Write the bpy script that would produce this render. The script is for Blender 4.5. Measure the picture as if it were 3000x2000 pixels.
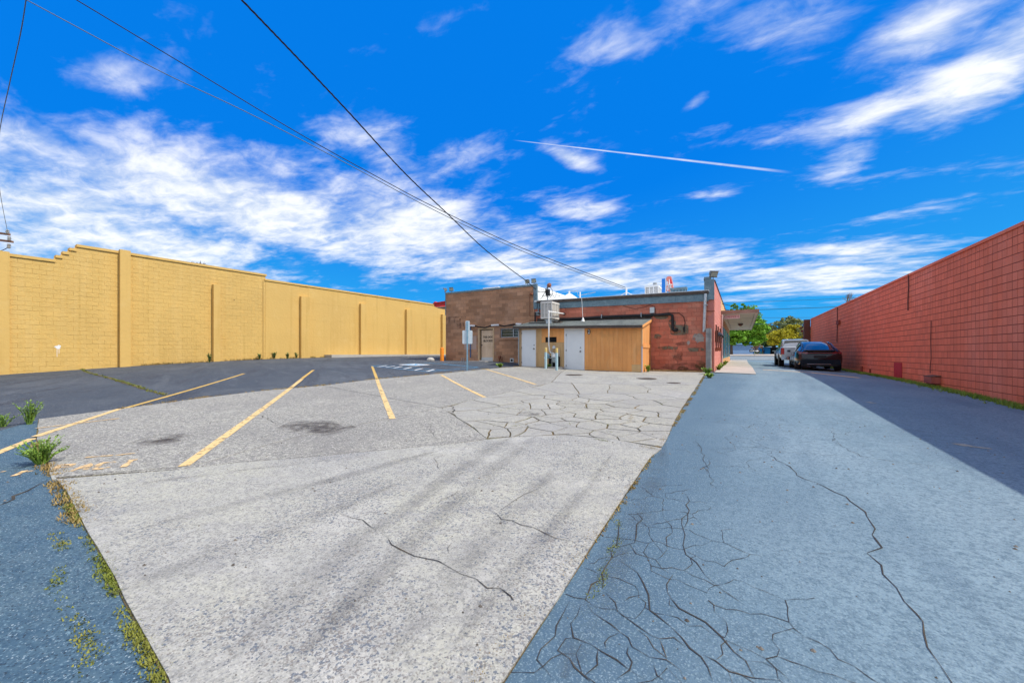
import bpy, bmesh, math, random
import numpy as np
from mathutils import Vector, Matrix, noise as mnoise
from mathutils.geometry import delaunay_2d_cdt
for o in list(bpy.data.objects): bpy.data.objects.remove(o)
S = bpy.context.scene
C = S.collection
R = math.radians
random.seed(7)

# ------------------------------------------------------------------ camera
# street grid = world axes: +y runs along the alley, the camera is turned to the left of it
F_PX, CX, HY, EYE = 1150.0, 1500.0, 1034.0, 1.45
TH = math.atan(656.0 / F_PX)
CT, ST = math.cos(TH), math.sin(TH)
cd = bpy.data.cameras.new('camera'); cam = bpy.data.objects.new('camera', cd); C.objects.link(cam)
cam.location = (0, 0, EYE); cam.rotation_euler = (math.pi / 2, 0, TH)
cd.sensor_width = 36; cd.lens = 36 * F_PX / 3000; cd.shift_y = 34 / 3000
cd.clip_start = .05; cd.clip_end = 3000
S.camera = cam

# ------------------------------------------------------------------ sun
SUN_AZ, SUN_EL = R(83.0), R(53.0)          # azimuth clockwise from +y
sv = Vector((math.sin(SUN_AZ) * math.cos(SUN_EL), math.cos(SUN_AZ) * math.cos(SUN_EL), math.sin(SUN_EL)))
sl = bpy.data.lights.new('sun', 'SUN'); sl.energy = 2.5; sl.angle = R(.55); sl.color = (1, .935, .82)
so = bpy.data.objects.new('sun', sl); C.objects.link(so); so.rotation_euler = (-sv).to_track_quat('-Z', 'Y').to_euler()
so.location = (20, 0, 40)

# ------------------------------------------------------------------ view
V = S.view_settings
V.view_transform = 'Standard'; V.look = 'None'; V.gamma = 1; V.use_curve_mapping = False; V.exposure = .80
S.render.engine = 'CYCLES'
S.cycles.max_bounces = 5; S.cycles.diffuse_bounces = 3; S.cycles.glossy_bounces = 2; S.cycles.transmission_bounces = 2; S.cycles.caustics_reflective = False; S.cycles.caustics_refractive = False; S.cycles.transparent_max_bounces = 6; S.cycles.use_adaptive_sampling = True; S.cycles.adaptive_threshold = .015

# ------------------------------------------------------------------ picture rays -> places
def ray(px, py):
    X = (px - CX) / F_PX
    return Vector((X * CT - ST, X * ST + CT, (HY - py) / F_PX))
EYEV = Vector((0, 0, EYE))
def at_d(px, py, d): return EYEV + ray(px, py) * d
def on_y(px, py, y): r = ray(px, py); return EYEV + r * (y / r.y)
def on_x(px, py, x): r = ray(px, py); return EYEV + r * (x / r.x)
def on_pl(px, py, p0, dr):                 # vertical plane through p0 along dr (xy)
    r = ray(px, py); n = Vector((dr[1], -dr[0]))
    return EYEV + r * ((n.x * p0[0] + n.y * p0[1]) / (n.x * r.x + n.y * r.y))
def cam2w(X, d): return (X * CT - d * ST, X * ST + d * CT)

# ------------------------------------------------------------------ world: sky + clouds
W = bpy.data.worlds.new('World'); S.world = W; W.use_nodes = True
def build_sky():
    nt = W.node_tree; N = nt.nodes; L = nt.links; N.clear()
    def nd(t, **k):
        n = N.new(t)
        for a, b in k.items(): setattr(n, a, b)
        return n
    def put(sock, v):
        if hasattr(v, 'is_linked') or isinstance(v, bpy.types.NodeSocket): L.new(v, sock)
        else: sock.default_value = v
    def ma(op, a, b=0.0, c=0.0, clamp=False):
        n = nd('ShaderNodeMath', operation=op, use_clamp=clamp)
        put(n.inputs[0], a); put(n.inputs[1], b); put(n.inputs[2], c)
        return n.outputs[0]
    def smooth(v, a, b):
        n = nd('ShaderNodeMapRange', interpolation_type='SMOOTHSTEP')
        put(n.inputs[0], v); n.inputs[1].default_value = a; n.inputs[2].default_value = b
        return n.outputs[0]
    tc = nd('ShaderNodeTexCoord')
    nrm = nd('ShaderNodeVectorMath', operation='NORMALIZE'); L.new(tc.outputs['Generated'], nrm.inputs[0])
    sx = nd('ShaderNodeSeparateXYZ'); L.new(nrm.outputs[0], sx.inputs[0])
    x, y, z = sx.outputs
    az = ma('ARCTAN2', x, y); el = ma('ARCSINE', z)
    sky = nd('ShaderNodeTexSky', sky_type='NISHITA', sun_disc=False)
    sky.sun_elevation = SUN_EL; sky.sun_rotation = SUN_AZ
    sky.altitude = 300; sky.air_density = 1.0; sky.dust_density = .35; sky.ozone_density = 3.0
    bw = nd('ShaderNodeRGBToBW'); L.new(sky.outputs[0], bw.inputs[0])
    lum = ma('DIVIDE', bw.outputs[0], ma('ADD', bw.outputs[0], SKY_K))      # compressed brightness of the sky, 0..1
    grade = nd('ShaderNodeValToRGB'); L.new(lum, grade.inputs[0]); cr = grade.color_ramp
    cr.elements[0].position = SKY_RAMP[0][0]; cr.elements[0].color = SKY_RAMP[0][1]; cr.elements[1].position = SKY_RAMP[-1][0]; cr.elements[1].color = SKY_RAMP[-1][1]
    for p_, c_ in SKY_RAMP[1:-1]: e_ = cr.elements.new(p_); e_.color = c_
    mulc = nd('ShaderNodeMix', data_type='RGBA', blend_type='MULTIPLY'); mulc.inputs[0].default_value = 1
    L.new(grade.outputs[0], mulc.inputs[6]); mulc.inputs[7].default_value = (3.5, 3.45, 3.5, 1)
    # cloud layer coordinates (flat layer seen in perspective)
    zz = ma('ADD', ma('MAXIMUM', z, 0.0), .10)
    cp = nd('ShaderNodeCombineXYZ'); L.new(ma('DIVIDE', x, zz), cp.inputs[0]); L.new(ma('DIVIDE', y, zz), cp.inputs[1])
    mp = nd('ShaderNodeMapping'); L.new(cp.outputs[0], mp.inputs[0]); mp.inputs['Rotation'].default_value = (0, 0, R(-32)); mp.inputs['Scale'].default_value = (1.0, 1.9, 1)
    n1 = nd('ShaderNodeTexNoise'); L.new(mp.outputs[0], n1.inputs['Vector']); n1.inputs['Scale'].default_value = 1.7; n1.inputs['Detail'].default_value = 5; n1.inputs['Roughness'].default_value = .55; n1.inputs['Distortion'].default_value = .35
    mp2 = nd('ShaderNodeMapping'); L.new(cp.outputs[0], mp2.inputs[0]); mp2.inputs['Rotation'].default_value = (0, 0, R(-50)); mp2.inputs['Scale'].default_value = (1.0, 1.6, 1)
    n2 = nd('ShaderNodeTexNoise'); L.new(mp2.outputs[0], n2.inputs['Vector']); n2.inputs['Scale'].default_value = 6; n2.inputs['Detail'].default_value = 6; n2.inputs['Roughness'].default_value = .65; n2.inputs['Distortion'].default_value = .5
    n3 = nd('ShaderNodeTexNoise'); L.new(mp2.outputs[0], n3.inputs['Vector']); n3.inputs['Scale'].default_value = 20; n3.inputs['Detail'].default_value = 3; n3.inputs['Distortion'].default_value = .6
    nn = ma('ADD', ma('MULTIPLY_ADD', n1.outputs[0], .66, ma('MULTIPLY', n2.outputs[0], .26)), ma('MULTIPLY', n3.outputs[0], .08))
    # where the banks of cloud stand: (pixel centre, half sizes, tilt, strength)
    blobs = SKY_BLOBS
    tot = None
    for (bx, by, ha, hb, tilt, st) in blobs:
        c0 = ray(bx, by).normalized(); c, s = math.cos(tilt), math.sin(tilt)
        ta = ray(bx + ha * c, by + ha * s).normalized() - c0; tb = ray(bx - hb * s, by + hb * c).normalized() - c0
        ta -= c0 * ta.dot(c0); la = ta.length; ta /= la
        tb -= c0 * tb.dot(c0); tb -= ta * tb.dot(ta); lb = max(tb.length, .01); tb = tb.normalized()
        def dn(vec):
            n = nd('ShaderNodeVectorMath', operation='DOT_PRODUCT'); L.new(nrm.outputs[0], n.inputs[0]); n.inputs[1].default_value = tuple(vec); return n.outputs['Value']
        u = dn(ta / la); v = dn(tb / lb)
        g = ma('MULTIPLY', ma('POWER', .3679, ma('MULTIPLY_ADD', u, u, ma('MULTIPLY', v, v))), st)
        tot = g if tot is None else ma('MAXIMUM', tot, g)
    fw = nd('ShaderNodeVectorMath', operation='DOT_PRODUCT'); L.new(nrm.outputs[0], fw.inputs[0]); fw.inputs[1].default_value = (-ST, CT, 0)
    tot = ma('MAXIMUM', tot, ma('MULTIPLY', smooth(fw.outputs['Value'], .45, .15), 1.0))      # denser cloud added outside the view to brighten the fill light
    dens = ma('MULTIPLY_ADD', ma('SUBTRACT', nn, .5), 2.5, ma('MULTIPLY', tot, .80))
    cov = smooth(dens, .14, 1.02)
    # a contrail
    p, q = ray(1497, 410).normalized(), ray(2330, 507).normalized()
    nv = p.cross(q).normalized(); tv = nv.cross(p).normalized()
    ang = math.acos(max(-1, min(1, p.dot(q))))
    def dotv(vec):
        n = nd('ShaderNodeVectorMath', operation='DOT_PRODUCT'); L.new(nrm.outputs[0], n.inputs[0]); n.inputs[1].default_value = tuple(vec); return n.outputs['Value']
    along = ma('ARCTAN2', dotv(tv), dotv(p))
    wid = ma('ADD', ma('MULTIPLY', along, .0042), .0010)
    off = ma('DIVIDE', ma('ABSOLUTE', dotv(nv)), ma('MAXIMUM', wid, .0004))
    tr = ma('MULTIPLY', ma('SUBTRACT', 1.0, smooth(off, .25, 1.0)), ma('MULTIPLY', smooth(along, .0, .05), ma('SUBTRACT', 1.0, smooth(along, ang * .86, ang))))
    tr = ma('MULTIPLY', tr, ma('ADD', ma('MULTIPLY', n2.outputs[0], .7), .25))
    cov = ma('MAXIMUM', cov, tr)
    cov = ma('MULTIPLY', cov, smooth(z, -.01, .015))
    cc = nd('ShaderNodeMix', data_type='RGBA'); L.new(smooth(ma('ADD', ma('MULTIPLY', n2.outputs[0], .5), ma('MULTIPLY', n1.outputs[0], .5)), .40, .60), cc.inputs[0]); cc.inputs[6].default_value = CLOUD_DK; cc.inputs[7].default_value = CLOUD_COL
    mx = nd('ShaderNodeMix', data_type='RGBA'); L.new(ma('MULTIPLY', cov, .93), mx.inputs[0]); L.new(mulc.outputs[2], mx.inputs[6]); L.new(cc.outputs[2], mx.inputs[7])
    bg = nd('ShaderNodeBackground'); bg.inputs['Strength'].default_value = SKY_STR; L.new(mx.outputs[2], bg.inputs['Color'])
    out = nd('ShaderNodeOutputWorld'); L.new(bg.outputs[0], out.inputs['Surface'])
SKY_STR, CLOUD_COL, CLOUD_DK, SKY_K = .15, (4.25, 4.3, 4.35, 1), (3.1, 3.4, 3.75, 1), 4.0
SKY_RAMP = [(.0, (.001, .19, .80, 1)), (.35, (.002, .24, .93, 1)), (.55, (.03, .43, 1.0, 1)), (.72, (.15, .60, 1.0, 1)), (.9, (.35, .70, 1.0, 1))]
k = 1.2755
SKY_BLOBS = [(b[0] * k, b[1] * k, b[2] * k, b[3] * k, b[4], b[5]) for b in [
    (560, 470, 430, 105, .2, 1.15), (130, 480, 380, 120, .1, 1.05), (930, 520, 330, 100, .15, 1.15), (1150, 610, 330, 55, .1, 1.0),
    (60, 320, 190, 60, .25, .9), (240, 165, 120, 55, .15, .62), (1320, 480, 130, 34, .1, .75), (860, 330, 150, 70, .3, .62), (300, 560, 420, 85, .1, 1.0), (1000, 390, 200, 70, -.2, .55),
    (1830, 75, 250, 95, -.1, .86), (2100, 70, 300, 95, -.3, .95), (2230, 190, 280, 85, -.5, 1.0), (2020, 260, 240, 45, -.35, .75), (1960, 360, 130, 36, -.45, .65), (1760, 110, 90, 50, -.4, .5), (2350, 90, 160, 120, -.6, .8),
    (1306, 360, 72, 24, .36, .95), (1600, 232, 46, 17, -.55, .8), (1650, 442, 65, 16, -.1, .65), (2110, 285, 110, 20, -.25, .5), (1420, 110, 90, 50, 0, .34), (2200, 480, 300, 40, -.2, .3),
    (1560, 600, 210, 46, -.02, .95), (1980, 580, 260, 34, .02, .95), (1850, 645, 400, 40, -.06, 1.0), (1400, 640, 280, 40, 0, .9), (1330, 555, 110, 22, .0, .55), (900, 630, 130, 24, .05, .6), (620, 610, 60, 16, 0, .6)]]
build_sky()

# ------------------------------------------------------------------ mesh helpers
BASE = {}
class MB:
    def __init__(s): s.v = []; s.f = []
    def quad(s, *p):
        i = len(s.v); s.v += [tuple(q) for q in p]; s.f.append(tuple(range(i, i + len(p)))); return s
    def box(s, a, b, ch=0):
        x0, y0, z0 = [min(a[i], b[i]) for i in range(3)]; x1, y1, z1 = [max(a[i], b[i]) for i in range(3)]
        i = len(s.v)
        s.v += [(x0, y0, z0), (x1, y0, z0), (x1, y1, z0), (x0, y1, z0), (x0, y0, z1), (x1, y0, z1), (x1, y1, z1), (x0, y1, z1)]
        s.f += [tuple(i + k for k in q) for q in ((3, 2, 1, 0), (4, 5, 6, 7), (0, 1, 5, 4), (1, 2, 6, 5), (2, 3, 7, 6), (3, 0, 4, 7))]
        return s
    def hexa(s, p):                       # 8 corners, bottom ring then top ring (ccw)
        i = len(s.v); s.v += [tuple(q) for q in p]
        s.f += [tuple(i + k for k in q) for q in ((3, 2, 1, 0), (4, 5, 6, 7), (0, 1, 5, 4), (1, 2, 6, 5), (2, 3, 7, 6), (3, 0, 4, 7))]
        return s
    def obox(s, c, ax, ay, az):           # centre and half axis vectors
        c, ax, ay, az = map(Vector, (c, ax, ay, az))
        return s.hexa([c - ax - ay - az, c + ax - ay - az, c + ax + ay - az, c - ax + ay - az, c - ax - ay + az, c + ax - ay + az, c + ax + ay + az, c - ax + ay + az])
    def tube(s, pts, r, n=8, cap=True):
        pts = [Vector(p) for p in pts]; i0 = len(s.v); m = len(pts); up = None
        for k, p in enumerate(pts):
            t = ((pts[min(k + 1, m - 1)] - pts[max(k - 1, 0)])).normalized()
            if up is None: up = Vector((0, 0, 1)) if abs(t.z) < .9 else Vector((1, 0, 0))
            a = t.cross(up).normalized(); b = a.cross(t).normalized(); up = b
            rr = r[k] if isinstance(r, (list, tuple)) else r
            for j in range(n):
                w = 2 * math.pi * j / n; q = p + (a * math.cos(w) + b * math.sin(w)) * rr; s.v.append(tuple(q))
        for k in range(m - 1):
            for j in range(n):
                s.f.append((i0 + k * n + j, i0 + k * n + (j + 1) % n, i0 + (k + 1) * n + (j + 1) % n, i0 + (k + 1) * n + j))
        if cap: s.f.append(tuple(i0 + j for j in range(n))[::-1]); s.f.append(tuple(i0 + (m - 1) * n + j for j in range(n)))
        return s
    def lathe(s, prof, c, ax=(0, 0, 1), n=16):   # prof [(r, h)]
        c = Vector(c); ax = Vector(ax).normalized(); e = Vector((1, 0, 0)) if abs(ax.x) < .9 else Vector((0, 1, 0))
        a = ax.cross(e).normalized(); b = ax.cross(a); i0 = len(s.v)
        for r, h in prof:
            for j in range(n):
                w = 2 * math.pi * j / n; s.v.append(tuple(c + ax * h + (a * math.cos(w) + b * math.sin(w)) * r))
        for k in range(len(prof) - 1):
            for j in range(n): s.f.append((i0 + k * n + j, i0 + k * n + (j + 1) % n, i0 + (k + 1) * n + (j + 1) % n, i0 + (k + 1) * n + j))
        s.f.append(tuple(i0 + j for j in range(n))[::-1]); s.f.append(tuple(i0 + (len(prof) - 1) * n + j for j in range(n)))
        return s
    def prism(s, poly, o, u, v, w):       # poly in (u,v), extruded along w (vector)
        o, u, v, w = map(Vector, (o, u, v, w)); i = len(s.v); n = len(poly)
        for k in (0, 1):
            for a, b in poly: s.v.append(tuple(o + u * a + v * b + w * k))
        s.f.append(tuple(range(i, i + n))[::-1]); s.f.append(tuple(range(i + n, i + 2 * n)))
        for k in range(n): s.f.append((i + k, i + (k + 1) % n, i + n + (k + 1) % n, i + n + k))
        return s
    def loft(s, rings, cap=True):
        i0 = len(s.v); n = len(rings[0])
        for r in rings: s.v += [tuple(p) for p in r]
        for k in range(len(rings) - 1):
            for j in range(n): s.f.append((i0 + k * n + j, i0 + k * n + (j + 1) % n, i0 + (k + 1) * n + (j + 1) % n, i0 + (k + 1) * n + j))
        if cap: s.f.append(tuple(i0 + j for j in range(n))[::-1]); s.f.append(tuple(i0 + (len(rings) - 1) * n + j for j in range(n)))
        return s
    def mesh(s, name, base=(0, 0, 0), mat=None, smooth=False, fix=True):
        me = bpy.data.meshes.new(name); b = base
        me.from_pydata([(x - b[0], y - b[1], z - b[2]) for x, y, z in s.v], [], s.f)
        if fix:
            bm = bmesh.new(); bm.from_mesh(me); bmesh.ops.recalc_face_normals(bm, faces=bm.faces); bm.to_mesh(me); bm.free()
        if smooth:
            me.shade_smooth(); me.set_sharp_from_angle(angle=R(38))
        if mat: me.materials.append(mat)
        return me
def thing(name, label, cat, loc=(0, 0, 0), group=None):
    o = bpy.data.objects.new(name, None); C.objects.link(o); o.location = loc; o.empty_display_size = .2
    o['label'] = label; o['category'] = cat
    if group: o['group'] = group
    BASE[o] = Vector(loc); return o
def part(name, mb, mat, parent=None, smooth=False, label=None, kind=None, fix=True):
    b = BASE[parent] if parent is not None else Vector((0, 0, 0))
    me = mb if isinstance(mb, bpy.types.Mesh) else mb.mesh(name, b, mat, smooth, fix)
    o = bpy.data.objects.new(name, me); C.objects.link(o)
    if parent is not None: o.parent = parent
    BASE[o] = b
    if label: o['label'] = label
    if kind: o['kind'] = kind
    return o
def solo(name, mb, mat, label, cat, group=None, smooth=False, loc=None):   # a thing that is one mesh
    if loc is None:
        v = np.array(mb.v); loc = (float(v[:, 0].mean()), float(v[:, 1].mean()), float(v[:, 2].min()))
    me = mb.mesh(name, loc, mat, smooth); o = bpy.data.objects.new(name, me); C.objects.link(o); o.location = loc
    o['label'] = label; o['category'] = cat
    if group: o['group'] = group
    BASE[o] = Vector(loc); return o
def struct(name, mb, mat, smooth=False, kind='structure', parent=None):
    o = part(name, mb, mat, parent, smooth)
    if parent is None: o['kind'] = kind
    return o

# ------------------------------------------------------------------ ground heights
cp_ = []
def gp(X, d, z): x, y = cam2w(X, d); cp_.append((x, y, z))
for X, d, z in [(-3, -3, -.09), (3, -3, -.09), (0, 0, 0), (-8, 2, .06), (7, 2, .05), (-3.8, 4.5, .135), (-2.2, 7.25, .22), (-.7, 10.1, .30), (.8, 13, .39), (3, 5, .14), (7, 9, .25), (11.57, 8.98, .25), (-8, 8, .26), (-14, 10, .3)]: gp(X, d, z)
def gpix(px, py, d):
    p = at_d(px, py, d); cp_.append((p.x, p.y, p.z))
def gpy(px, py, y):
    p = on_y(px, py, y); cp_.append((p.x, p.y, p.z))
for a in [(2400, 1072, 29.5), (2518, 1091.6, 20.5), (2328, 1081, 21.5), (2451, 1090.5, 20.5), (2135, 1056, 41), (2170, 1067, 30), (2170, 1054, 42), (2300, 1054, 42), (2170, 1043, 56), (2300, 1043, 56),
          (2170, 1038.5, 75), (2300, 1038.5, 75), (2170, 1037.3, 120), (2300, 1037.3, 120), (30, 1096, 16.7), (770, 1052, 25.1), (400, 1071, 20.1), (1100, 1043.5, 32.4), (1304, 1040.8, 39.6), (1720, 1096, 15.6)]: gpix(*a)
for a in [(1306, 1056, 20), (1420, 1057, 20), (1524, 1072, 18), (1700, 1085, 18), (1881, 1092.5, 18), (2064, 1090, 19.4)]: gpy(*a)
for w in [(-60, -30, .1), (60, -30, 0), (0, -50, -.4), (-60, 20, 1.0), (-60, 70, 1.3), (60, 20, .5), (70, 70, 1.0), (-40, 130, 1.2), (70, 150, 1.1), (-90, 160, 1.2), (-30, 48, 1.0), (-10, 60, .9)]: cp_.append(w)
P = np.array(cp_); n_ = len(P)
def _tps(r2): return np.where(r2 > 0, r2 * np.log(np.maximum(r2, 1e-12)), 0)
_A = np.zeros((n_ + 3, n_ + 3)); _d2 = ((P[:, None, :2] - P[None, :, :2]) ** 2).sum(-1)
_A[:n_, :n_] = _tps(_d2) + np.eye(n_) * 8.0
_A[:n_, n_] = 1; _A[:n_, n_ + 1:] = P[:, :2]; _A[n_, :n_] = 1; _A[n_ + 1:, :n_] = P[:, :2].T
_w = np.linalg.solve(_A, np.concatenate([P[:, 2], [0, 0, 0]]))
def G(x, y):
    x = np.asarray(x, float); y = np.asarray(y, float)
    d2 = (x[..., None] - P[:, 0]) ** 2 + (y[..., None] - P[:, 1]) ** 2
    return _tps(d2) @ _w[:n_] + _w[n_] + _w[n_ + 1] * x + _w[n_ + 2] * y
def g1(x, y): return float(G(np.array([x]), np.array([y]))[0])
def on_g(px, py, off=0.0):
    r = ray(px, py); d = 0.2; prev = 0
    while d < 300:
        p = EYEV + r * d
        if p.z <= g1(p.x, p.y) + off: break
        prev = d; d *= 1.06
    lo, hi = prev, d
    for _ in range(28):
        m = (lo + hi) / 2; p = EYEV + r * m
        if p.z <= g1(p.x, p.y) + off: hi = m
        else: lo = m
    p = EYEV + r * hi; return Vector((p.x, p.y, g1(p.x, p.y)))
def gxy(px, py): p = on_g(px, py); return (p.x, p.y)

# ------------------------------------------------------------------ materials
def M(name, base, rough=.85, metal=0.0, layers=(), bump=None, rand=0.0, spec=.3, coat=0.0, wear=None, emit=None, trans=0.0):
    """layers: (kind, scale, colour, lo, hi[, stretch xyz, rotz]) mixed over base in turn; world-space patterns"""
    m = bpy.data.materials.new(name); m.use_nodes = True; nt = m.node_tree; N = nt.nodes; L = nt.links
    b = N['Principled BSDF']; b.inputs['Roughness'].default_value = rough; b.inputs['Metallic'].default_value = metal
    b.inputs['Specular IOR Level'].default_value = spec; b.inputs['Coat Weight'].default_value = coat
    if trans: b.inputs['Transmission Weight'].default_value = trans
    geo = N.new('ShaderNodeNewGeometry')
    rgb = N.new('ShaderNodeRGB'); rgb.outputs[0].default_value = (*base, 1); col = rgb.outputs[0]
    def coords(st, rz):
        if st is None and not rz: return geo.outputs['Position']
        mp = N.new('ShaderNodeMapping'); L.new(geo.outputs['Position'], mp.inputs[0])
        mp.inputs['Rotation'].default_value = (0, 0, rz or 0)
        if st is None: return mp.outputs[0]
        mp2 = N.new('ShaderNodeMapping'); L.new(mp.outputs[0], mp2.inputs[0]); mp2.inputs['Scale'].default_value = st
        return mp2.outputs[0]
    def tex(kind, sc, st, rz):
        if kind == 'n':
            t = N.new('ShaderNodeTexNoise'); t.inputs['Scale'].default_value = sc; t.inputs['Detail'].default_value = 3.5; t.inputs['Roughness'].default_value = .62; o = t.outputs[0]
        elif kind == 'nf':
            t = N.new('ShaderNodeTexNoise'); t.inputs['Scale'].default_value = sc; t.inputs['Detail'].default_value = 2; o = t.outputs[0]
        elif kind == 'nd':
            t = N.new('ShaderNodeTexNoise'); t.inputs['Scale'].default_value = sc; t.inputs['Detail'].default_value = 5; t.inputs['Distortion'].default_value = 1.2; o = t.outputs[0]
        elif kind == 'gx':
            t = N.new('ShaderNodeSeparateXYZ'); L.new(geo.outputs['Position'], t.inputs[0])
            wn = N.new('ShaderNodeTexNoise'); wn.inputs['Scale'].default_value = sc; wn.inputs['Detail'].default_value = 4; L.new(geo.outputs['Position'], wn.inputs['Vector'])
            md = N.new('ShaderNodeMath'); md.operation = 'MULTIPLY_ADD'; L.new(wn.outputs[0], md.inputs[0]); md.inputs[1].default_value = 2.2; L.new(t.outputs[0], md.inputs[2]); return md.outputs[0]
        elif kind == 'v':
            t = N.new('ShaderNodeTexVoronoi'); t.inputs['Scale'].default_value = sc; o = t.outputs['Distance']
        elif kind == 'vm':                      # stones that gather in patches
            t = N.new('ShaderNodeTexVoronoi'); t.inputs['Scale'].default_value = sc; sp = N.new('ShaderNodeSeparateColor'); L.new(t.outputs['Color'], sp.inputs[0])
            wn = N.new('ShaderNodeTexNoise'); wn.inputs['Scale'].default_value = 1.4; wn.inputs['Detail'].default_value = 3; L.new(geo.outputs['Position'], wn.inputs['Vector'])
            md = N.new('ShaderNodeMath'); md.operation = 'MULTIPLY_ADD'; L.new(wn.outputs[0], md.inputs[0]); md.inputs[1].default_value = .9; L.new(sp.outputs[0], md.inputs[2]); o = md.outputs[0]
        elif kind == 'vc':
            t = N.new('ShaderNodeTexVoronoi'); t.inputs['Scale'].default_value = sc
            sp = N.new('ShaderNodeSeparateColor'); L.new(t.outputs['Color'], sp.inputs[0]); o = sp.outputs[0]
        L.new(coords(st, rz), t.inputs['Vector']); return o
    for ly in layers:
        kind, sc, c2, lo, hi = ly[:5]; st = ly[5] if len(ly) > 5 else None; rz = ly[6] if len(ly) > 6 else 0
        o = tex(kind, sc, st, rz)
        mr = N.new('ShaderNodeMapRange'); L.new(o, mr.inputs[0]); mr.inputs[1].default_value = lo; mr.inputs[2].default_value = hi
        fac = mr.outputs[0]
        if len(c2) == 4:
            mm = N.new('ShaderNodeMath'); mm.operation = 'MULTIPLY'; L.new(fac, mm.inputs[0]); mm.inputs[1].default_value = c2[3]; fac = mm.outputs[0]
        mx = N.new('ShaderNodeMix'); mx.data_type = 'RGBA'; L.new(fac, mx.inputs[0]); L.new(col, mx.inputs[6]); mx.inputs[7].default_value = (*c2[:3], 1); col = mx.outputs[2]
    if rand:
        oi = N.new('ShaderNodeObjectInfo'); ad = N.new('ShaderNodeMath'); ad.operation = 'ADD'; L.new(oi.outputs['Random'], ad.inputs[0]); L.new(geo.outputs['Random Per Island'], ad.inputs[1])
        fr = N.new('ShaderNodeMath'); fr.operation = 'FRACT'; L.new(ad.outputs[0], fr.inputs[0])
        mr = N.new('ShaderNodeMapRange'); L.new(fr.outputs[0], mr.inputs[0]); mr.inputs[3].default_value = 1 - rand; mr.inputs[4].default_value = 1 + rand
        hs = N.new('ShaderNodeHueSaturation'); L.new(col, hs.inputs['Color']); L.new(mr.outputs[0], hs.inputs['Value']); col = hs.outputs[0]
    L.new(col, b.inputs['Base Color'])
    if bump:
        hts = None
        for (kind, sc, st) in bump:
            o = tex(kind, sc, None, 0); mm = N.new('ShaderNodeMath'); mm.operation = 'MULTIPLY'; L.new(o, mm.inputs[0]); mm.inputs[1].default_value = st
            if hts is None: hts = mm.outputs[0]
            else:
                a = N.new('ShaderNodeMath'); a.operation = 'ADD'; L.new(hts, a.inputs[0]); L.new(mm.outputs[0], a.inputs[1]); hts = a.outputs[0]
        bp = N.new('ShaderNodeBump'); L.new(hts, bp.inputs['Height']); bp.inputs['Distance'].default_value = 1.0; bp.inputs['Strength'].default_value = 1.0; L.new(bp.outputs[0], b.inputs['Normal'])
    if emit:
        b.inputs['Emission Color'].default_value = (*emit[:3], 1); b.inputs['Emission Strength'].default_value = emit[3]
    if wear:                                # worn paint: the pavement shows through
        sc, lo, hi = wear; o = tex('n', sc, None, 0)
        mr = N.new('ShaderNodeMapRange'); L.new(o, mr.inputs[0]); mr.inputs[1].default_value = lo; mr.inputs[2].default_value = hi
        L.new(mr.outputs[0], b.inputs['Alpha'])
    return m
MT = {}
MT['lot'] = M('dark_asphalt', (.055, .07, .092), .9, layers=[('n', .35, (.10, .115, .135), .45, .75), ('n', 1.1, (.035, .04, .055, .8), .5, .75, (.25, 2.2, 1), R(35)), ('n', .8, (.15, .165, .185, .5), .56, .78, (.3, 3, 1), R(20)), ('vc', 110, (.3, .3, .31), .93, .97), ('n', 160, (.02, .025, .035, .5), .52, .7)], bump=[('n', 130, .006)])
MT['oldlot'] = M('old_asphalt', (.085, .145, .19), .9, layers=[('n', .8, (.05, .11, .17), .42, .72), ('n', 14, (.045, .095, .15, .7), .46, .66), ('n', 3, (.13, .19, .23, .5), .55, .75), ('nf', 45, (.035, .08, .13, .8), .48, .68), ('nf', 75, (.2, .31, .38, .7), .56, .72), ('vc', 150, (.32, .40, .45, .8), .945, .98), ('vc', 140, (.03, .05, .075), .9, .95)], bump=[('n', 60, .010)])
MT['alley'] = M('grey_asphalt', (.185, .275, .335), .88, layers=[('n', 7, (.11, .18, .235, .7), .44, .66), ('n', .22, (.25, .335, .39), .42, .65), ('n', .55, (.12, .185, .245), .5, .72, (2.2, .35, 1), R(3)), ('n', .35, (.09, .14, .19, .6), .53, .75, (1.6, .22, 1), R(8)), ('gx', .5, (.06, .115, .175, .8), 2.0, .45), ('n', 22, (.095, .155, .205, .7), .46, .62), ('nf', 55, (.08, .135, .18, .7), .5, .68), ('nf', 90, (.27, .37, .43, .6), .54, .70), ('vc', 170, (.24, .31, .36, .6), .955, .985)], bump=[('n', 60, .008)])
MT['street'] = M('street_asphalt', (.20, .235, .25), .9, layers=[('n', .25, (.25, .28, .29), .45, .65), ('n', 60, (.15, .17, .19, .5), .5, .7)])
CONC_NEW = [('n', .5, (.37, .36, .335), .42, .68), ('n', 6, (.33, .32, .30, .75), .48, .68), ('n', 15, (.55, .53, .49, .6), .52, .70), ('n', 26, (.235, .23, .21, .8), .50, .64), ('n', .9, (.27, .265, .26, .7), .52, .76, (.30, 2.6, 1), R(-42)), ('n', 1.6, (.58, .56, .51, .7), .55, .78), ('nf', 30, (.29, .285, .27, .75), .5, .7), ('nf', 70, (.17, .17, .165, .8), .54, .70), ('vm', 75, (.12, .14, .17, .9), 1.36, 1.42), ('vm', 100, (.20, .18, .165, .8), 1.34, 1.42), ('vc', 130, (.15, .155, .165), .95, .98), ('nf', 110, (.62, .6, .55, .5), .55, .7)]
MT['conc'] = M('pale_concrete', (.44, .425, .355), .88, layers=CONC_NEW, bump=[('n', 45, .008)], rand=.03)
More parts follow.
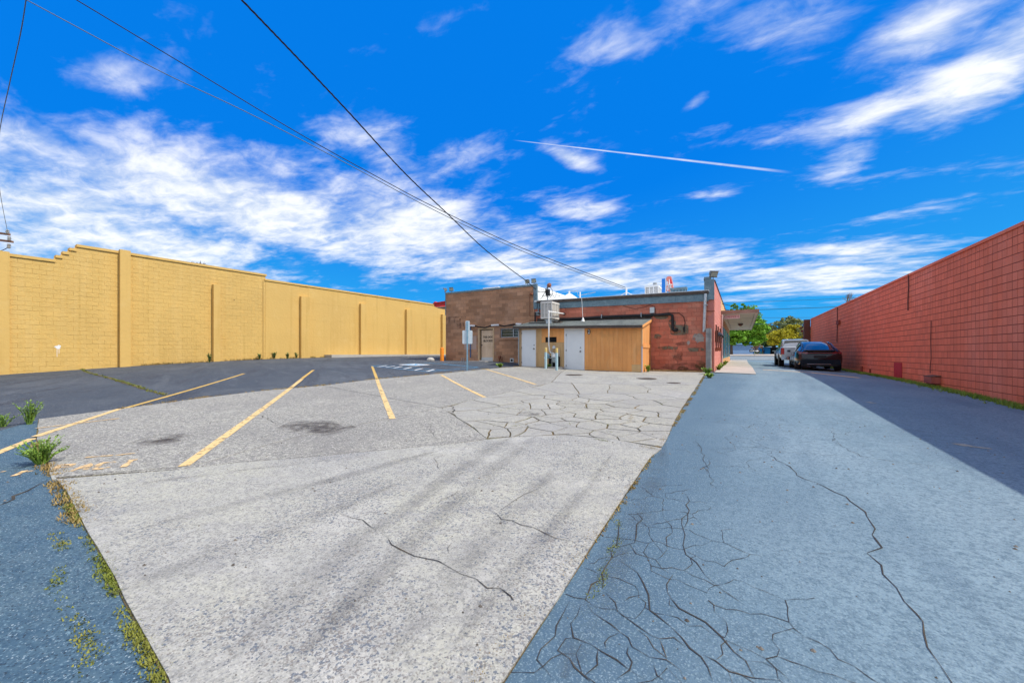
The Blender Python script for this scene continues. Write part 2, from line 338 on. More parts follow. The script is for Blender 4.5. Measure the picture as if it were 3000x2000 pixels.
MT['conc_old'] = M('exposed_aggregate_concrete', (.44, .425, .365), .9, layers=[('n', .45, (.33, .32, .285), .42, .66), ('n', 22, (.2, .195, .18, .8), .48, .62), ('n', 1.0, (.52, .50, .43, .7), .55, .75), ('n', .5, (.17, .16, .15, .7), .64, .74), ('n', 9, (.24, .23, .215, .8), .48, .66), ('nf', 26, (.22, .21, .205, .85), .48, .66), ('nf', 60, (.14, .135, .135, .8), .55, .7), ('vc', 85, (.13, .125, .125), .88, .94), ('vc', 75, (.58, .55, .5), .92, .96)], bump=[('n', 45, .010)], rand=.03)
MT['conc_frag'] = M('cracked_concrete', (.45, .43, .355), .88, layers=[('n', 24, (.25, .245, .225, .7), .48, .62), ('n', .6, (.36, .35, .325), .42, .66), ('n', 1.6, (.53, .51, .46, .6), .55, .75), ('n', 8, (.31, .30, .28, .7), .48, .68), ('nf', 30, (.28, .27, .26, .8), .5, .7), ('nf', 85, (.2, .195, .19, .6), .55, .72), ('vc', 110, (.16, .155, .155), .92, .96)], bump=[('n', 45, .008)], rand=.06)
MT['dirt'] = M('joint_dirt', (.10, .085, .055), .95, layers=[('n', 2.5, (.24, .15, .06), .45, .7), ('n', 4, (.12, .14, .035, .8), .52, .68), ('nf', 60, (.2, .16, .09, .6), .55, .7)], bump=[('n', 60, .02)])
MT['dirt2'] = M('leaf_litter', (.13, .085, .05), .95, layers=[('n', 12, (.26, .17, .09), .45, .7), ('vc', 40, (.34, .24, .13), .7, .9), ('n', 3, (.05, .045, .03, .7), .5, .7)], bump=[('n', 60, .03)])
MT['gravel'] = M('gravel_bank', (.42, .35, .29), .95, layers=[('n', .4, (.5, .43, .37), .4, .7), ('n', 3, (.33, .27, .21, .6), .5, .7)])
MT['crack'] = M('crack_fill', (.045, .042, .04), .95, layers=[('n', 5, (.1, .075, .045), .5, .68)])
MT['sidewalk'] = M('sidewalk_concrete', (.48, .45, .41), .9, layers=[('n', .8, (.40, .375, .34), .42, .66), ('nf', 50, (.3, .29, .28, .5), .55, .7)], rand=.05)
YP_L = [('n', 1.2, (.74, .44, .13), .45, .75), ('nf', 30, (.55, .33, .1, .5), .56, .72)]
MT['stall'] = M('worn_yellow_paint', (.76, .53, .24), .8, layers=[('nf', 25, (.66, .46, .21), .4, .7)], wear=(9, .30, .46))
MT['stall_a'] = M('yellow_paint', (.62, .40, .11), .8, layers=[('nf', 20, (.5, .33, .1), .4, .7)], wear=(12, .26, .40))
MT['faded'] = M('faded_yellow_paint', (.74, .50, .25), .85, wear=(9, .33, .56))
MT['white_p'] = M('white_paint', (.78, .78, .78), .8, wear=(10, .28, .44))
MT['blue_p'] = M('blue_paint', (.10, .36, .62), .8, wear=(7, .30, .50))
MT['tan_p'] = M('faded_tan_paint', (.36, .34, .28), .85, wear=(10, .3, .5))
# walls
MT['yel'] = M('yellow_painted_block', (.655, .43, .135), .8, layers=[('n', .30, (.585, .385, .125), .4, .7), ('n', 1.1, (.48, .30, .08, .5), .56, .74, (3, 3, .12)), ('n', .9, (.68, .47, .175, .6), .5, .75, (2.5, 2.5, .25)), ('n', 2.2, (.64, .38, .09, .5), .60, .8, (1.5, 1.5, .3)), ('nf', 6, (.70, .44, .13, .35), .5, .7)], bump=[('n', 14, .012), ('n', 3, .02)], rand=.018)
MT['yel_pl'] = M('yellow_painted_plaster', (.66, .43, .135), .8, layers=[('n', .25, (.61, .40, .13), .4, .7), ('n', 1.0, (.47, .29, .075, .5), .56, .74, (3, 3, .12)), ('n', .8, (.54, .335, .095, .65), .55, .8, (2.5, 2.5, .22)), ('n', 1.5, (.70, .49, .19, .5), .55, .8)], bump=[('n', 7, .010)], rand=.012)
MT['red'] = M('red_painted_block', (.88, .20, .10), .75, layers=[('n', .25, (.80, .175, .085), .4, .7), ('n', .5, (.86, .31, .21, .5), .5, .75, (1, 1, .5)), ('nf', 25, (.68, .17, .085, .35), .5, .7)], bump=[('n', 60, .004)], rand=.075)
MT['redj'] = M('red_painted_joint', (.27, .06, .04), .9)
MT['brown'] = M('brown_concrete_block', (.45, .235, .13), .9, layers=[('n', .7, (.36, .195, .115), .42, .66), ('n', .5, (.54, .33, .22, .8), .5, .72), ('n', 2.2, (.26, .15, .095, .6), .58, .78, (1.3, 1.3, .35)), ('nf', 22, (.35, .2, .13, .5), .5, .7)], bump=[('n', 50, .006)], rand=.22)
MT['brownj'] = M('brown_mortar', (.38, .23, .155), .95)
MT['bred'] = M('weathered_red_block', (.62, .21, .135), .9, layers=[('n', .6, (.50, .155, .10), .42, .64), ('n', .9, (.68, .29, .2, .8), .50, .7), ('n', .75, (.36, .235, .16, .7), .60, .72), ('n', 1.8, (.26, .125, .085, .7), .60, .76, (1.3, 1.3, .4)), ('n', 2.6, (.38, .22, .15, .6), .52, .7), ('nf', 20, (.42, .14, .1, .4), .5, .7)], bump=[('n', 45, .006)], rand=.16)
MT['bredj'] = M('weathered_red_mortar', (.40, .15, .11), .95)
MT['pink'] = M('pink_painted_block', (.70, .28, .23), .85, layers=[('n', .7, (.62, .235, .19), .42, .66), ('nf', 12, (.6, .25, .2, .4), .5, .7)], rand=.05)
MT['pinkj'] = M('pink_mortar', (.55, .2, .16), .9)
MT['tan'] = M('tan_stucco', (.66, .37, .18), .9, layers=[('n', 2, (.58, .31, .14), .4, .7)])
MT['cmu'] = M('bare_grey_block', (.36, .36, .34), .95, layers=[('n', 1.6, (.21, .22, .22), .45, .65, (1, 1, .5)), ('n', 4, (.5, .49, .46, .6), .55, .75)], bump=[('n', 60, .008)], rand=.12)
MT['patchc'] = M('grey_cement_patch', (.42, .39, .36), .95, layers=[('n', 5, (.32, .30, .27), .42, .66)], wear=(4, .30, .50))
MT['patchg'] = M('olive_cement_patch', (.23, .20, .14), .95, layers=[('n', 5, (.17, .15, .11), .42, .66)], wear=(4, .34, .56))
MT['graf'] = M('sooty_mark', (.16, .085, .065), .95, wear=(3, .36, .95))
MT['moss'] = M('moss', (.09, .10, .03), .95, wear=(3, .36, .9))
MT['flash'] = M('blue_grey_sheet_metal', (.16, .24, .28), .55, .3, layers=[('n', 3, (.24, .33, .37), .45, .7), ('n', 14, (.11, .17, .2, .7), .5, .7)])
MT['fascia'] = M('dark_brown_fascia', (.075, .058, .05), .7, layers=[('n', 6, (.11, .085, .07), .45, .7)])
MT['galv'] = M('galvanised_metal', (.48, .52, .54), .42, .75, layers=[('n', 9, (.36, .41, .44), .45, .65)])
MT['galvd'] = M('dull_galvanised_pipe', (.40, .43, .45), .6, .4, layers=[('n', 9, (.3, .33, .36), .45, .65)])
MT['roofw'] = M('white_roof_coating', (.80, .81, .80), .8, layers=[('n', 1.5, (.68, .69, .68), .45, .7)])
MT['plank'] = M('ochre_plank_siding', (.83, .385, .13), .8, layers=[('n', .8, (.75, .33, .11), .42, .66), ('n', 2.0, (.58, .29, .11, .7), .54, .74, (1.2, 1.2, .35)), ('n', 3, (.85, .52, .25, .5), .55, .75, (2, 2, .15)), ('n', .8, (.32, .17, .08, .7), .64, .78, (1, 1, .6)), ('nf', 60, (.62, .31, .12, .4), .5, .7, (1, 1, .1))], bump=[('n', 30, .004)], rand=.05)
MT['plankd'] = M('tan_plywood_patch', (.60, .40, .20), .85, layers=[('n', 2, (.53, .34, .165), .42, .66, (2, 2, .2))], rand=.05)
MT['trim'] = M('tan_trim', (.60, .42, .25), .8, layers=[('n', 3, (.5, .34, .2), .45, .7)])
MT['wdoor'] = M('white_steel_door', (.74, .77, .79), .5, layers=[('n', 1.5, (.68, .715, .74), .45, .7)])
MT['tandoor'] = M('beige_door', (.72, .54, .38), .7, layers=[('n', 2.5, (.63, .45, .30), .42, .66, (1.5, 1.5, .6)), ('n', 8, (.4, .3, .22, .4), .55, .75)])
MT['shing'] = M('grey_green_shingle', (.33, .345, .31), .9, layers=[('n', 2.5, (.25, .27, .25), .42, .66), ('nf', 14, (.42, .43, .42, .7), .5, .7)], rand=.16)
MT['black'] = M('black_plastic', (.018, .018, .02), .55)
MT['dark'] = M('dark_void', (.010, .010, .011), .9)
MT['rubber'] = M('tyre_rubber', (.022, .022, .023), .8)
MT['cooler'] = M('beige_cooler_metal', (.66, .63, .585), .55, .1, layers=[('n', 4, (.58, .55, .51), .45, .7)])
MT['louv'] = M('cooler_pad_grille', (.36, .345, .315), .8)
MT['wpaint'] = M('white_painted_metal', (.78, .79, .79), .5)
MT['ltgrey'] = M('light_grey_metal', (.56, .58, .58), .55, .2)
MT['mgrey'] = M('grey_meter_metal', (.30, .35, .36), .55, .3)
MT['bluegrey'] = M('blue_grey_steel', (.20, .36, .47), .5, .3, layers=[('n', 8, (.28, .43, .52), .45, .7)])
MT['signback'] = M('aluminium_sign_back', (.62, .70, .74), .45, .3, layers=[('n', 5, (.55, .63, .68), .45, .7)])
MT['orange'] = M('orange_paint', (.86, .27, .02), .5, layers=[('n', 6, (.75, .22, .02), .45, .7)])
MT['bollyel'] = M('faded_yellow_bollard_paint', (.62, .45, .14), .6, layers=[('n', 12, (.5, .46, .34), .45, .7)])
MT['bollblu'] = M('pale_blue_bollard_paint', (.42, .60, .66), .6, layers=[('n', 12, (.33, .48, .55), .45, .7)])
MT['redmet'] = M('red_sheet_metal', (.58, .025, .035), .45, layers=[('n', 4, (.48, .02, .03), .45, .7)])
MT['glassd'] = M('dark_green_glass', (.012, .05, .05), .08, spec=.6)
MT['teal'] = M('teal_shop_glass', (.01, .25, .26), .25, spec=.4)
MT['lamp'] = M('floodlight_lens', (.45, .46, .36), .15, spec=.6)
MT['lampb'] = M('floodlight_housing', (.17, .16, .14), .55, .3)
MT['rust'] = M('rusty_metal', (.30, .11, .06), .8, layers=[('n', 12, (.18, .07, .04), .45, .65)])
MT['blued'] = M('blue_sign_panel', (.02, .22, .72), .45)
MT['redsign'] = M('red_sign_enamel', (.80, .03, .05), .4)
MT['coral'] = M('coral_sign_edge', (.85, .28, .22), .5)
MT['white'] = M('white_enamel', (.8, .8, .8), .45)
MT['iron'] = M('dark_brown_iron', (.13, .05, .035), .7)
MT['soffit'] = M('weathered_soffit_board', (.72, .62, .50), .9, layers=[('n', 2, (.62, .53, .42), .45, .7)], rand=.05)
MT['canf'] = M('weathered_canopy_fascia', (.37, .26, .20), .8, layers=[('n', 2, (.27, .18, .13), .42, .66)])
MT['signpink'] = M('faded_sign_face', (.74, .60, .60), .7)
MT['inkred'] = M('faded_maroon_lettering', (.30, .08, .12), .8)
MT['ink'] = M('black_lettering', (.02, .018, .018), .8)
MT['cable'] = M('black_cable', (.014, .014, .016), .6)
MT['wirel'] = M('silver_wire', (.12, .16, .2), .6)
MT['lined'] = M('dark_teal_power_line', (.015, .08, .12), .8)
MT['castiron'] = M('cast_iron', (.14, .115, .10), .8, .2, layers=[('n', 40, (.2, .17, .14), .45, .65)])
MT['bwood'] = M('red_brown_wood_box', (.42, .12, .085), .8, layers=[('n', 4, (.30, .08, .06), .45, .7, (1, .2, 1))])
MT['polew'] = M('weathered_pole_wood', (.17, .10, .07), .9)
MT['porc'] = M('porcelain_insulator', (.30, .33, .36), .3)
MT['blackcar'] = M('black_car_paint', (.006, .007, .011), .22, spec=.35, coat=.45)
MT['carglass'] = M('car_glass', (.012, .016, .022), .05, spec=.8, coat=.6)
MT['silvercar'] = M('silver_car_paint', (.52, .54, .56), .28, .6, coat=.8)
MT['chrome'] = M('chrome', (.6, .6, .62), .15, 1.0)
MT['taill'] = M('red_tail_lamp', (.45, .008, .012), .15, spec=.6, coat=.6)
MT['taild'] = M('dark_tail_lamp', (.16, .012, .02), .15, spec=.6, coat=.6)
MT['rim'] = M('dark_wheel_rim', (.07, .07, .075), .35, .7)
MT['rimc'] = M('alloy_wheel_rim', (.45, .46, .48), .3, .9)
MT['bluew'] = M('grey_blue_wall', (.24, .38, .60), .85, layers=[('n', .2, (.21, .34, .56), .4, .7)])
MT['bluew2'] = M('bright_blue_wall', (.03, .30, .62), .8)
MT['roofl'] = M('pale_metal_roof', (.52, .66, .74), .6)
MT['cream'] = M('cream_block', (.56, .55, .42), .9)
MT['bark'] = M('bark', (.14, .10, .08), .95, layers=[('n', 6, (.08, .06, .05), .45, .65)])
MT['twig'] = M('grey_twig', (.22, .19, .17), .9)
def leaf(n, a, b, c): return M(n, a, .6, layers=[('n', .8, b, .42, .66), ('n', 5, c + (.7,), .52, .72)], rand=.28, spec=.25)
MT['lf_green'] = leaf('fresh_green_leaf', (.17, .38, .03), (.25, .48, .045), (.09, .22, .02))
MT['lf_yel'] = leaf('golden_green_leaf', (.50, .45, .025), (.60, .53, .05), (.28, .27, .02))
MT['lf_olive'] = leaf('olive_leaf', (.26, .29, .10), (.34, .36, .15), (.16, .2, .06))
MT['lf_dk'] = leaf('deep_green_leaf', (.14, .24, .07), (.2, .3, .09), (.08, .15, .04))
MT['lf_red'] = leaf('plum_red_leaf', (.16, .03, .04), (.22, .09, .06), (.08, .02, .025))
MT['weed'] = leaf('weed_leaf', (.23, .36, .06), (.32, .44, .09), (.13, .24, .04))
MT['weedd'] = leaf('dark_weed_leaf', (.16, .24, .08), (.22, .3, .1), (.09, .15, .05))
MT['grass'] = leaf('short_grass', (.17, .20, .03), (.26, .24, .05), (.10, .14, .02))
MT['drygrass'] = leaf('dry_moss', (.30, .20, .065), (.36, .27, .10), (.18, .16, .04))
MT['gdark'] = leaf('shaded_grass', (.20, .30, .035), (.28, .36, .06), (.11, .19, .02))

# ------------------------------------------------------------------ ground sheets
def coords1(lo, hi, a, b, fine, coarse):
    out = [lo]
    while out[-1] < hi:
        out.append(out[-1] + (fine if a <= out[-1] < b else coarse))
    return np.array(out)
def build_ground():
    xs = coords1(-240, 240, -32, 12, .5, 8); ys = coords1(-60, 420, -6, 70, .5, 6)
    X, Y = np.meshgrid(xs, ys); Z = np.zeros_like(X)
    Xc = np.clip(X, -90, 80); Yc = np.clip(Y, -50, 150)
    for i in range(X.shape[0]): Z[i] = G(Xc[i], Yc[i])
    mb = MB(); w = len(xs); mb.v = list(zip(X.ravel().tolist(), Y.ravel().tolist(), Z.ravel().tolist()))
    mb.f = [(j * w + i, j * w + i + 1, (j + 1) * w + i + 1, (j + 1) * w + i) for j in range(len(ys) - 1) for i in range(w - 1)]
    o = struct('ground', mb.mesh('ground', (0, 0, 0), MT['lot'], True, fix=False), None)
    return o
ground = build_ground()
def dens(poly, step=.2, jit=0.0, sc=1.5, seed=0.0):
    out = []
    for k in range(len(poly)):
        a = Vector(poly[k][:2]); b = Vector(poly[(k + 1) % len(poly)][:2]); n = max(1, int((b - a).length / step))
        for i in range(n):
            p = a + (b - a) * i / n
            if jit:
                v = Vector((p.x * sc, p.y * sc, seed)); jt = jit * (.15 if p.x > -1.35 and 3 < p.y < 19 else 1); p = p + Vector((mnoise.noise(v), mnoise.noise(v + Vector((31, 7, 3))))) * jt + Vector((mnoise.noise(v * 6), mnoise.noise(v * 6 + Vector((11, 5, 9))))) * jt * .35
            out.append((p.x, p.y))
    return out
def sheet_mesh(name, poly, off, mat, thick=.03, grid=.6, base=(0, 0, 0)):
    xs = [p[0] for p in poly]; ys = [p[1] for p in poly]
    pts = [Vector(p) for p in poly]; n = len(pts); edges = [(i, (i + 1) % n) for i in range(n)]
    gx = np.arange(min(xs) + grid / 2, max(xs), grid); gy = np.arange(min(ys) + grid / 2, max(ys), grid)
    def inside(x, y):
        r = False; j = n - 1
        for i in range(n):
            if (ys[i] > y) != (ys[j] > y) and x < (xs[j] - xs[i]) * (y - ys[i]) / (ys[j] - ys[i] + 1e-12) + xs[i]: r = not r
            j = i
        return r
    if len(gx) * len(gy) < 9000:
        for x in gx:
            for y in gy:
                if inside(x, y): pts.append(Vector((x, y)))
    vv, ee, ff, ov, oe, of = delaunay_2d_cdt(pts, edges, [list(range(n))], 1, 1e-5)
    A = np.array([(v.x, v.y) for v in vv]); Z = G(A[:, 0], A[:, 1]) + off
    mb = MB(); mb.v = [(A[i, 0], A[i, 1], float(Z[i])) for i in range(len(A))]; mb.f = [tuple(f) for f in ff]
    cnt = {}
    for f in ff:
        for k in range(len(f)):
            e = (f[k], f[(k + 1) % len(f)]); cnt[tuple(sorted(e))] = cnt.get(tuple(sorted(e)), []) + [e]
    low = {}
    for key, es in cnt.items():
        if len(es) == 1:
            a, b = es[0]
            for q in (a, b):
                if q not in low: low[q] = len(mb.v); x, y, z = mb.v[q]; mb.v.append((x, y, z - thick))
            mb.f.append((b, a, low[a], low[b]))
    return mb.mesh(name, base, mat, False, fix=False)
def sheet(name, poly, off, mat, parent=None, thick=.03, grid=.6, kind='structure'):
    return struct(name, sheet_mesh(name, poly, off, mat, thick, grid), None, parent=parent, kind=kind)
def PX(*pts): return [gxy(*p) for p in pts]

# alley asphalt: between the concrete lot / building and the red wall
RX, BY, SY = 5.6, 20.0, 18.0
conc_right = PX((1480, 2000), (1560, 1876), (1700, 1660), (1835, 1450), (1905, 1345), (1985, 1222), (2030, 1150), (2066, 1094))
alley_poly = [(-.95, -6)] + [(-.9, -1.0)] + conc_right + PX((2092, 1093), (2213, 1094), (2204, 1078), (2187, 1058.5)) + [(.95, 48.6), (12, 48.6), (12, 44), (RX + .05, 43), (RX + .05, -6)]
alley = sheet('alley_asphalt', dens(alley_poly, .5), .006, MT['alley'], thick=.02, grid=.7)
# the old asphalt apron in the left foreground
c_left = PX((112, 1230), (104, 1290), (140, 1375), (190, 1440), (245, 1545), (305, 1650), (358, 1760), (405, 1850), (485, 2000))
c_far = PX((112, 1230), (356, 1199), (600, 1166), (770, 1146), (940, 1131), (1076, 1114), (1212, 1102), (1365, 1088), (1466, 1078), (1526, 1074.5))
p_l = c_left[0]
old_poly = [(-30, -8), (-.97, -8), (-.95, .45), (-1.2, .55)] + c_left[::-1] + PX((0, 1262), ) + [(-30, 1.2)]
sheet('asphalt_apron', dens(old_poly, .5), .005, MT['oldlot'], thick=.02, grid=.7)
# dirt under the concrete, seen in its joints
base_poly = [(-1.0, .5)] + c_left[::-1] + c_far[1:] + [(-9.7, 18.15), (-3.5, 18.15), (-3.5, 19.9), (-1.2, 19.9)] + conc_right[::-1]
lot = sheet('concrete_lot', dens(base_poly, .5), .010, MT['dirt'], thick=.02, grid=.7)

# slabs (joint lines read off the picture)
J1 = PX((158, 1403), (330, 1388), (520, 1374), (600, 1360), (720, 1325), (840, 1291), (1000, 1256), (1160, 1224), (1293, 1196), (1420, 1165), (1500, 1148), (1617, 1121))
J1a, J1b = J1[:9], J1[8:]                # split at the crossing joint
J2 = PX((945, 1131), (1130, 1166), (1293, 1196))
J2b = PX((1293, 1196), (1340, 1226), (1385, 1256), (1430, 1290))
J3 = PX((158, 1408), (520, 1380), (700, 1358), (900, 1343), (1100, 1324), (1308, 1305), (1450, 1288), (1512, 1282), (1655, 1277), (1800, 1290), (1940, 1316))
J4 = PX((1617, 1121), (1700, 1124), (1826, 1128), (1940, 1129), (2045, 1128))
def off_poly(poly, d):
    P_ = [Vector(p) for p in poly]; n = len(P_); area = sum(P_[i].x * P_[(i + 1) % n].y - P_[(i + 1) % n].x * P_[i].y for i in range(n)); s = 1 if area > 0 else -1
    out = []
    for i in range(n):
        a, b, c = P_[i - 1], P_[i], P_[(i + 1) % n]; e1 = (b - a); e2 = (c - b)
        if e1.length < 1e-6 or e2.length < 1e-6: out.append(tuple(b)); continue
        n1 = Vector((-e1.y, e1.x)).normalized() * s; n2 = Vector((-e2.y, e2.x)).normalized() * s
        m = n1 + n2
        if m.length < .3: m = n1
        m.normalize(); q = d / max(.5, m.dot(n1)); p = b + m * q; out.append((p.x, p.y))
    return out
def slab(poly, mat, gap=.012, jit=.02, name='slab', top=.020, step=.25, grid=.6):
    pl = off_poly(dens(poly, step, jit), gap)
    return struct(name, sheet_mesh(name, pl, top, mat, .024, grid), None, parent=lot)
i2 = min(range(len(c_far)), key=lambda i: (Vector(c_far[i]) - Vector(J2[0])).length)
far_l = [p for p in c_far if p[0] < J2[0][0] + 0 or False]
# order along the far edge by picture x
far_px = [112, 356, 600, 770, 940, 1076, 1212, 1365, 1466, 1526]
farL = [c_far[i] for i in range(10) if far_px[i] < 950]; farR = [c_far[i] for i in range(10) if far_px[i] > 980]
left_up = PX((112, 1230), (104, 1290), (140, 1375), (158, 1403))
slab(farL + J2 + J1a[::-1][1:] + left_up[::-1][1:-1], MT['conc_old'])
slab([J2[0]] + farR + [(-9.72, 18.12), (-7.2, 18.0)] + [J1[-1]] + J1b[::-1][1:] + J2[::-1][1:-1], MT['conc_old'])
slab([J1[-1], (-7.2, 18.0), (-3.62, 17.97), (-3.45, 19.2), (-1.15, 19.2)] + [conc_right[-1]] + [J4[-1]] + J4[::-1][1:-1], MT['conc'])
slab(J1a + J2b[1:] + J3[:6][::-1][:-1], MT['conc_old'], gap=.008)
near_r = [conc_right[i] for i in range(0, 5)]
slab([(-.97, .55)] + c_left[::-1][:-2] + [J3[0]] + J3[1:] + near_r[::-1], MT['conc'], gap=.006, jit=.014)
# the broken panel: fragments
z2 = lambda x, y: gxy(1380 + x / 3.36, 1100 + y / 3.36)
seeds = [z2(*s) for s in [(520, 225), (720, 255), (880, 235), (1000, 265), (1090, 255), (1210, 262), (1290, 238), (480, 315), (680, 318), (820, 320), (1230, 308), (190, 400), (360, 350), (640, 372), (790, 368), (890, 400), (1050, 300), (985, 338), (1140, 362), (1390, 400), (1640, 275), (1500, 300), (1440, 345), (390, 445), (300, 495), (560, 465), (830, 445), (740, 512), (1190, 500), (1420, 465), (1500, 520), (1800, 330), (1720, 390), (1850, 450), (1760, 525), (430, 555), (290, 560), (560, 565), (1040, 565), (1250, 600), (1460, 570), (1630, 610), (1850, 590), (1150, 412), (210, 515), (90, 560), (300, 270), (400, 190), (640, 170), (900, 150), (1200, 150), (1500, 160), (1400, 215), (1750, 210), (2000, 190), (2050, 280), (1950, 400), (1560, 420), (1000, 440), (1330, 420), (1600, 500), (60, 300), (1650, 680), (1850, 680), (2150, 150), (650, 480), (920, 480), (1100, 600), (380, 500)]]
hull = [J1b[0]] + J1b[1:] + J4[1:] + [conc_right[6], conc_right[5]] + [gxy(1955, 1290)] + [gxy(1940, 1312)] + J3[::-1][1:4] + J2b[1:][::-1]
def clip(poly, p, n):
    out = []
    for i in range(len(poly)):
        a, b = Vector(poly[i]), Vector(poly[(i + 1) % len(poly)]); da, db = (a - p).dot(n), (b - p).dot(n)
        if da <= 0: out.append(tuple(a))
        if da * db < 0: q = a + (b - a) * (da / (da - db)); out.append(tuple(q))
    return out
def inpoly(x, y, poly):
    r = False; j = len(poly) - 1
    for i in range(len(poly)):
        if (poly[i][1] > y) != (poly[j][1] > y) and x < (poly[j][0] - poly[i][0]) * (y - poly[i][1]) / (poly[j][1] - poly[i][1] + 1e-12) + poly[i][0]: r = not r
        j = i
    return r
gapof = {}
for i, s in enumerate(seeds):
    if not inpoly(s[0], s[1], hull): continue
    cell = [tuple(p) for p in hull]; sv2 = Vector(s)
    for j, t in enumerate(seeds):
        if i != j and inpoly(t[0], t[1], hull):
            tv = Vector(t); n = (tv - sv2); m = (tv + sv2) / 2
            cell = clip(cell, m, n.normalized())
            if len(cell) < 3: break
    if len(cell) < 3: continue
    big = max((Vector(a) - sv2).length for a in cell)
    slab(cell, MT['conc_frag'], gap=.010 + .013 * random.random() ** 1.5, jit=.09, name='slab_fragment', top=.018 + .006 * random.random(), step=.12, grid=.45)

# ---- cracks: narrow dark strips lying in the paving
def polyjit(pts, step=.12, jit=.03, seed=0):
    out = []; rnd = random.Random(seed)
    for k in range(len(pts) - 1):
        a, b = Vector(pts[k]), Vector(pts[k + 1]); L_ = (b - a).length; n = max(1, int(L_ / step)); t = (b - a).normalized() if L_ > 1e-6 else Vector((1, 0)); nn = Vector((-t.y, t.x))
        for i in range(n):
            j = 0 if i == 0 else (rnd.random() - .5) * 2 * min(jit, L_ * .25); out.append(a + (b - a) * i / n + nn * j)
    out.append(Vector(pts[-1])); return out
def ribbon(mb, pts, w, off, taper=True, z=None, wj=.4, seed=1):
    rnd = random.Random(seed); n = len(pts); A = np.array([(p[0], p[1]) for p in pts]); Z = G(A[:, 0], A[:, 1]); i0 = len(mb.v)
    for k in range(n):
        a, b = Vector(pts[max(0, k - 1)][:2]), Vector(pts[min(n - 1, k + 1)][:2]); t = (b - a)
        t = t.normalized() if t.length > 1e-6 else Vector((1, 0)); nn = Vector((-t.y, t.x))
        ww = w * (1 + (rnd.random() - .5) * 2 * wj)
        if taper: ww *= max(.15, min(1, 6 * k / n, 6 * (n - 1 - k) / n))
        p = Vector(pts[k][:2])
        for s in (-1, 1): q = p + nn * s * ww / 2; mb.v.append((q.x, q.y, float(Z[k]) + off))
    for k in range(n - 1): mb.f.append((i0 + 2 * k, i0 + 2 * k + 1, i0 + 2 * k + 3, i0 + 2 * k + 2))
    return mb
def crack(pix, w, off, parent, jit=.035, seed=0, mat='crack', step=.1):
    mb = MB(); ribbon(mb, polyjit(PX(*pix), step, jit, seed), w, off, seed=seed, wj=.75)
    return part('crack', mb, MT[mat], parent, fix=False)
za = lambda L_: [(1500 + x / 2.613, 1500 + y / 2.613) for x, y in L_]     # lower-right enlargement
zb = lambda L_: [(2100 + x / 2.24, 1100 + y / 2.24) for x, y in L_]
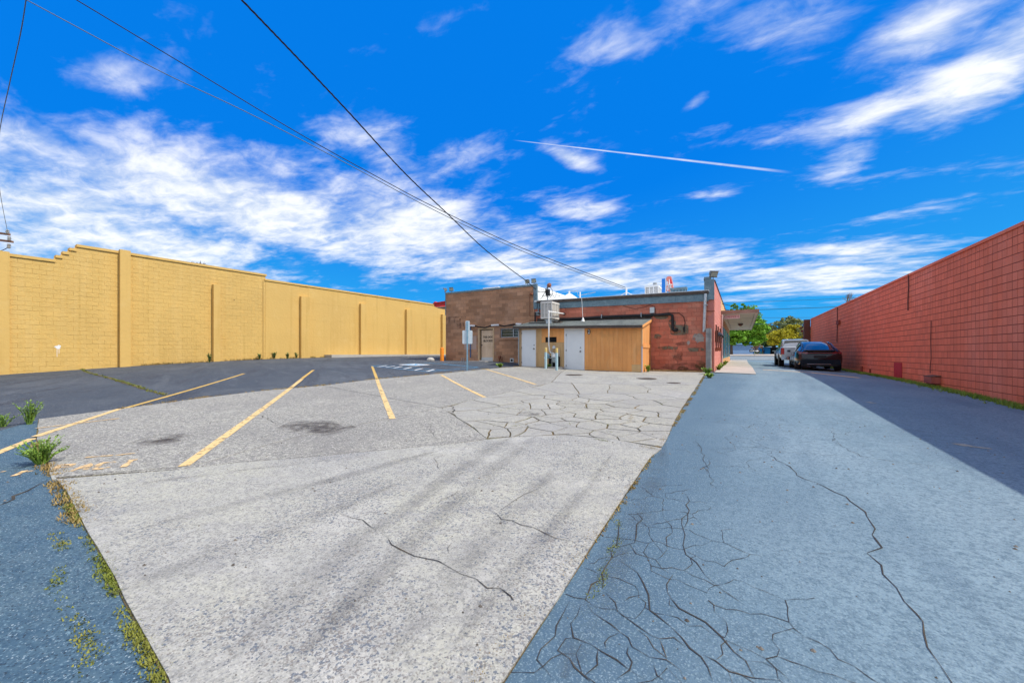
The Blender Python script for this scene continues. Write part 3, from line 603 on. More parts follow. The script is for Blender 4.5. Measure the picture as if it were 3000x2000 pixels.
AC = [
 (za([(1310, -10), (1345, 20), (1300, 100), (1325, 180), (1310, 260), (1330, 330), (1410, 390), (1480, 490), (1580, 580), (1680, 650), (1750, 700)]), .014),
 (za([(1230, 490), (1185, 560), (1190, 620), (1215, 665), (1280, 745), (1480, 850), (1600, 960), (1700, 1080), (1790, 1150), (1860, 1290)]), .018),
 (za([(1205, 665), (1205, 720), (1280, 745)]), .012),
 (za([(1790, 1150), (1920, 1160), (2040, 1220), (2130, 1300)]), .012),
 (za([(820, 375), (960, 470), (1005, 550), (1045, 640), (1055, 760), (1110, 800), (1220, 890), (1300, 970), (1360, 1050), (1450, 1120), (1500, 1200), (1540, 1310)]), .015),
 (za([(900, 250), (950, 325), (1100, 370), (1150, 440), (1230, 490)]), .012),
 (za([(560, 690), (620, 780), (760, 870), (830, 930), (890, 970), (920, 1040), (1050, 1120), (1180, 1140), (1280, 1210), (1330, 1310)]), .014),
 (za([(710, 620), (790, 700), (810, 770), (960, 880), (1060, 950), (1130, 980), (1240, 970), (1340, 1050)]), .013),
 (za([(530, 710), (500, 800), (450, 860), (470, 970), (600, 1020), (690, 1080), (800, 1140), (900, 1220), (1010, 1290)]), .015),
 (za([(470, 970), (410, 980), (350, 1070), (440, 1130), (480, 1200), (560, 1270), (600, 1310)]), .014),
 (za([(440, 690), (390, 790), (340, 880), (330, 960), (220, 1060), (190, 1140), (260, 1220), (320, 1300)]), .012),
 (za([(820, 70), (815, 180), (800, 260), (750, 290), (770, 350), (720, 420), (690, 480), (700, 540), (690, 600)]), .022),
 (za([(950, 0), (1000, 60), (955, 100), (950, 190), (940, 240), (870, 260), (790, 280)]), .018),
 (za([(690, 520), (610, 560), (560, 690)]), .022),
 (za([(1150, -20), (1160, 50), (1220, 110), (1180, 200), (1190, 290), (1150, 340), (1110, 370)]), .010),
 (za([(1070, 210), (1140, 300), (1160, 330)]), .009),
 (za([(660, 1060), (650, 1120), (655, 1180), (570, 1250), (560, 1270)]), .012),
 (za([(1130, 980), (1160, 1060), (1190, 1140)]), .012),
 (za([(720, 1060), (710, 1010), (740, 970), (830, 930)]), .010),
 (za([(890, 1040), (880, 1090), (920, 1160), (900, 1220), (800, 1290)]), .011),
 (za([(1460, 1100), (1560, 1150), (1660, 1230), (1840, 1280), (2060, 1300)]), .013),
 (za([(2000, 850), (2120, 910), (2230, 970), (2350, 1010)]), .011),
 (za([(1000, 640), (900, 660), (860, 690)]), .009), (za([(1085, 1180), (1110, 1260), (1180, 1310)]), .010),
 (zb([(375, 490), (330, 520), (440, 580), (520, 640), (570, 680), (720, 740), (850, 800), (920, 860), (975, 900), (1005, 960), (1040, 1010), (1020, 1050), (1050, 1090), (1085, 1135), (985, 1170), (1080, 1250), (1090, 1310), (1180, 1400), (1230, 1490), (1310, 1570), (1353, 1622), (1360, 1700), (1382, 1792), (1460, 1900), (1545, 2030), (1640, 2200), (1760, 2420)]), .024),
 (zb([(-80, 475), (100, 475), (230, 470), (390, 490), (540, 510), (720, 530), (880, 530)]), .010),
 (zb([(755, 340), (770, 400), (765, 440), (850, 480), (940, 530), (1150, 565), (1300, 580), (1600, 630), (1900, 680)]), .013),
 (zb([(730, 215), (810, 270), (870, 300), (1060, 345), (1300, 365), (1600, 390), (2000, 430)]), .011),
 (zb([(500, 255), (620, 290), (740, 300)]), .011), (zb([(580, 1165), (720, 1175), (870, 1165)]), .007),
 (zb([(100, 300), (150, 330), (220, 370), (280, 400)]), .009), (zb([(0, 1390), (70, 1440), (140, 1480)]), .008),
 (zb([(640, 300), (740, 310), (860, 330)]), .009), (zb([(120, 225), (400, 270), (620, 300)]), .008),
 ([(2035, 1290), (2055, 1320), (2060, 1350), (2075, 1390)], .012), ([(2085, 1345), (2060, 1370), (2080, 1400), (2100, 1440)], .010),
 ([(2000, 1440), (2020, 1470), (2015, 1510), (1990, 1560)], .014), ([(2110, 1330), (2160, 1318), (2230, 1310)], .008),
]
for i, (pl, w) in enumerate(AC): crack(pl, w * .36, .0095, alley, .03, i + 1)
def crazing(region, n, w, seed, parent, off, keep=.8):
    rnd = random.Random(seed); xs = [p[0] for p in region]; ys = [p[1] for p in region]; sd = []
    while len(sd) < n:
        q = (rnd.uniform(min(xs), max(xs)), rnd.uniform(min(ys), max(ys)))
        if inpoly(q[0], q[1], region): sd.append(q)
    mb = MB(); done = set()
    for i, s_ in enumerate(sd):
        cell = [tuple(p) for p in region]; sv_ = Vector(s_)
        for j, t_ in enumerate(sd):
            if i != j: tv_ = Vector(t_); cell = clip(cell, (tv_ + sv_) / 2, (tv_ - sv_).normalized())
            if len(cell) < 3: break
        for k in range(len(cell)):
            a, b = cell[k], cell[(k + 1) % len(cell)]; m = ((a[0] + b[0]) / 2, (a[1] + b[1]) / 2); key = (round(m[0], 3), round(m[1], 3))
            if key in done or (Vector(a) - Vector(b)).length < .03: continue
            done.add(key)
            dmin = min((Vector(region[q]) + (Vector(region[(q + 1) % len(region)]) - Vector(region[q])) * max(0, min(1, (Vector(m) - Vector(region[q])).dot(Vector(region[(q + 1) % len(region)]) - Vector(region[q])) / max(1e-6, (Vector(region[(q + 1) % len(region)]) - Vector(region[q])).length_squared))) - Vector(m)).length for q in range(len(region)))
            if dmin < .02 or rnd.random() > keep: continue
            ribbon(mb, polyjit([a, b], .05, .02, i * 31 + k), w, off, False, wj=.8, seed=i + k)
    return part('crack', mb, MT['crack'], parent, fix=False)
crazing([(-.86, 1.0), (1.1, 1.0), (1.0, 1.9), (.5, 2.6), (.05, 3.3), (-.35, 4.2), (-.82, 4.6)], 62, .0028, 5, alley, .0090)
crazing([(-.8, 4.6), (.1, 4.2), (.6, 6), (.3, 9), (-.7, 9.5)], 34, .003, 6, alley, .0090, .45)
crazing(PX((2180, 1215), (2560, 1240), (2420, 1320), (2150, 1300)), 26, .004, 7, alley, .0090, .4)
zc = lambda L_: [(600 + x / 2.613, 1300 + y / 2.613) for x, y in L_]
zd = lambda L_: [(1300 + x / 2.613, 1400 + y / 2.613) for x, y in L_]
CC = [
 (zd([(330, 260), (405, 290), (440, 335), (520, 345), (690, 400), (850, 480), (1000, 510), (1125, 570)]), .010),
 (zd([(-480, 440), (-330, 570), (-230, 620), (-40, 660), (10, 690), (130, 760), (250, 800), (330, 870), (430, 870), (510, 930), (540, 975), (690, 1010), (775, 1065)]), .012),
 (zc([(1000, 480), (1090, 500), (1200, 450)]), .008), (zc([(1010, 540), (1120, 585), (1250, 640), (1320, 690)]), .009),
 (zc([(1940, 370), (1850, 430), (1780, 470), (1640, 540)]), .006), (zd([(405, 290), (470, 240), (540, 190), (620, 140), (720, 100), (740, 60)]), .006),
 (zc([(1750, 120), (1780, 190), (1800, 210)]), .008), (zc([(1010, 540), (900, 610)]), .006), (zc([(1870, 870), (1860, 820), (1890, 780)]), .006),
 ([(430, 1185), (480, 1180), (520, 1190)], .010),
 ([(690, 1203), (770, 1222), (800, 1240), (840, 1252)], .016), ([(1094, 1160), (1180, 1140), (1250, 1128), (1330, 1122)], .018), ([(1290, 1153), (1330, 1164), (1400, 1166)], .012),
 ([(1322, 1190), (1332, 1205), (1322, 1214)], .05), ([(1434, 1105), (1446, 1098), (1500, 1096), (1548, 1089)], .022), ([(1540, 1098), (1565, 1096)], .03),
 ([(1260, 1245), (1262, 1270), (1280, 1290)], .012), ([(1700, 1165), (1750, 1150), (1830, 1140)], .008), ([(1150, 1200), (1210, 1190), (1293, 1196)], .014), ([(1960, 1145), (2000, 1135), (2030, 1140)], .01),
]
for i, (pl, w) in enumerate(CC): crack(pl, w * .5, .0245, lot, .03, 100 + i)
crack([(258, 1092), (330, 1110), (400, 1132), (440, 1145), (485, 1158)], .09, .006, ground, .06, 300, 'dirt')
crack([(0, 1482), (40, 1465), (80, 1440), (140, 1408)], .022, .010, ground, .05, 302)

# ---- painted lines
def line(name, a, b, w, off, mat, parent, taper=False):
    p, q = Vector(gxy(*a)), Vector(gxy(*b)); n = max(2, int((q - p).length / .25)); mb = MB()
    ribbon(mb, [p + (q - p) * i / n for i in range(n + 1)], w, off, False, wj=.06, seed=int(a[0])); return part(name, mb, MT[mat], parent, fix=False)
LW = .105
for c, a, b in [((538, 1371), (885, 1108.5), (918, 1084)), ((1150, 1230), (1104, 1109), (1090, 1073)), ((0, 1325), (355, 1199), (715, 1094.5))]:
    if a[0] == 355:
        line('stall_line', (-40, 1341), (98, 1285), LW, .010, 'stall', ground); line('stall_line', (104, 1283), (352, 1200), LW, .026, 'stall', lot)
    else: line('stall_line', c, (a[0], a[1] + 3), LW * 1.1, .026, 'stall', lot)
    line('stall_line', a, b, LW, .007, 'stall_a', ground)
line('stall_line', (1420, 1166), (1293, 1100), LW, .026, 'stall', lot)
line('stall_line', (1570, 1128), (1424, 1083), LW, .026, 'stall', lot)
line('stall_line', (102, 1259), (350, 1229), .07, .0275, 'faded', lot)
line('alley_mark', (2235, 1083), (2370, 1091), .30, .009, 'stall', alley); line('alley_mark', (2372, 1091), (2516, 1107), .26, .009, 'stall', alley)
line('alley_mark', (2800, 1300), (2838, 1308), .16, .010, 'tan_p', alley); line('alley_mark', (2838, 1308), (2905, 1316), .09, .010, 'tan_p', alley)
line('alley_mark', (2543, 1178), (2562, 1182), .13, .010, 'tan_p', alley)
# accessible bay
bb = lambda x, y: (1060 + x / 5.88, 1040 + y / 5.88)
for a, b in [((165, 190), (1130, 285)), ((270, 178), (1440, 265)), ((1060, 130), (2000, 212)), ((165, 190), (430, 175)), ((1130, 285), (2020, 212)), ((1400, 160), (1990, 208)), ((430, 175), (800, 178))]: line('bay_line', bb(*a), bb(*b), .10, .008, 'blue_p', ground)
for a, b in [((275, 205), (435, 180)), ((415, 212), (570, 190)), ((555, 224), (695, 198)), ((725, 242), (860, 212)), ((910, 262), (1050, 232)), ((1125, 282), (1250, 250))]: line('bay_stripe', bb(*a), bb(*b), .12, .0105, 'white_p', ground)
ac = on_g(*bb(905, 166))
def disc(cx, cy, rx, ry, off, mat, name, parent, n=28, hole=None):
    mb = MB(); pts = [(cx + rx * math.cos(2 * math.pi * i / n), cy + ry * math.sin(2 * math.pi * i / n)) for i in range(n)]
    mb.quad(*[(x, y, g1(x, y) + off) for x, y in pts]); return part(name, mb, MT[mat], parent, fix=False)
wq = PX(bb(620, 166), bb(930, 187), bb(1190, 166), bb(900, 148)); mb = MB(); mb.quad(*[(x, y, g1(x, y) + .008) for x, y in wq]); part('bay_symbol_ground', mb, MT['white_p'], ground, fix=False)
bq = [tuple(Vector((ac.x, ac.y)) + (Vector(p) - Vector((ac.x, ac.y))) * .72) for p in wq]; mb = MB(); mb.quad(*[(x, y, g1(x, y) + .0105) for x, y in bq]); part('bay_symbol_field', mb, MT['blue_p'], ground, fix=False)
# wheelchair figure: ring, body and head in white
u = (Vector(wq[2]) - Vector(wq[0])) * .5; v = (Vector(wq[3]) - Vector(wq[1])) * .5; o_ = Vector((ac.x, ac.y))
def symp(a, b): p = o_ + u * a + v * b; return (p.x, p.y)
mb = MB(); ribbon(mb, [Vector(symp(.05 + .22 * math.cos(t), -.10 + .22 * math.sin(t))) for t in [math.radians(k) for k in range(130, 420, 15)]], .10, .013, False, wj=0)
ribbon(mb, [Vector(symp(*p)) for p in [(-.02, .40), (-.02, .08), (.22, .06), (.30, -.25), (.38, -.23)]], .11, .0135, False, wj=0)
c0 = [symp(-.02 + .07 * math.cos(t), .50 + .07 * math.sin(t)) for t in [2 * math.pi * k / 12 for k in range(12)]]; mb.quad(*[(x, y, g1(x, y) + .0135) for x, y in c0])
part('bay_symbol_figure', mb, MT['white_p'], ground, fix=False)
# letters PACT (the rest of the word has worn away)
STROKES = {'P': [[(0, 0), (0, 1), (.6, 1), (.6, .5), (0, .5)]], 'A': [[(0, 0), (.35, 1), (.7, 0)], [(.15, .38), (.55, .38)]], 'C': [[(.65, .85), (.5, 1), (.1, 1), (0, .85), (0, .15), (.1, 0), (.5, 0), (.65, .15)]], 'T': [[(.3, 0), (.3, 1)], [(0, 1), (.65, 1)]]}
for ch, bl, br, tl in [('P', (165, 1382), (212, 1379), (172, 1368)), ('A', (205, 1387), (248, 1384), (246, 1364)), ('C', (272, 1381), (318, 1376), (296, 1362)), ('T', (348, 1375), (376, 1372), (376, 1354))]:
    a, b, c = [Vector(gxy(*p)) for p in (bl, br, tl)]; uu = (b - a) / .66; vv = (c - a) - 0 * uu; mb = MB()
    for st in STROKES[ch]:
        ribbon(mb, polyjit([a + uu * p[0] + vv * p[1] for p in st], .08, .0), .055, .0265, False, wj=.25, seed=ord(ch))
    part('letter', mb, MT['faded'], lot, fix=False)
for a, b in [((250, 1345), (290, 1342)), ((295, 1341), (330, 1339)), ((338, 1339), (396, 1332))]: line('letter', a, b, .05, .0265, 'faded', lot)
for a, b in [((38, 1396), (58, 1388)), ((62, 1386), (74, 1380)), ((80, 1384), (98, 1380)), ((0, 1384), (14, 1383))]: line('letter', a, b, .05, .0105, 'faded', ground)
for k in range(12):
    f0, f1 = k / 12, (k + .6) / 12; line('edge_dash', (257 + 148 * f0, 1079 - 9.5 * f0), (257 + 148 * f1, 1079 - 9.5 * f1), .10, .009, 'white_p', ground)
# manhole lids
def manhole(px, py, r, label):
    p = on_g(px, py); mb = MB(); mb.lathe([(r, 0), (r, .012), (r - .02, .016), (r - .05, .016), (r - .06, .011), (.06, .011)], (p.x, p.y, p.z + .014), n=26)
    t = thing('manhole_cover', label, 'manhole cover', (p.x, p.y, p.z + .014), 'manhole covers in the concrete'); part('lid', mb, MT['castiron'], t)
    mb = MB()
    for k in range(7):
        a = k - 3
        if abs(a) * .09 < r - .07: h = math.sqrt((r - .07) ** 2 - (a * .09) ** 2); mb.box((p.x - h, p.y + a * .09 - .02, p.z + .024), (p.x + h, p.y + a * .09 + .02, p.z + .031))
    part('tread', mb, MT['castiron'], t)
manhole(1682, 1099, .34, 'round iron manhole cover in concrete in front of the right-hand white shed door')
manhole(1893, 1110, .36, 'round iron manhole cover in concrete near the right corner of the wooden shed')
manhole(1973, 1123, .22, 'small faint iron cover in concrete nearest the asphalt driveway')

# ------------------------------------------------------------------ block walls
def proj(p):
    X = p[0] * CT + p[1] * ST; d = -p[0] * ST + p[1] * CT
    return (CX + F_PX * X / d, HY - F_PX * (p[2] - EYE) / d, d) if d > .1 else (-9e9, 0, d)
def pillow(mb, x0, x1, h, pr, ch):
    i = len(mb.v)
    mb.v += [(x0, 0, -h / 2), (x1, 0, -h / 2), (x1, 0, h / 2), (x0, 0, h / 2), (x0 + ch, -pr, -h / 2 + ch), (x1 - ch, -pr, -h / 2 + ch), (x1 - ch, -pr, h / 2 - ch), (x0 + ch, -pr, h / 2 - ch)]
    mb.f += [tuple(i + k for k in q) for q in ((4, 5, 6, 7), (0, 1, 5, 4), (1, 2, 6, 5), (2, 3, 7, 6), (3, 0, 4, 7))]
def blocks(parent, p0, ang, length, zs, bw, bh, mat, gap=.01, pr=.008, ch=.005, running=True, scored=None, skip=None, name='block', cap=300, jitter=.0015, top=None):
    """p0 world xy of the wall's start; ang = direction of the wall; the face looks to the right of that direction's -90 deg... local -y"""
    e = Vector((math.cos(ang), math.sin(ang))); nrm = Vector((math.sin(ang), -math.cos(ang)))
    cache = {}; items = []; b = BASE[parent]
    row = 0; z = zs[0]
    while z + bh * .4 < zs[1]:
        hh = min(bh, zs[1] - z)
        u = -(bw / 2 if (running and row % 2) else 0)
        while u < length - .02:
            a0, a1 = max(0, u), min(length, u + bw); w = a1 - a0; um = (a0 + a1) / 2; zm = z + hh / 2
            if w > .06 and not (skip and skip(um, zm, w)) and not (top and zm + hh * .3 > top(um)):
                sc = bool(scored and scored(row, z)) and w > bw * .7
                items.append((um, zm, round(w, 3), round(hh, 3), sc))
            u += bw
        z += bh; row += 1
    def wpos(it): q = Vector(p0) + e * it[0]; return Vector((q.x, q.y, it[1]))
    def key(it):
        p = wpos(it); px, py, d = proj(p)
        if not (-20 < px < 3020 and 0 < py < 2000): return 1e9
        return d * d / max(.05, abs((Vector((p.x, p.y)).normalized()).dot(nrm))) / (it[2] * it[3])
    ks = sorted(items, key=key); ind = [k for k in ks[:cap] if key(k) < 1e8]; rest = ks[len(ind):]
    rnd = random.Random(3)
    for it in ind:
        kk = it[2:]
        if kk not in cache:
            mb = MB(); w, h = it[2] - gap, it[3] - gap
            if it[4]: pillow(mb, -w / 2, -gap * .42, h, pr, ch); pillow(mb, gap * .42, w / 2, h, pr, ch)
            else: pillow(mb, -w / 2, w / 2, h, pr, ch)
            cache[kk] = mb.mesh(name, (0, 0, 0), mat, fix=False)
        o = bpy.data.objects.new(name, cache[kk]); C.objects.link(o); o.parent = parent
        o.location = wpos(it) - b - Vector((nrm.x, nrm.y, 0)) * -rnd.uniform(-jitter, jitter); o.rotation_euler = (0, 0, ang)
    if rest:
        mb = MB()
        for it in rest:
            t = MB(); w, h = it[2] - gap, it[3] - gap
            if it[4]: pillow(t, -w / 2, -gap * .42, h, pr, ch); pillow(t, gap * .42, w / 2, h, pr, ch)
            else: pillow(t, -w / 2, w / 2, h, pr, ch)
            p = wpos(it); j = rnd.uniform(-jitter, jitter); i0 = len(mb.v)
            for x, y, zz in t.v: y += j; mb.v.append((p.x + e.x * x - nrm.x * y, p.y + e.y * x - nrm.y * y, p.z + zz))
            mb.f += [tuple(i0 + q for q in f) for f in t.f]
        part('blockwork', mb, mat, parent, kind='stuff', fix=False)
TXT = {}
def text(s, o, u, v, size, mat, name, parent, depth=.003, align='CENTER', bold=0.0, sx=1.0):
    cu = bpy.data.curves.new('txt', 'FONT'); cu.body = s; cu.align_x = align; cu.size = 1; cu.offset = bold; cu.extrude = 0; cu.resolution_u = 3
    to = bpy.data.objects.new('txt', cu); me = bpy.data.meshes.new_from_object(to)
    o, u, v = Vector(o), Vector(u).normalized(), Vector(v).normalized(); mb = MB()
    for q in me.vertices: p = o + u * q.co.x * size * sx + v * q.co.y * size; mb.v.append(tuple(p))
    mb.f = [tuple(p.vertices) for p in me.polygons]
    bpy.data.objects.remove(to); bpy.data.curves.remove(cu); bpy.data.meshes.remove(me)
    return part(name, mb, mat, parent, fix=False)

# ================================================================== red block building on the right
def red_building():
    ztop = 4.34; y0, y1 = -4.0, 42.2
    t = thing('red_block_building', 'long red painted block building running along the right side of the driveway', 'building', (RX, 19, 0))
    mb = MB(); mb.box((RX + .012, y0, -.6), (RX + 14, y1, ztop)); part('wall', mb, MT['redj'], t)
    blocks(t, (RX + .010, y1), R(-90), y1 - y0, (.28 - 8 * .0, ztop - .02), .4064, .2032, MT['red'], gap=.015, pr=.004, ch=.002, running=False,
           scored=lambda r, z: not (ztop - .02 - z < 5.2 * .2032 and ztop - .02 - z > 3.1 * .2032), jitter=.0015)
    mb = MB(); mb.box((RX + .004, y0, -.5), (RX + .011, y1, .28)); part('footing', mb, MT['red'], t)
    # thin metal coping in lengths
    yy = y0
    while yy < y1:
        mb = MB(); mb.box((RX - .03, yy + .002, ztop - .025), (RX + .3, min(yy + 3.05, y1) - .002, ztop + .055)); part('coping', mb, MT['red'], t); yy += 3.05
    mb = MB(); mb.box((RX + .3, y0, ztop - .3), (RX + 13.9, y1 - .1, ztop - .12)); part('roof', mb, MT['roofw'], t)
    # brown end pier
    p = on_x(2378, 935, RX); mb = MB(); mb.box((RX - .45, y1, -.3), (RX - .02, y1 + .4, ztop + .02)); part('end_pier', mb, MT['iron'], t)
    # cracks and conduits on the face
    def wpt(px, py, off=.0): q = on_x(px, py, RX - off); return q
    for pts, r, nm in [([(2661, 802), (2662, 840), (2660, 880), (2660, 909)], .018, 'conduit'), ([(2453, 899), (2453, 940), (2452, 1002)], .022, 'conduit'), ([(2728, 940), (2727, 1000), (2728, 1050), (2725, 1075), (2725, 1092)], .010, 'conduit'), ([(2525, 1073), (2525, 1089)], .05, 'pipe_stub'), ([(2549, 1081), (2549, 1091)], .04, 'pipe_stub')]:
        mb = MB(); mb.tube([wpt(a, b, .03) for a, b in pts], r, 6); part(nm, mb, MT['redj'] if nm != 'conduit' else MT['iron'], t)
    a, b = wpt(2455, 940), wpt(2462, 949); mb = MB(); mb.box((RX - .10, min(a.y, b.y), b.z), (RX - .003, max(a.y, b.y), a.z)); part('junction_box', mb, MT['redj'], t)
    a, b = wpt(2620, 1061), wpt(2643, 1106); mb = MB(); mb.box((RX - .012, b.y, b.z - .06), (RX + .0, a.y, a.z)); part('access_panel', mb, M('crimson_panel', (.50, .035, .04), .7, layers=[('n', 3, (.42, .03, .035), .45, .7)]), t, label='brighter crimson painted patch low on the wall')
    # wooden box on the wall
    a, b = wpt(2709, 1097, .2), wpt(2757, 1126, 0); y_n, y_f, zt, zb = min(a.y, b.y), max(a.y, b.y), a.z - .05, b.z + .02
    w = thing('wooden_wall_box', 'small weathered red brown wooden box fixed low on red block wall', 'box', (RX - .15, (y_n + y_f) / 2, zb))
    for k in range(2):
        h = (zt - zb) / 2; mb = MB(); mb.box((RX - .22, y_n, zb + k * h + .004), (RX - .19, y_f, zb + (k + 1) * h - .004)); part('front_board', mb, MT['bwood'], w)
    mb = MB(); mb.box((RX - .19, y_n, zb), (RX - .005, y_n + .03, zt)); part('end_board', mb, MT['bwood'], w)
    mb = MB(); mb.box((RX - .19, y_f - .03, zb), (RX - .005, y_f, zt)); part('end_board', mb, MT['bwood'], w)
    mb = MB(); mb.hexa([(RX - .23, y_n - .01, zt + .002), (RX - .005, y_n - .01, zt + .03), (RX - .005, y_f + .01, zt + .03), (RX - .23, y_f + .01, zt + .002), (RX - .23, y_n - .01, zt + .02), (RX - .005, y_n - .01, zt + .05), (RX - .005, y_f + .01, zt + .05), (RX - .23, y_f + .01, zt + .02)]); part('lid', mb, MT['polew'], w)
    mb = MB(); mb.box((RX - .18, y_n + .05, zb - .02), (RX - .01, y_f - .05, zb + .02)); part('bottom_board', mb, MT['dark'], w)
red_building()

# ================================================================== yellow building on the left
YP0 = at_d(30, HY, 16.7); YDIR = ray(2235, HY); YDIR = Vector((YDIR.x, YDIR.y)).normalized(); YANG = math.atan2(YDIR.y, YDIR.x)
YN = Vector((YDIR.y, -YDIR.x))          # outward (towards the lot)
def yl(px, py, off=0.0):                  # point of the yellow wall seen at a pixel -> (u along wall, z)
    p = on_pl(px, py, (YP0.x + YN.x * off, YP0.y + YN.y * off), YDIR); return ((Vector((p.x, p.y)) - Vector((YP0.x, YP0.y))).dot(YDIR), p.z)
def yw(u, off, z): q = Vector((YP0.x, YP0.y)) + YDIR * u + YN * off; return Vector((q.x, q.y, z))
def ybox(mb, u0, u1, o0, o1, z0, z1): return mb.hexa([yw(u0, o1, z0), yw(u1, o1, z0), yw(u1, o0, z0), yw(u0, o0, z0), yw(u0, o1, z1), yw(u1, o1, z1), yw(u1, o0, z1), yw(u0, o0, z1)])
def yellow_building():
    uA = -12.0; uP0 = yl(30, 800)[0]; s = [yl(168.6, 748), yl(188.8, 738), yl(208.6, 727.5), yl(230, 717)]
    uB = yl(778, 900)[0]; uC = yl(1310, 950)[0] + 9
    zl = yl(30, 747)[1]; zm = 6.46; zr = 6.16
    t = thing('yellow_block_building', 'long mustard yellow building with stepped parapet and pilasters left of the lot', 'building', tuple(yw(8, 0, 0)))
    steps = [zl] + [zl + (zm - zl) * (k + 1) / 4 for k in range(4)]; ustep = [s[k][0] for k in range(4)]
    def top(u):
        if u > uB: return zr
        z = steps[0]
        for k in range(4):
            if u > ustep[k]: z = steps[k + 1]
        return z
    segs = [(uA, ustep[0])] + [(ustep[k], ustep[k + 1]) for k in range(3)] + [(ustep[3], uB), (uB, uC)]
    for k, (a, b) in enumerate(segs):
        zt = top((a + b) / 2); mb = MB(); ybox(mb, a, b, -.008 if k < 5 else -.006, -12, -.5, zt - .03); part('wall', mb, MT['yel'], t)
        mb = MB(); ybox(mb, a - (.06 if k else 0), b + (.05 if k == 4 else -.061 if k < 4 else 0), .05, -.35, zt - .06, zt + .06); part('coping', mb, MT['yel_pl'], t)
        if k in (0, 4, 5):
            mb = MB(); ybox(mb, a, b, -.36, -11.8, zt - .5, zt - .3); part('roof', mb, MT['roofw'], t)
    uS = ustep[0] - .01
    blocks(t, tuple(yw(uA, -.008, 0)[:2]), YANG, uB - uA - .02, (.05, zm), .4064, .2032, MT['yel'], gap=.005, pr=.007, ch=.004, top=lambda u: top(u + uA) - .05, jitter=.0038)
    # rendered panels in lifts between pilasters
    pil = []
    for px0, px1, py, full in [(-8, 30, 747, True), (346, 383, 745, True), (620, 646, 832, False), (877, None, 867, False), (1052, None, 889, False), (1186, None, 906, False), (1291, None, 920, False)]:
        u0 = yl(px0 + 6, 1000, .25)[0] if px0 > 0 else yl(px0, 1000, .12)[0]; u1 = yl(px1, 1000, .25)[0] if px1 else u0 + .62
        zt = yl(px0 + 4, py, .25)[1] if not full else top(u0 + .2) + .11
        dep = .12 if px0 < 0 else .25
        mb = MB(); ybox(mb, u0, u1, dep, -.02, -.3, zt); part('pilaster', mb, MT['yel_pl'], t); pil.append((u0, u1))
    us = [uB] + [v for p in pil[3:] for v in p] + [uC]
    for k in range(0, len(us) - 1, 2):
        a, b = us[k] + .004, us[k + 1] - .004; z = .0
        for lift in (1.45, 1.15, 1.2, 1.2, 1.2):
            z1 = min(z + lift, zr - .08)
            if z1 > z + .1:
                mb = MB(); ybox(mb, a, b, .004, -.005, z + .002, z1 - .002); part('panel', mb, MT['yel_pl'], t)
            z = z1
    mb = MB(); mb.tube([yw(yl(771, 1000)[0], .03, .6), yw(yl(771, 1000)[0], .03, zm - .35)], .022, 6); part('conduit', mb, MT['yel_pl'], t)
    # white splash
    u0, z0 = yl(170, 1016); mb = MB(); n = 14
    mb.quad(*[yw(u0 + (.05 + .05 * ((k * 7) % 5) / 4) * math.cos(2 * math.pi * k / n) * 1.3, .004, z0 + (.05 + .05 * ((k * 5) % 4) / 3) * math.sin(2 * math.pi * k / n)) for k in range(n)])
    for du, l in ((-.03, .45), (.03, .3)): mb.quad(yw(u0 + du - .006, .0045, z0 - l), yw(u0 + du + .006, .0045, z0 - l), yw(u0 + du + .008, .0045, z0), yw(u0 + du - .008, .0045, z0))
    part('paint_splash', mb, MT['white'], t, fix=False)
    u0, z0 = yl(686, 879); mb = MB(); mb.lathe([(.03, 0), (.03, .01)], yw(u0, -.002, z0), tuple(YN) + (0,), 8); part('anchor_hole', mb, MT['iron'], t)
    # kerb of concrete at the far end and a roof vent
    mb = MB(); ybox(mb, yl(950, 1049)[0], uC, .9, 0, .5, 1.33); part('footing_kerb', mb, MT['sidewalk'], t)
    # roof vent cap
    p = at_d(1153, 880, 37.5); v = thing('roof_vent', 'small mushroom roof vent above the far yellow parapet', 'vent', (p.x, p.y, 5.6))
    mb = MB(); mb.lathe([(.10, 0), (.10, p.z - 5.6)], (p.x, p.y, 5.6), n=10); part('pipe', mb, MT['galvd'], v, True)
    mb = MB(); mb.lathe([(.10, 0), (.3, .03), (.3, .09), (.16, .2), (.05, .24)], (p.x, p.y, p.z - .02), n=14); part('cap', mb, MT['galvd'], v, True)
yellow_building()

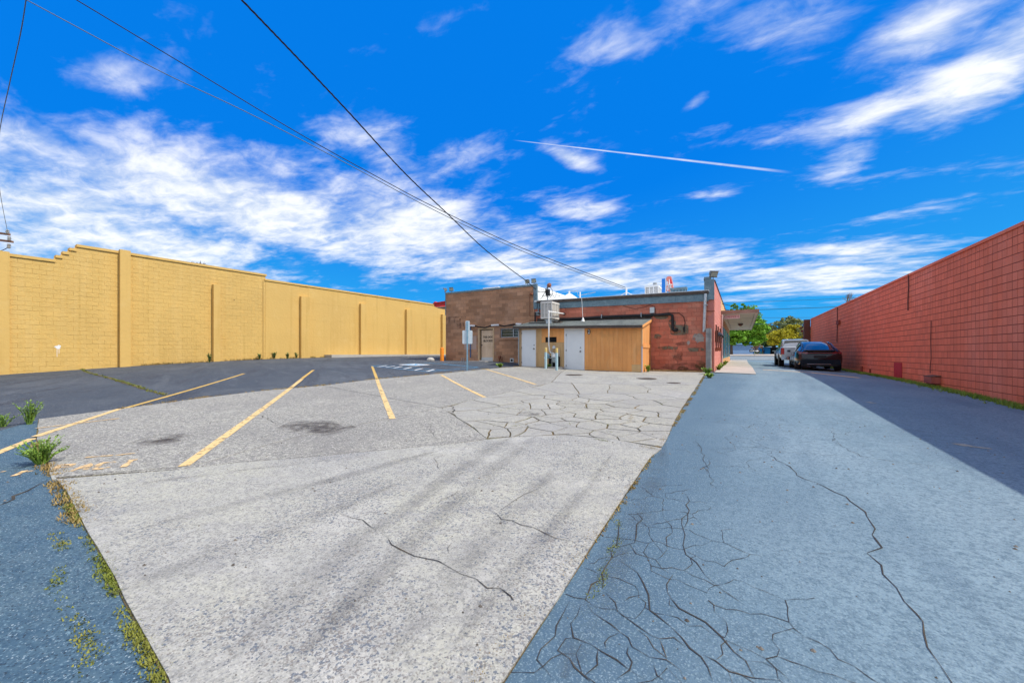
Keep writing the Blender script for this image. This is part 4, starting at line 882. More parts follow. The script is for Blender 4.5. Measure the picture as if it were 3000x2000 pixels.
# ================================================================== brown block building
BX0 = on_y(1306, 1000, BY).x; BX1 = on_y(1566, 1000, BY).x; BTOP = 5.33
def brown_building():
    t = thing('brown_block_building', 'brown bare concrete block building with boarded beige back door and small window', 'building', ((BX0 + BX1) / 2, BY, .8))
    # wall with openings: door and window
    dl, dr = on_y(1404, 1000, BY).x, on_y(1445.5, 1000, BY).x; dz0, dz1 = on_y(1425, 1056, BY).z, on_y(1425, 963.5, BY).z
    wl, wr, wz0, wz1 = on_y(1466, 960, BY).x, on_y(1522, 960, BY).x, on_y(1490, 988.5, BY).z, on_y(1490, 962, BY).z
    D = .012
    mb = MB()
    for a, b, z0, z1 in [(BX0, dl, 0, BTOP), (dl, dr, dz1, BTOP), (dr, wl, 0, BTOP), (wl, wr, wz1, BTOP), (wl, wr, 0, wz0), (wr, BX1, 0, BTOP), (dl, dr, 0, dz0)]: mb.box((a, BY + .0, z0), (b, BY + .25, z1))
    part('back_wall', mb, MT['brownj'], t)
    mb = MB(); mb.box((BX0, BY + .25, 0), (BX0 + .25, BY + 26, BTOP)); part('left_wall', mb, MT['brown'], t)
    mb = MB(); mb.box((BX1 - .2, BY + .25, 0), (BX1, BY + 4.6, BTOP - .02)); part('right_wall', mb, MT['roofw'], t, label='white coated parapet side above the lower roof')
    mb = MB(); mb.box((BX1 - .2, BY + 4.6, 0), (BX1, BY + 10, BTOP - .45)); part('right_wall', mb, MT['roofw'], t)
    mb = MB(); mb.box((BX0 + .25, BY + .25, BTOP - .5), (BX1 - .2, BY + 26, BTOP - .35)); part('roof', mb, MT['roofw'], t)
    def sk(u, z, w):
        x = BX0 + u
        if dl - .1 < x < dr + .1 and dz0 - .05 < z < dz1 + .12: return True
        return wl - .12 < x < wr + .12 and wz0 - .1 < z < wz1 + .06
    blocks(t, (BX0, BY), 0, BX1 - BX0, (.72, BTOP - .05), .4064, .2032, MT['brown'], gap=.009, pr=.006, ch=.003, skip=sk)
    mb = MB(); mb.box((BX0, BY - .005, .3), (BX1, BY - .0005, .72)); part('plinth', mb, MT['brown'], t)
    # metal coping and corner trim
    mb = MB(); mb.box((BX0 - .03, BY - .035, BTOP - .07), (BX1 + .02, BY + .3, BTOP + .035)); part('coping', mb, MT['flash'], t)
    zb = on_y(1572, 905, BY).z; mb = MB(); mb.box((on_y(1563.5, 900, BY).x, BY - .03, zb), (on_y(1573.5, 900, BY).x, BY + .1, BTOP + .045)); part('corner_flashing', mb, MT['flash'], t)
    mb = MB(); mb.box((BX0 - .035, BY - .02, 3.9), (BX0 + .03, BY + .2, BTOP + .03)); part('corner_flashing', mb, MT['flash'], t)
    # door
    d = part('door', MB().box((dl + .10, BY + .10, dz0 + .02), (dr - .03, BY + .15, dz1 - .06)), MT['tandoor'], t, label='boarded beige door lettered THIS DOOR BLOCKED')
    for a, b, z0, z1 in [(dl - .07, dl + .03, dz0, dz1 + .07), (dr - .03, dr + .06, dz0, dz1 + .07), (dl + .03, dr - .03, dz1 - .01, dz1 + .07)]: part('door_frame', MB().box((a, BY - .02, z0), (b, BY + .12, z1)), MT['trim'], t)
    part('handle', MB().lathe([(.03, 0), (.035, .05), (.01, .06)], (dl + .14, BY + .10, dz0 + .95), (0, -1, 0), 10), MT['black'], d)
    part('threshold', MB().box((dl + .03, BY - .03, dz0 - .06), (dr - .03, BY + .14, dz0 + .02)), MT['ltgrey'], t)
    part('kick_plate', MB().box((dl + .11, BY + .092, dz0 + .03), (dr - .04, BY + .0995, dz0 + .20)), MT['ltgrey'], d)
    q = on_y(1428, 990, BY + .095); text("THIS DOO'", (dr - .055, BY + .094, q.z), (1, 0, 0), (0, 0, 1), .18, MT['ink'], 'lettering', d, align='RIGHT', bold=.03, sx=.86)
    q = on_y(1428, 1001, BY + .095); text("BLOCKED'", (dr - .055, BY + .094, q.z), (1, 0, 0), (0, 0, 1), .18, MT['ink'], 'lettering', d, align='RIGHT', bold=.03, sx=.86)
    st = on_g(1418, 1061.5); mb = MB(); mb.box((dl - .35, BY - .75, st.z - .1), (dr - .1, BY - .02, st.z + .06)); part('door_step', mb, MT['sidewalk'], t)
    # window
    w = part('window', MB().box((wl, BY + .12, wz0), (wr, BY + .14, wz1)), MT['glassd'], t)
    fr = MB()
    for a, b, z0, z1 in [(wl, wl + .05, wz0, wz1), (wr - .05, wr, wz0, wz1), (wl + .05, wr - .05, wz0, wz0 + .05), (wl + .05, wr - .05, wz1 - .05, wz1)]: fr.box((a, BY + .06, z0), (b, BY + .135, z1))
    part('frame', fr, MT['galvd'], w)
    xm = on_y(1503, 970, BY).x; part('mullion', MB().box((xm - .03, BY + .055, wz0 + .05), (xm + .03, BY + .13, wz1 - .05)), MT['galvd'], w)
    for z in (wz0 + .2, wz0 + .38): part('glazing_bar', MB().box((wl + .05, BY + .075, z - .008), (wr - .05, BY + .118, z + .008)), MT['galvd'], w)
    part('sill', MB().box((wl - .1, BY - .06, wz0 - .14), (wr + .05, BY + .2, wz0 - .004)), MT['brown'], t)
    # patches: repainted square, soot marks, little fittings
    def rect(px0, py0, px1, py1, off, mat, nm):
        a, b = on_y(px0, py0, BY), on_y(px1, py1, BY); mb = MB(); mb.quad((a.x, BY - off, b.z), (b.x, BY - off, b.z), (b.x, BY - off, a.z), (a.x, BY - off, a.z)); return part(nm, mb, mat, t, fix=False)
    rect(1360, 984, 1396, 1023.5, .0085, M('pinkish_paint_patch', (.47, .33, .27), .9, layers=[('n', 3, (.42, .28, .22), .45, .7)]), 'paint_patch')
    for r in [(1314, 928, 1346, 931), (1314, 930, 1319, 946), (1329, 932, 1333, 946), (1341, 940, 1347, 944), (1346, 932, 1350, 950), (1352, 926, 1366, 929), (1340, 948, 1352, 962), (1356, 940, 1360, 955)]: rect(*r, .0088, MT['graf'], 'soot_mark')
    # small pipe and lamp at the right top
    p, q = on_y(1552, 862, BY - .04), on_y(1552, 925, BY - .04); mb = MB(); mb.tube([(q.x + .5, BY - .04, q.z), (q.x, BY - .04, q.z), (p.x, BY - .04, p.z)], .012, 6); part('conduit', mb, MT['rust'], t)
    p = on_y(1556, 861, BY - .06); mb = MB(); mb.lathe([(.05, 0), (.07, .06), (.05, .16)], (p.x - .05, BY - .08, p.z), (1, -.3, 0), 10); part('wall_lamp', mb, MT['rust'], t)
    mb = MB()
    for px, py in [(1353, 1053), (1359, 1052)]: q = on_y(px, py, BY - .06); mb.tube([(q.x, BY - .06, q.z - .25), (q.x, BY - .06, q.z + .1)], .02, 6)
    part('pipe_stub', mb, MT['ltgrey'], t)
    q = on_y(1500, 1055, BY); mb = MB(); mb.box((q.x - .12, BY - .03, q.z - .12), (q.x + .12, BY - .008, q.z + .12)); vt = part('vent', mb, MT['ltgrey'], t); part('vent_hole', MB().lathe([(.07, 0), (.07, .01)], (q.x, BY - .032, q.z), (0, -1, 0), 12), MT['dark'], vt)
    q = on_y(1463, 1052, BY - .1); mb = MB(); mb.tube([(q.x, BY - .1, .7), (q.x, BY - .1, q.z + .12), (q.x + .18, BY - .1, q.z + .12), (q.x + .18, BY - .1, .8)], .025, 8); mb.box((q.x - .06, BY - .16, q.z + .06), (q.x + .06, BY - .04, q.z + .2)); part('water_valve', mb, MT['rust'], t)
    mb = MB(); q0, q1 = on_y(1464, 1062, BY - .06), on_y(1522, 1064, BY - .06); mb.tube([(q0.x, BY - .05, q0.z + .02), (q1.x, BY - .05, q1.z)], .02, 6); part('low_pipe', mb, MT['ltgrey'], t)
    # loose pipe with wrapped joints across the wall
    pts = [(1370, 954), (1392, 954.5), (1400, 957), (1420, 959.5), (1440, 953), (1462, 952), (1475, 955), (1500, 951), (1512, 949), (1528, 950)]
    lz = [on_y(a, b, BY - .08) for a, b in pts]
    ph = thing('wall_hose', 'dark hose with white wrapped joints strung across the brown wall above door', 'hose', tuple(lz[0]))
    part('hose', MB().tube(lz[1:9], .035, 8), MT['cable'], ph, True)
    for a, b in ((0, 2), (4, 6), (8, 10)): part('wrap', MB().tube([p + Vector((0, -.012, .004)) for p in lz[a:b]] if b - a > 1 else lz[a:b + 1], .055, 8), MT['white'], ph, True)
    q = on_y(1378, 960, BY - .05); part('down_pipe', MB().tube([(q.x, BY - .05, on_y(1378, 956, BY).z), (q.x, BY - .05, on_y(1378, 1047, BY).z)], .03, 8), M('blue_drop_pipe', (.06, .14, .32), .5), ph)
    # red fascia canopy on the left side
    rz0, rz1 = on_y(1290, 906, 21).z, on_y(1290, 889, 21).z
    xo = on_y(1272, 895, 20.6).x; c = thing('red_metal_canopy', 'red metal fascia canopy projecting from left side of the brown building', 'canopy', (BX0 - .5, 21, rz0))
    part('fascia', MB().prism([(0, 0), (-.10, .02), (-.14, .34), (-.04, .36), (0, .30)], (xo + .2, 20.5, rz0 + .12), (1, 0, 0), (0, 0, 1), (0, 14, 0)), MT['redmet'], c)
    part('end_fascia', MB().prism([(xo + .16, rz0 + .12), (BX0 + .02, rz0 + .18), (BX0 + .02, rz1 + .05), (xo + .06, rz1 - .06)], (0, 20.47, 0), (1, 0, 0), (0, 0, 1), (0, .03, 0)), MT['redmet'], c)
    part('end_fascia', MB().prism([(xo + .03, rz1 - .10), (BX0 + .02, rz1 + .0), (BX0 + .02, rz1 + .09), (xo + .03, rz1 - .01)], (0, 20.43, 0), (1, 0, 0), (0, 0, 1), (0, .035, 0)), MT['redmet'], c)
    part('soffit', MB().box((xo + .2, 20.52, rz0 + .08), (BX0, 34.4, rz0 + .115)), MT['soffit'], c)
    part('brace', MB().tube([(xo + .35, 20.56, rz0 + .05), (BX0, 20.56, rz0 - .18)], .03, 6), MT['trim'], c)
brown_building()

# ================================================================== red back building with the canopy
PVP = 2172; SDIR = ray(PVP, HY); SDIR = Vector((SDIR.x, SDIR.y)).normalized(); SANG = math.atan2(SDIR.y, SDIR.x)
C0 = Vector((on_y(2092.5, 1000, BY).x, BY)); SN = Vector((SDIR.y, -SDIR.x))
def sp(px, py, off=0.0): return on_pl(px, py, (C0.x + SN.x * off, C0.y + SN.y * off), SDIR)
def su(px, py, off=0.0): p = sp(px, py, off); return (Vector((p.x, p.y)) - C0).dot(SDIR), p.z
def sw(u, off, z): q = C0 + SDIR * u + SN * off; return Vector((q.x, q.y, z))
def sbox(mb, u0, u1, o0, o1, z0, z1): return mb.hexa([sw(u0, o1, z0), sw(u1, o1, z0), sw(u1, o0, z0), sw(u0, o0, z0), sw(u0, o1, z1), sw(u1, o1, z1), sw(u1, o0, z1), sw(u0, o0, z1)])
RTOP = 4.33
def red_back():
    t = thing('red_shop_building', 'weathered red block shop building with pink side wall facing the driveway', 'building', (C0.x - 4, BY, .6))
    xl, xr = BX1 + .02, C0.x
    part('back_wall', MB().box((xl, BY + .012, 0), (xr, BY + .25, RTOP - .35)), MT['bredj'], t)
    blocks(t, (xl, BY + .010), 0, xr - xl, (.30, RTOP - .35), .4064, .2032, MT['bred'], gap=.008, pr=.008, ch=.003, skip=lambda u, z, w: xl + u < -3.9 and xl + u > -9.6 and z < 2.8)
    # metal band, fascia board
    zl, zr = on_y(1576, 881, BY - .12).z, on_y(2076, 850.6, BY - .12).z
    def band(x0, x1, za, zb_, h0, h1, y0, y1):   # follows the roof edge
        return [(x0, y0, za + h0), (x1, y0, zb_ + h0), (x1, y1, zb_ + h0), (x0, y1, za + h0), (x0, y0, za + h1), (x1, y0, zb_ + h1), (x1, y1, zb_ + h1), (x0, y1, za + h1)]
    xm0, xm1 = on_y(1572, 880, BY - .12).x, on_y(2076, 850, BY - .12).x
    part('fascia', MB().hexa(band(xm0, xm1, zl, zr, -.14, 0, BY - .12, BY - .04)), MT['fascia'], t)
    nb = 6
    for k in range(nb):
        f0, f1 = k / nb, (k + 1) / nb; xa, xb = xm0 + .15 + (xm1 - .15 - xm0) * f0, xm0 + .15 + (xm1 - .15 - xm0) * f1
        part('metal_band', MB().hexa(band(xa + .003, xb - .003, zl + (zr - zl) * f0, zl + (zr - zl) * f1, -.47, -.142, BY - .055, BY + .0)), MT['flash'], t)
    part('roof', MB().hexa(band(xl + .01, xr - .2, zl, zr, -.05, .03, BY - .10, BY + 9)), MT['roofw'], t)
    part('roof', MB().box((xl + .01, BY + 9.0, RTOP - .12), (xr - .2, BY + 27, RTOP - .02)), MT['roofw'], t)
    # side wall
    ue = su(2137, 1000)[0]; zs = su(2094, 824)[1]; uc = su(2112, 900)[0]
    mb = MB(); sbox(mb, .0, uc, -.012, -.25, 0, zs); part('side_wall', mb, MT['pinkj'], t)
    blocks(t, tuple(sw(0, -.012, 0)[:2]), SANG, uc, (.35, zs), .4064, .2032, MT['pink'], gap=.008, pr=.008, ch=.003, cap=200)
    zwin0, zwin1 = su(2117, 1050)[1], su(2117, 955)[1]
    mb = MB(); sbox(mb, uc, ue, -.0, -.25, zwin1, zs - .05); part('side_wall', mb, MT['tan'], t, label='tan upper wall over the shop windows')
    mb = MB(); sbox(mb, uc, ue, .05, -.25, 0, zwin0); part('bulkhead', mb, MT['tan'], t)
    nwin = 5; L_ = (ue - uc) / nwin
    for k in range(nwin):
        a, b = uc + k * L_ + .12, uc + (k + 1) * L_ - .12
        mb = MB(); sbox(mb, a, b, .01, -.02, zwin0, zwin1); part('shop_window', mb, MT['teal'], t)
        mb = MB(); sbox(mb, uc + (k + 1) * L_ - .118, uc + (k + 1) * L_ + .118, .03, -.25, zwin0, zwin1); part('window_post', mb, MT['fascia'] if k % 2 == 0 else MT['tan'], t)
    mb = MB(); sbox(mb, uc, uc + .12, .03, -.25, zwin0, zwin1); part('window_post', mb, MT['tan'], t)
    mb = MB(); mb.tube([sw(uc - .05, .06, .6), sw(uc - .05, .06, 3.75)], .05, 8); part('downpipe', mb, M('pinkish_downpipe', (.62, .45, .42), .6), t)
    # corner flashing and coping
    part('corner_flashing', MB().box((on_y(2063, 850, BY - .06).x, BY - .06, on_y(2075, 878, BY).z), (C0.x + .004, BY - .002, zs + .03)), MT['flash'], t)
    part('corner_flashing', MB().box((on_y(2068, 850, BY - .06).x, BY + .0, zs - .6), (C0.x - .01, BY + .24, zs + .05)), MT['flash'], t)
    mb = MB(); sbox(mb, .25, ue, .03, -.3, zs - .0, zs + .045); part('coping', mb, MT['fascia'], t)
    mb = MB(); mb.box((C0.x - 11, BY + ue, 0), (C0.x - .1, BY + ue + .2, zs - .1)); part('front_wall', mb, MT['tan'], t)
    # cement patches, stains
    def rect(px0, py0, px1, py1, off, mat, nm='cement_patch', rough=.0):
        a, b = on_y(px0, py0, BY), on_y(px1, py1, BY); cx, cz, hx, hz = (a.x + b.x) / 2, (a.z + b.z) / 2, (b.x - a.x) / 2, (a.z - b.z) / 2; n = 18; mb = MB(); pts = []
        for k in range(n):
            w = 2 * math.pi * k / n; c, s = math.cos(w), math.sin(w); e = .35 if rough == 0 else 1.0
            rr = 1 + rough * mnoise.noise(Vector((c * 2 + px0, s * 2 + py0, 0)))
            pts.append((cx + hx * rr * math.copysign(abs(c) ** e, c), BY - off, cz + hz * rr * math.copysign(abs(s) ** e, s)))
        mb.quad(*pts); return part(nm, mb, mat, t, fix=False)
    rect(1964, 952, 2017, 981, .0035, MT['patchg']); rect(1958, 935, 1980, 962, .0038, MT['patchg'], rough=.5); rect(1918, 923, 1958, 934, .0036, MT['patchg'], rough=.4)
    rect(2028, 976, 2064, 1003, .0037, MT['patchc'], rough=.5); rect(1916, 978, 1938, 992, .0036, MT['patchg'], rough=.6); rect(1922, 1014, 1985, 1024, .0036, MT['patchg'], rough=.6); rect(2014, 1018, 2062, 1030, .0036, MT['patchg'], rough=.6)
    rect(1980, 1000, 2015, 1012, .0039, MT['graf'], 'soot_mark', .5); rect(1935, 1062, 2060, 1088, .0034, MT['graf'], 'soot_mark', .4); rect(2012, 998, 2022, 1010, .0037, MT['patchc'], rough=.4); rect(2036, 1055, 2066, 1084, .0041, MT['moss'], 'moss_patch', .5); rect(1985, 1072, 2016, 1088, .0042, MT['moss'], 'moss_patch', .5); rect(1975, 1020, 2000, 1060, .0036, MT['graf'], 'soot_mark', .6)
    # little wires on the wall
    for pts, r in [([(1797, 878), (1830, 897), (1860, 905), (1890, 899), (1905, 892), (1918, 900), (1921, 912), (1917, 924)], .010), ([(1803, 923), (1830, 934), (1870, 934), (1905, 930), (1920, 921), (1960, 916), (1990, 917), (2003, 928), (2007, 945), (2004, 960)], .016)]:
        mb = MB(); mb.tube([on_y(a, b, BY - .03) for a, b in pts], r, 6); part('wall_cable', mb, MT['cable'], t, True)
    a, b = on_y(1905, 901, BY), on_y(1918, 917, BY); part('junction_box', MB().box((a.x, BY - .12, b.z), (b.x, BY - .004, a.z)), MT['ltgrey'], t)
    q = on_y(2004, 960, BY - .06); part('cable_fitting', MB().lathe([(.03, 0), (.05, .05), (.04, .16), (.015, .3)], (q.x, BY - .06, q.z + .05), (0, 0, -1), 8), MT['black'], t)
    q0, q1 = on_y(2060, 912, BY - .04), on_y(2093, 912.5, BY - .04); part('bracket', MB().box((q0.x, BY - .03, q0.z - .015), (C0.x + .02, BY - .004, q0.z + .015)), MT['rust'], t)
    # black drain pipe along the wall over the shed
    pts = [(1640, 938), (1700, 932.5), (1760, 928.5), (1880, 923.5), (1962, 921), (1969, 923), (1970, 930), (1970.5, 958), (1971.5, 966), (1976, 968.5), (1981, 968), (1983, 962)]
    pp = thing('black_drain_pipe', 'thick black plastic drain pipe bent in a hook on red wall', 'pipe', tuple(on_y(1970, 940, BY - .1)))
    part('pipe', MB().tube([on_y(a, b, BY - .10) for a, b in pts], .065, 10), MT['black'], pp, True)
    for px, py in ((1763, 928), (1879, 923.5)): q = on_y(px, py, BY - .10); part('strap', MB().box((q.x - .02, BY - .175, q.z - .08), (q.x + .02, BY - .02, q.z + .12)), MT['galvd'], pp)
    # downspout
    a, b = on_y(2067, 862, BY - .12), on_y(2062, 972, BY - .12)
    dd = thing('galvanised_downspout', 'galvanised downspout at right end of red back wall', 'downspout', (b.x, BY - .12, b.z))
    part('pipe', MB().tube([(a.x, BY - .12, a.z + .02), (a.x - .01, BY - .13, a.z - .08), (b.x, BY - .14, b.z)], .065, 12), MT['galv'], dd, True)
    part('strap', MB().box((a.x - .1, BY - .2, a.z - .5), (a.x + .08, BY - .01, a.z - .47)), MT['galvd'], dd)
    # bare block pier at the corner
    x0, x1 = on_y(2067.5, 1000, BY - .55).x, on_y(2082.5, 1000, BY - .55).x; pz = on_y(2078, 961, BY - .5).z
    pr_ = thing('block_pier', 'bare grey concrete block pier at corner of the red building', 'pier', ((x0 + x1) / 2, BY - .3, .5))
    z = .3; n = 0
    while z < pz - .02:
        h = min(.2032, pz - z); part('block', MB().box((x0 + .003, BY - .55, z + .003), (x1, BY - .022, z + h - .003)), MT['cmu'], pr_); z += .2032; n += 1
    part('core', MB().box((x0 + .012, BY - .54, .2), (x1 - .012, BY - .03, pz - .01)), MT['cmu'], pr_)
    # canopy
    zf0, zf1 = su(2112, 920)[1], su(2112, 911.5)[1]; W_ = 1.95
    c = thing('shop_canopy', 'flat weathered canopy with boarded soffit over the shop walkway', 'canopy', tuple(sw(uc + 5, 1, zf0)))
    part('fascia', sbox(MB(), uc, uc + .04, W_, 0, zf0, zf1 + .03), MT['canf'], c)
    part('fascia', sbox(MB(), uc + .04, ue - .0, W_, W_ - .04, zf0, zf1 + .03), MT['canf'], c)
    part('fascia', sbox(MB(), ue - .04, ue, W_ - .04, .06, zf0 - .0, zf1 + .03), MT['canf'], c)
    part('deck', sbox(MB(), uc + .04, ue - .04, W_ - .04, .0, zf0 + .10, zf1 + .02), MT['roofl'], c)
    nb = 14
    for k in range(nb):
        a, b = uc + .9 + (ue - uc - 1.8) * k / nb, uc + .9 + (ue - uc - 1.8) * (k + 1) / nb
        part('soffit_board', sbox(MB(), a + .01, b - .01, W_ - .22, .22, zf0 + .03, zf0 + .06), MT['soffit'], c)
    for a, b, o0, o1 in [(uc + .04, uc + .9, W_ - .04, 0), (ue - .9, ue - .04, W_ - .04, 0), (uc + .9, ue - .9, W_ - .04, W_ - .2), (uc + .9, ue - .9, .2, 0)]: part('soffit_trim', sbox(MB(), a + .002, b - .002, o0, o1, zf0 + .005, zf0 + .08), M('soffit_trim_paint', (.70, .62, .52), .85) if a == uc + .04 else MT['soffit'], c)
    q = sw(uc + 9, 1.0, zf0 - .02); part('ceiling_lamp', MB().lathe([(.14, 0), (.2, -.06), (.12, -.16), (.04, -.2)], q, n=12), MT['iron'], c, True)
    for k in range(5):
        u0 = uc + .6 + k * 3.4; part('tie_rod', MB().tube([sw(u0 + .4, .02, zs - .25 - .0), sw(u0, W_ - .35, zf1 + .03)], .02, 6), MT['cable'], c)
    # clearance sign
    zc0, zc1 = su(2117, 941)[1], su(2117, 933)[1]
    s = thing('clearance_sign', 'narrow pale sign reading CLEARANCE hanging under near end of canopy', 'sign', tuple(sw(uc + .3, .7, zc0)))
    part('board', sbox(MB(), uc + .30, uc + .33, .98, .12, zc0 - .02, zc1 + .02), MT['signpink'], s)
    uu = Vector((SN.x, SN.y, 0)); text("CLEARANCE 12", sw(uc + .297, .55, (zc0 + zc1) / 2 - .05), uu, (0, 0, 1), .16, MT['inkred'], 'lettering', s, bold=.006, sx=.72)
    for o in (.3, .8): part('hanger', MB().tube([sw(uc + .315, o, zc1 + .02), sw(uc + .315, o, zf0 + .03)], .006, 5), MT['galvd'], s)
    # utility meters on the pink wall
    for k, (px, py) in enumerate([(2095, 990), (2101, 992), (2107, 995)]):
        u0, z0 = su(px, py); m = thing('utility_meter', ['dark wall meter with conduit on pink wall, nearest the grey pier', 'dark wall meter with conduit, middle of three on pink wall', 'dark wall meter with conduit on pink wall, nearest the shop windows'][k], 'meter', tuple(sw(u0, .1, z0 - .5)), 'meters on the pink wall')
        part('conduit', MB().tube([sw(u0, .05, z0 + .62), sw(u0, .05, z0 - .62)], .035, 6), MT['iron'], m)
        part('socket', sbox(MB(), u0 + .05, u0 + .3, .12, .003, z0 - .18, z0 + .36), MT['iron'], m)
        part('dial', MB().lathe([(.10, 0), (.10, .08), (.06, .1)], sw(u0 + .17, .12, z0 + .18), tuple(SN) + (0,), 12), MT['carglass'], m)
        part('valve', sbox(MB(), u0 - .05, u0 + .08, .12, .0, z0 - .62, z0 - .45), MT['rust'], m)
red_back()

# ================================================================== wooden lean-to shed
def shed():
    xl, xr = on_y(1524, 1000, SY).x, on_y(1881, 1000, SY).x; zel, zer = on_y(1515, 961, SY - .25).z, on_y(1887, 957.5, SY - .25).z
    t = thing('lean_to_shed', 'ochre plank lean-to shed with two white doors against the red wall', 'shed', ((xl + xr) / 2, SY + 1, .6))
    ez = lambda x: zel + (zer - zel) * (x - xl) / (xr - xl)
    # openings
    ops = []
    for px0, px1, pyt, pyb in [(1529, 1570, 966, 1075), (1657, 1709, 965, 1086)]:
        a, b = on_y(px0, 1000, SY), on_y(px1, 1000, SY); ops.append((a.x, b.x, on_y(px0, pyb, SY).z, on_y(px0, pyt, SY).z))
    part('frame', MB().box((xl + .05, SY + .04, .3), (xr - .05, SY + .08, min(zel, zer) - .02)), MT['dark'], t)
    vx0, vx1, vz0, vz1 = on_y(1605, 1000, SY).x, on_y(1621, 1000, SY).x, on_y(1613, 1002.5, SY).z, on_y(1613, 987, SY).z
    pz_split = on_y(1640, 1003, SY).z
    # planks
    x = xl + .02; pw = .203; k = 0
    def plank(a, b, z0, z1, mat, y=SY, th=.022, split=False): return part('plank', MB().box((a + .0025, y, z0), (b - .0025, y + th, z1)), mat, t)
    while x < xr - .02:
        b = min(x + pw, xr - .0); segs = [(x, b)]
        for o in ops:
            ns = []
            for s0, s1 in segs:
                if s1 <= o[0] - .06 or s0 >= o[1] + .06: ns.append((s0, s1))
                else:
                    if s0 < o[0] - .06: ns.append((s0, o[0] - .06))
                    if s1 > o[1] + .06: ns.append((o[1] + .06, s1))
            segs = ns
        for s0, s1 in segs:
            if s1 - s0 < .03: continue
            gz = g1((s0 + s1) / 2, SY) + .03; zt = ez((s0 + s1) / 2) + .05; m = (s0 + s1) / 2
            between = ops[0][1] < m < ops[1][0]
            if between and m > on_y(1592, 1000, SY).x:
                if vx0 - .1 < m < vx1 + .1: plank(s0, s1, gz, vz0, MT['plankd']); plank(s0, s1, vz1, zt, MT['plank'])
                else: plank(s0, s1, gz, pz_split, MT['plankd']); plank(s0, s1, pz_split + .006, zt, MT['plank'])
            elif between: plank(s0, s1, gz, zt, MT['plankd'])
            elif m > on_y(1857, 1000, SY).x and m < on_y(1875, 1000, SY).x:
                zq = on_y(1866, 1068, SY).z; plank(s0, s1, zq + .004, zt, MT['plank']); plank(s0, s1, gz, zq, MT['plankd'], SY - .006)
            else: plank(s0, s1, gz, zt, MT['plank'])
        x += pw
    part('vent_hole', MB().box((vx0, SY + .026, vz0 - .02), (vx1, SY + .035, vz1 + .02)), MT['dark'], t)
    # doors
    for i, o in enumerate(ops):
        fr = .05 if i == 0 else .09
        for a, b, z0, z1 in [(o[0] - .06, o[0] + fr - .06, o[2], o[3] + .06), (o[1] - fr + .06, o[1] + .06, o[2], o[3] + .06), (o[0] + fr - .06, o[1] - fr + .06, o[3] - .01, o[3] + .06)]: part('door_frame', MB().box((a, SY - .025, z0), (b, SY + .03, z1)), MT['trim'] if i == 0 else MT['wpaint'], t)
        a, b = o[0] + fr - .055, o[1] - fr + .055
        d = part('door', MB().box((a, SY - .01, o[2] + .03), (b, SY + .035, o[3] - .015)), MT['wdoor'], t, label='white steel door, ' + ('left of the gas meter' if i == 0 else 'right of the gas meter'))
        for z in (.95, 1.13): part('handle' if z < 1 else 'lock', MB().lathe([(.028, 0), (.03, .03), (.036, .035), (.034, .07), (.01, .08)] if z < 1 else [(.026, 0), (.026, .02), (.008, .025)], (b - .10, SY - .01, o[2] + z), (0, -1, 0), 12), MT['lampb'], d)
        for z in (.25, 1.0, 1.75): part('hinge', MB().box((a - .014, SY - .03, o[2] + z - .05), (a + .014, SY - .0105, o[2] + z + .05)), MT['lampb'], d)
        part('sweep', MB().box((a, SY - .016, o[2] + .0), (b, SY + .02, o[2] + .028)), MT['dark'], d)
    # corner trims
    part('corner_trim', MB().box((xr - .02, SY - .025, .3), (xr + .02, SY + .03, on_y(1881, 1015, SY).z)), M('pale_metal_corner', (.45, .50, .58), .5, .3), t)
    part('corner_trim', MB().box((xr - .02, SY - .024, on_y(1881, 1015, SY).z), (xr + .02, SY + .03, zer)), MT['trim'], t)
    part('corner_trim', MB().box((xl - .05, SY - .02, .4), (xl + .02, SY + .03, zel)), MT['trim'], t)
    # right side wall planks
    zwl, zwr = on_y(1560, 942, BY).z, on_y(1908, 933.5, BY).z
    y = SY + .03
    while y < BY - .02:
        y2 = min(y + .2, BY - .012); f = (y2 - SY) / (BY - SY); part('plank', MB().box((xr - .02, y + .004, .35), (xr + .001, y2 - .004, zer - .02 + (zwr - zer) * f - .06)), MT['plank'], t); y += .2
    zk = on_x(1895, 1014, xr).z; part('patch_board', MB().box((xr + .003, SY + .1, zk - .08), (xr + .03, BY - .05, zk + .08)), MT['plank'], t, label='torn short board nailed across the side wall')
    # left downpipe
    part('downpipe', MB().tube([(xl - .06, SY - .06, zel - .05), (xl - .06, SY - .06, .85)], .03, 8), MT['galvd'], t, True)
    # roof: deck, shingle courses, fascia
    xo0, xo1 = xl - .28, xr + .06; yo = SY - .27
    def rz(x, f): a, b = ez(x) + .10, (zwl + (zwr - zwl) * (x - xl) / (xr - xl)); return a + (b - a) * f
    part('roof_deck', MB().hexa([(xo0, yo, rz(xo0, 0) - .09), (xo1, yo, rz(xo1, 0) - .09), (xo1, BY - .01, rz(xo1, 1) - .09), (xo0, BY - .01, rz(xo0, 1) - .09), (xo0, yo, rz(xo0, 0) - .02), (xo1, yo, rz(xo1, 0) - .02), (xo1, BY - .01, rz(xo1, 1) - .02), (xo0, BY - .01, rz(xo0, 1) - .02)]), MT['trim'], t)
    part('fascia', MB().hexa([(xo0, yo - .025, rz(xo0, 0) - .135), (xo1, yo - .025, rz(xo1, 0) - .135), (xo1, yo - .001, rz(xo1, 0) - .135), (xo0, yo - .001, rz(xo0, 0) - .135), (xo0, yo - .025, rz(xo0, 0) + .0), (xo1, yo - .025, rz(xo1, 0) + .0), (xo1, yo - .001, rz(xo1, 0) + .0), (xo0, yo - .001, rz(xo0, 0) + .0)]), MT['fascia'], t)
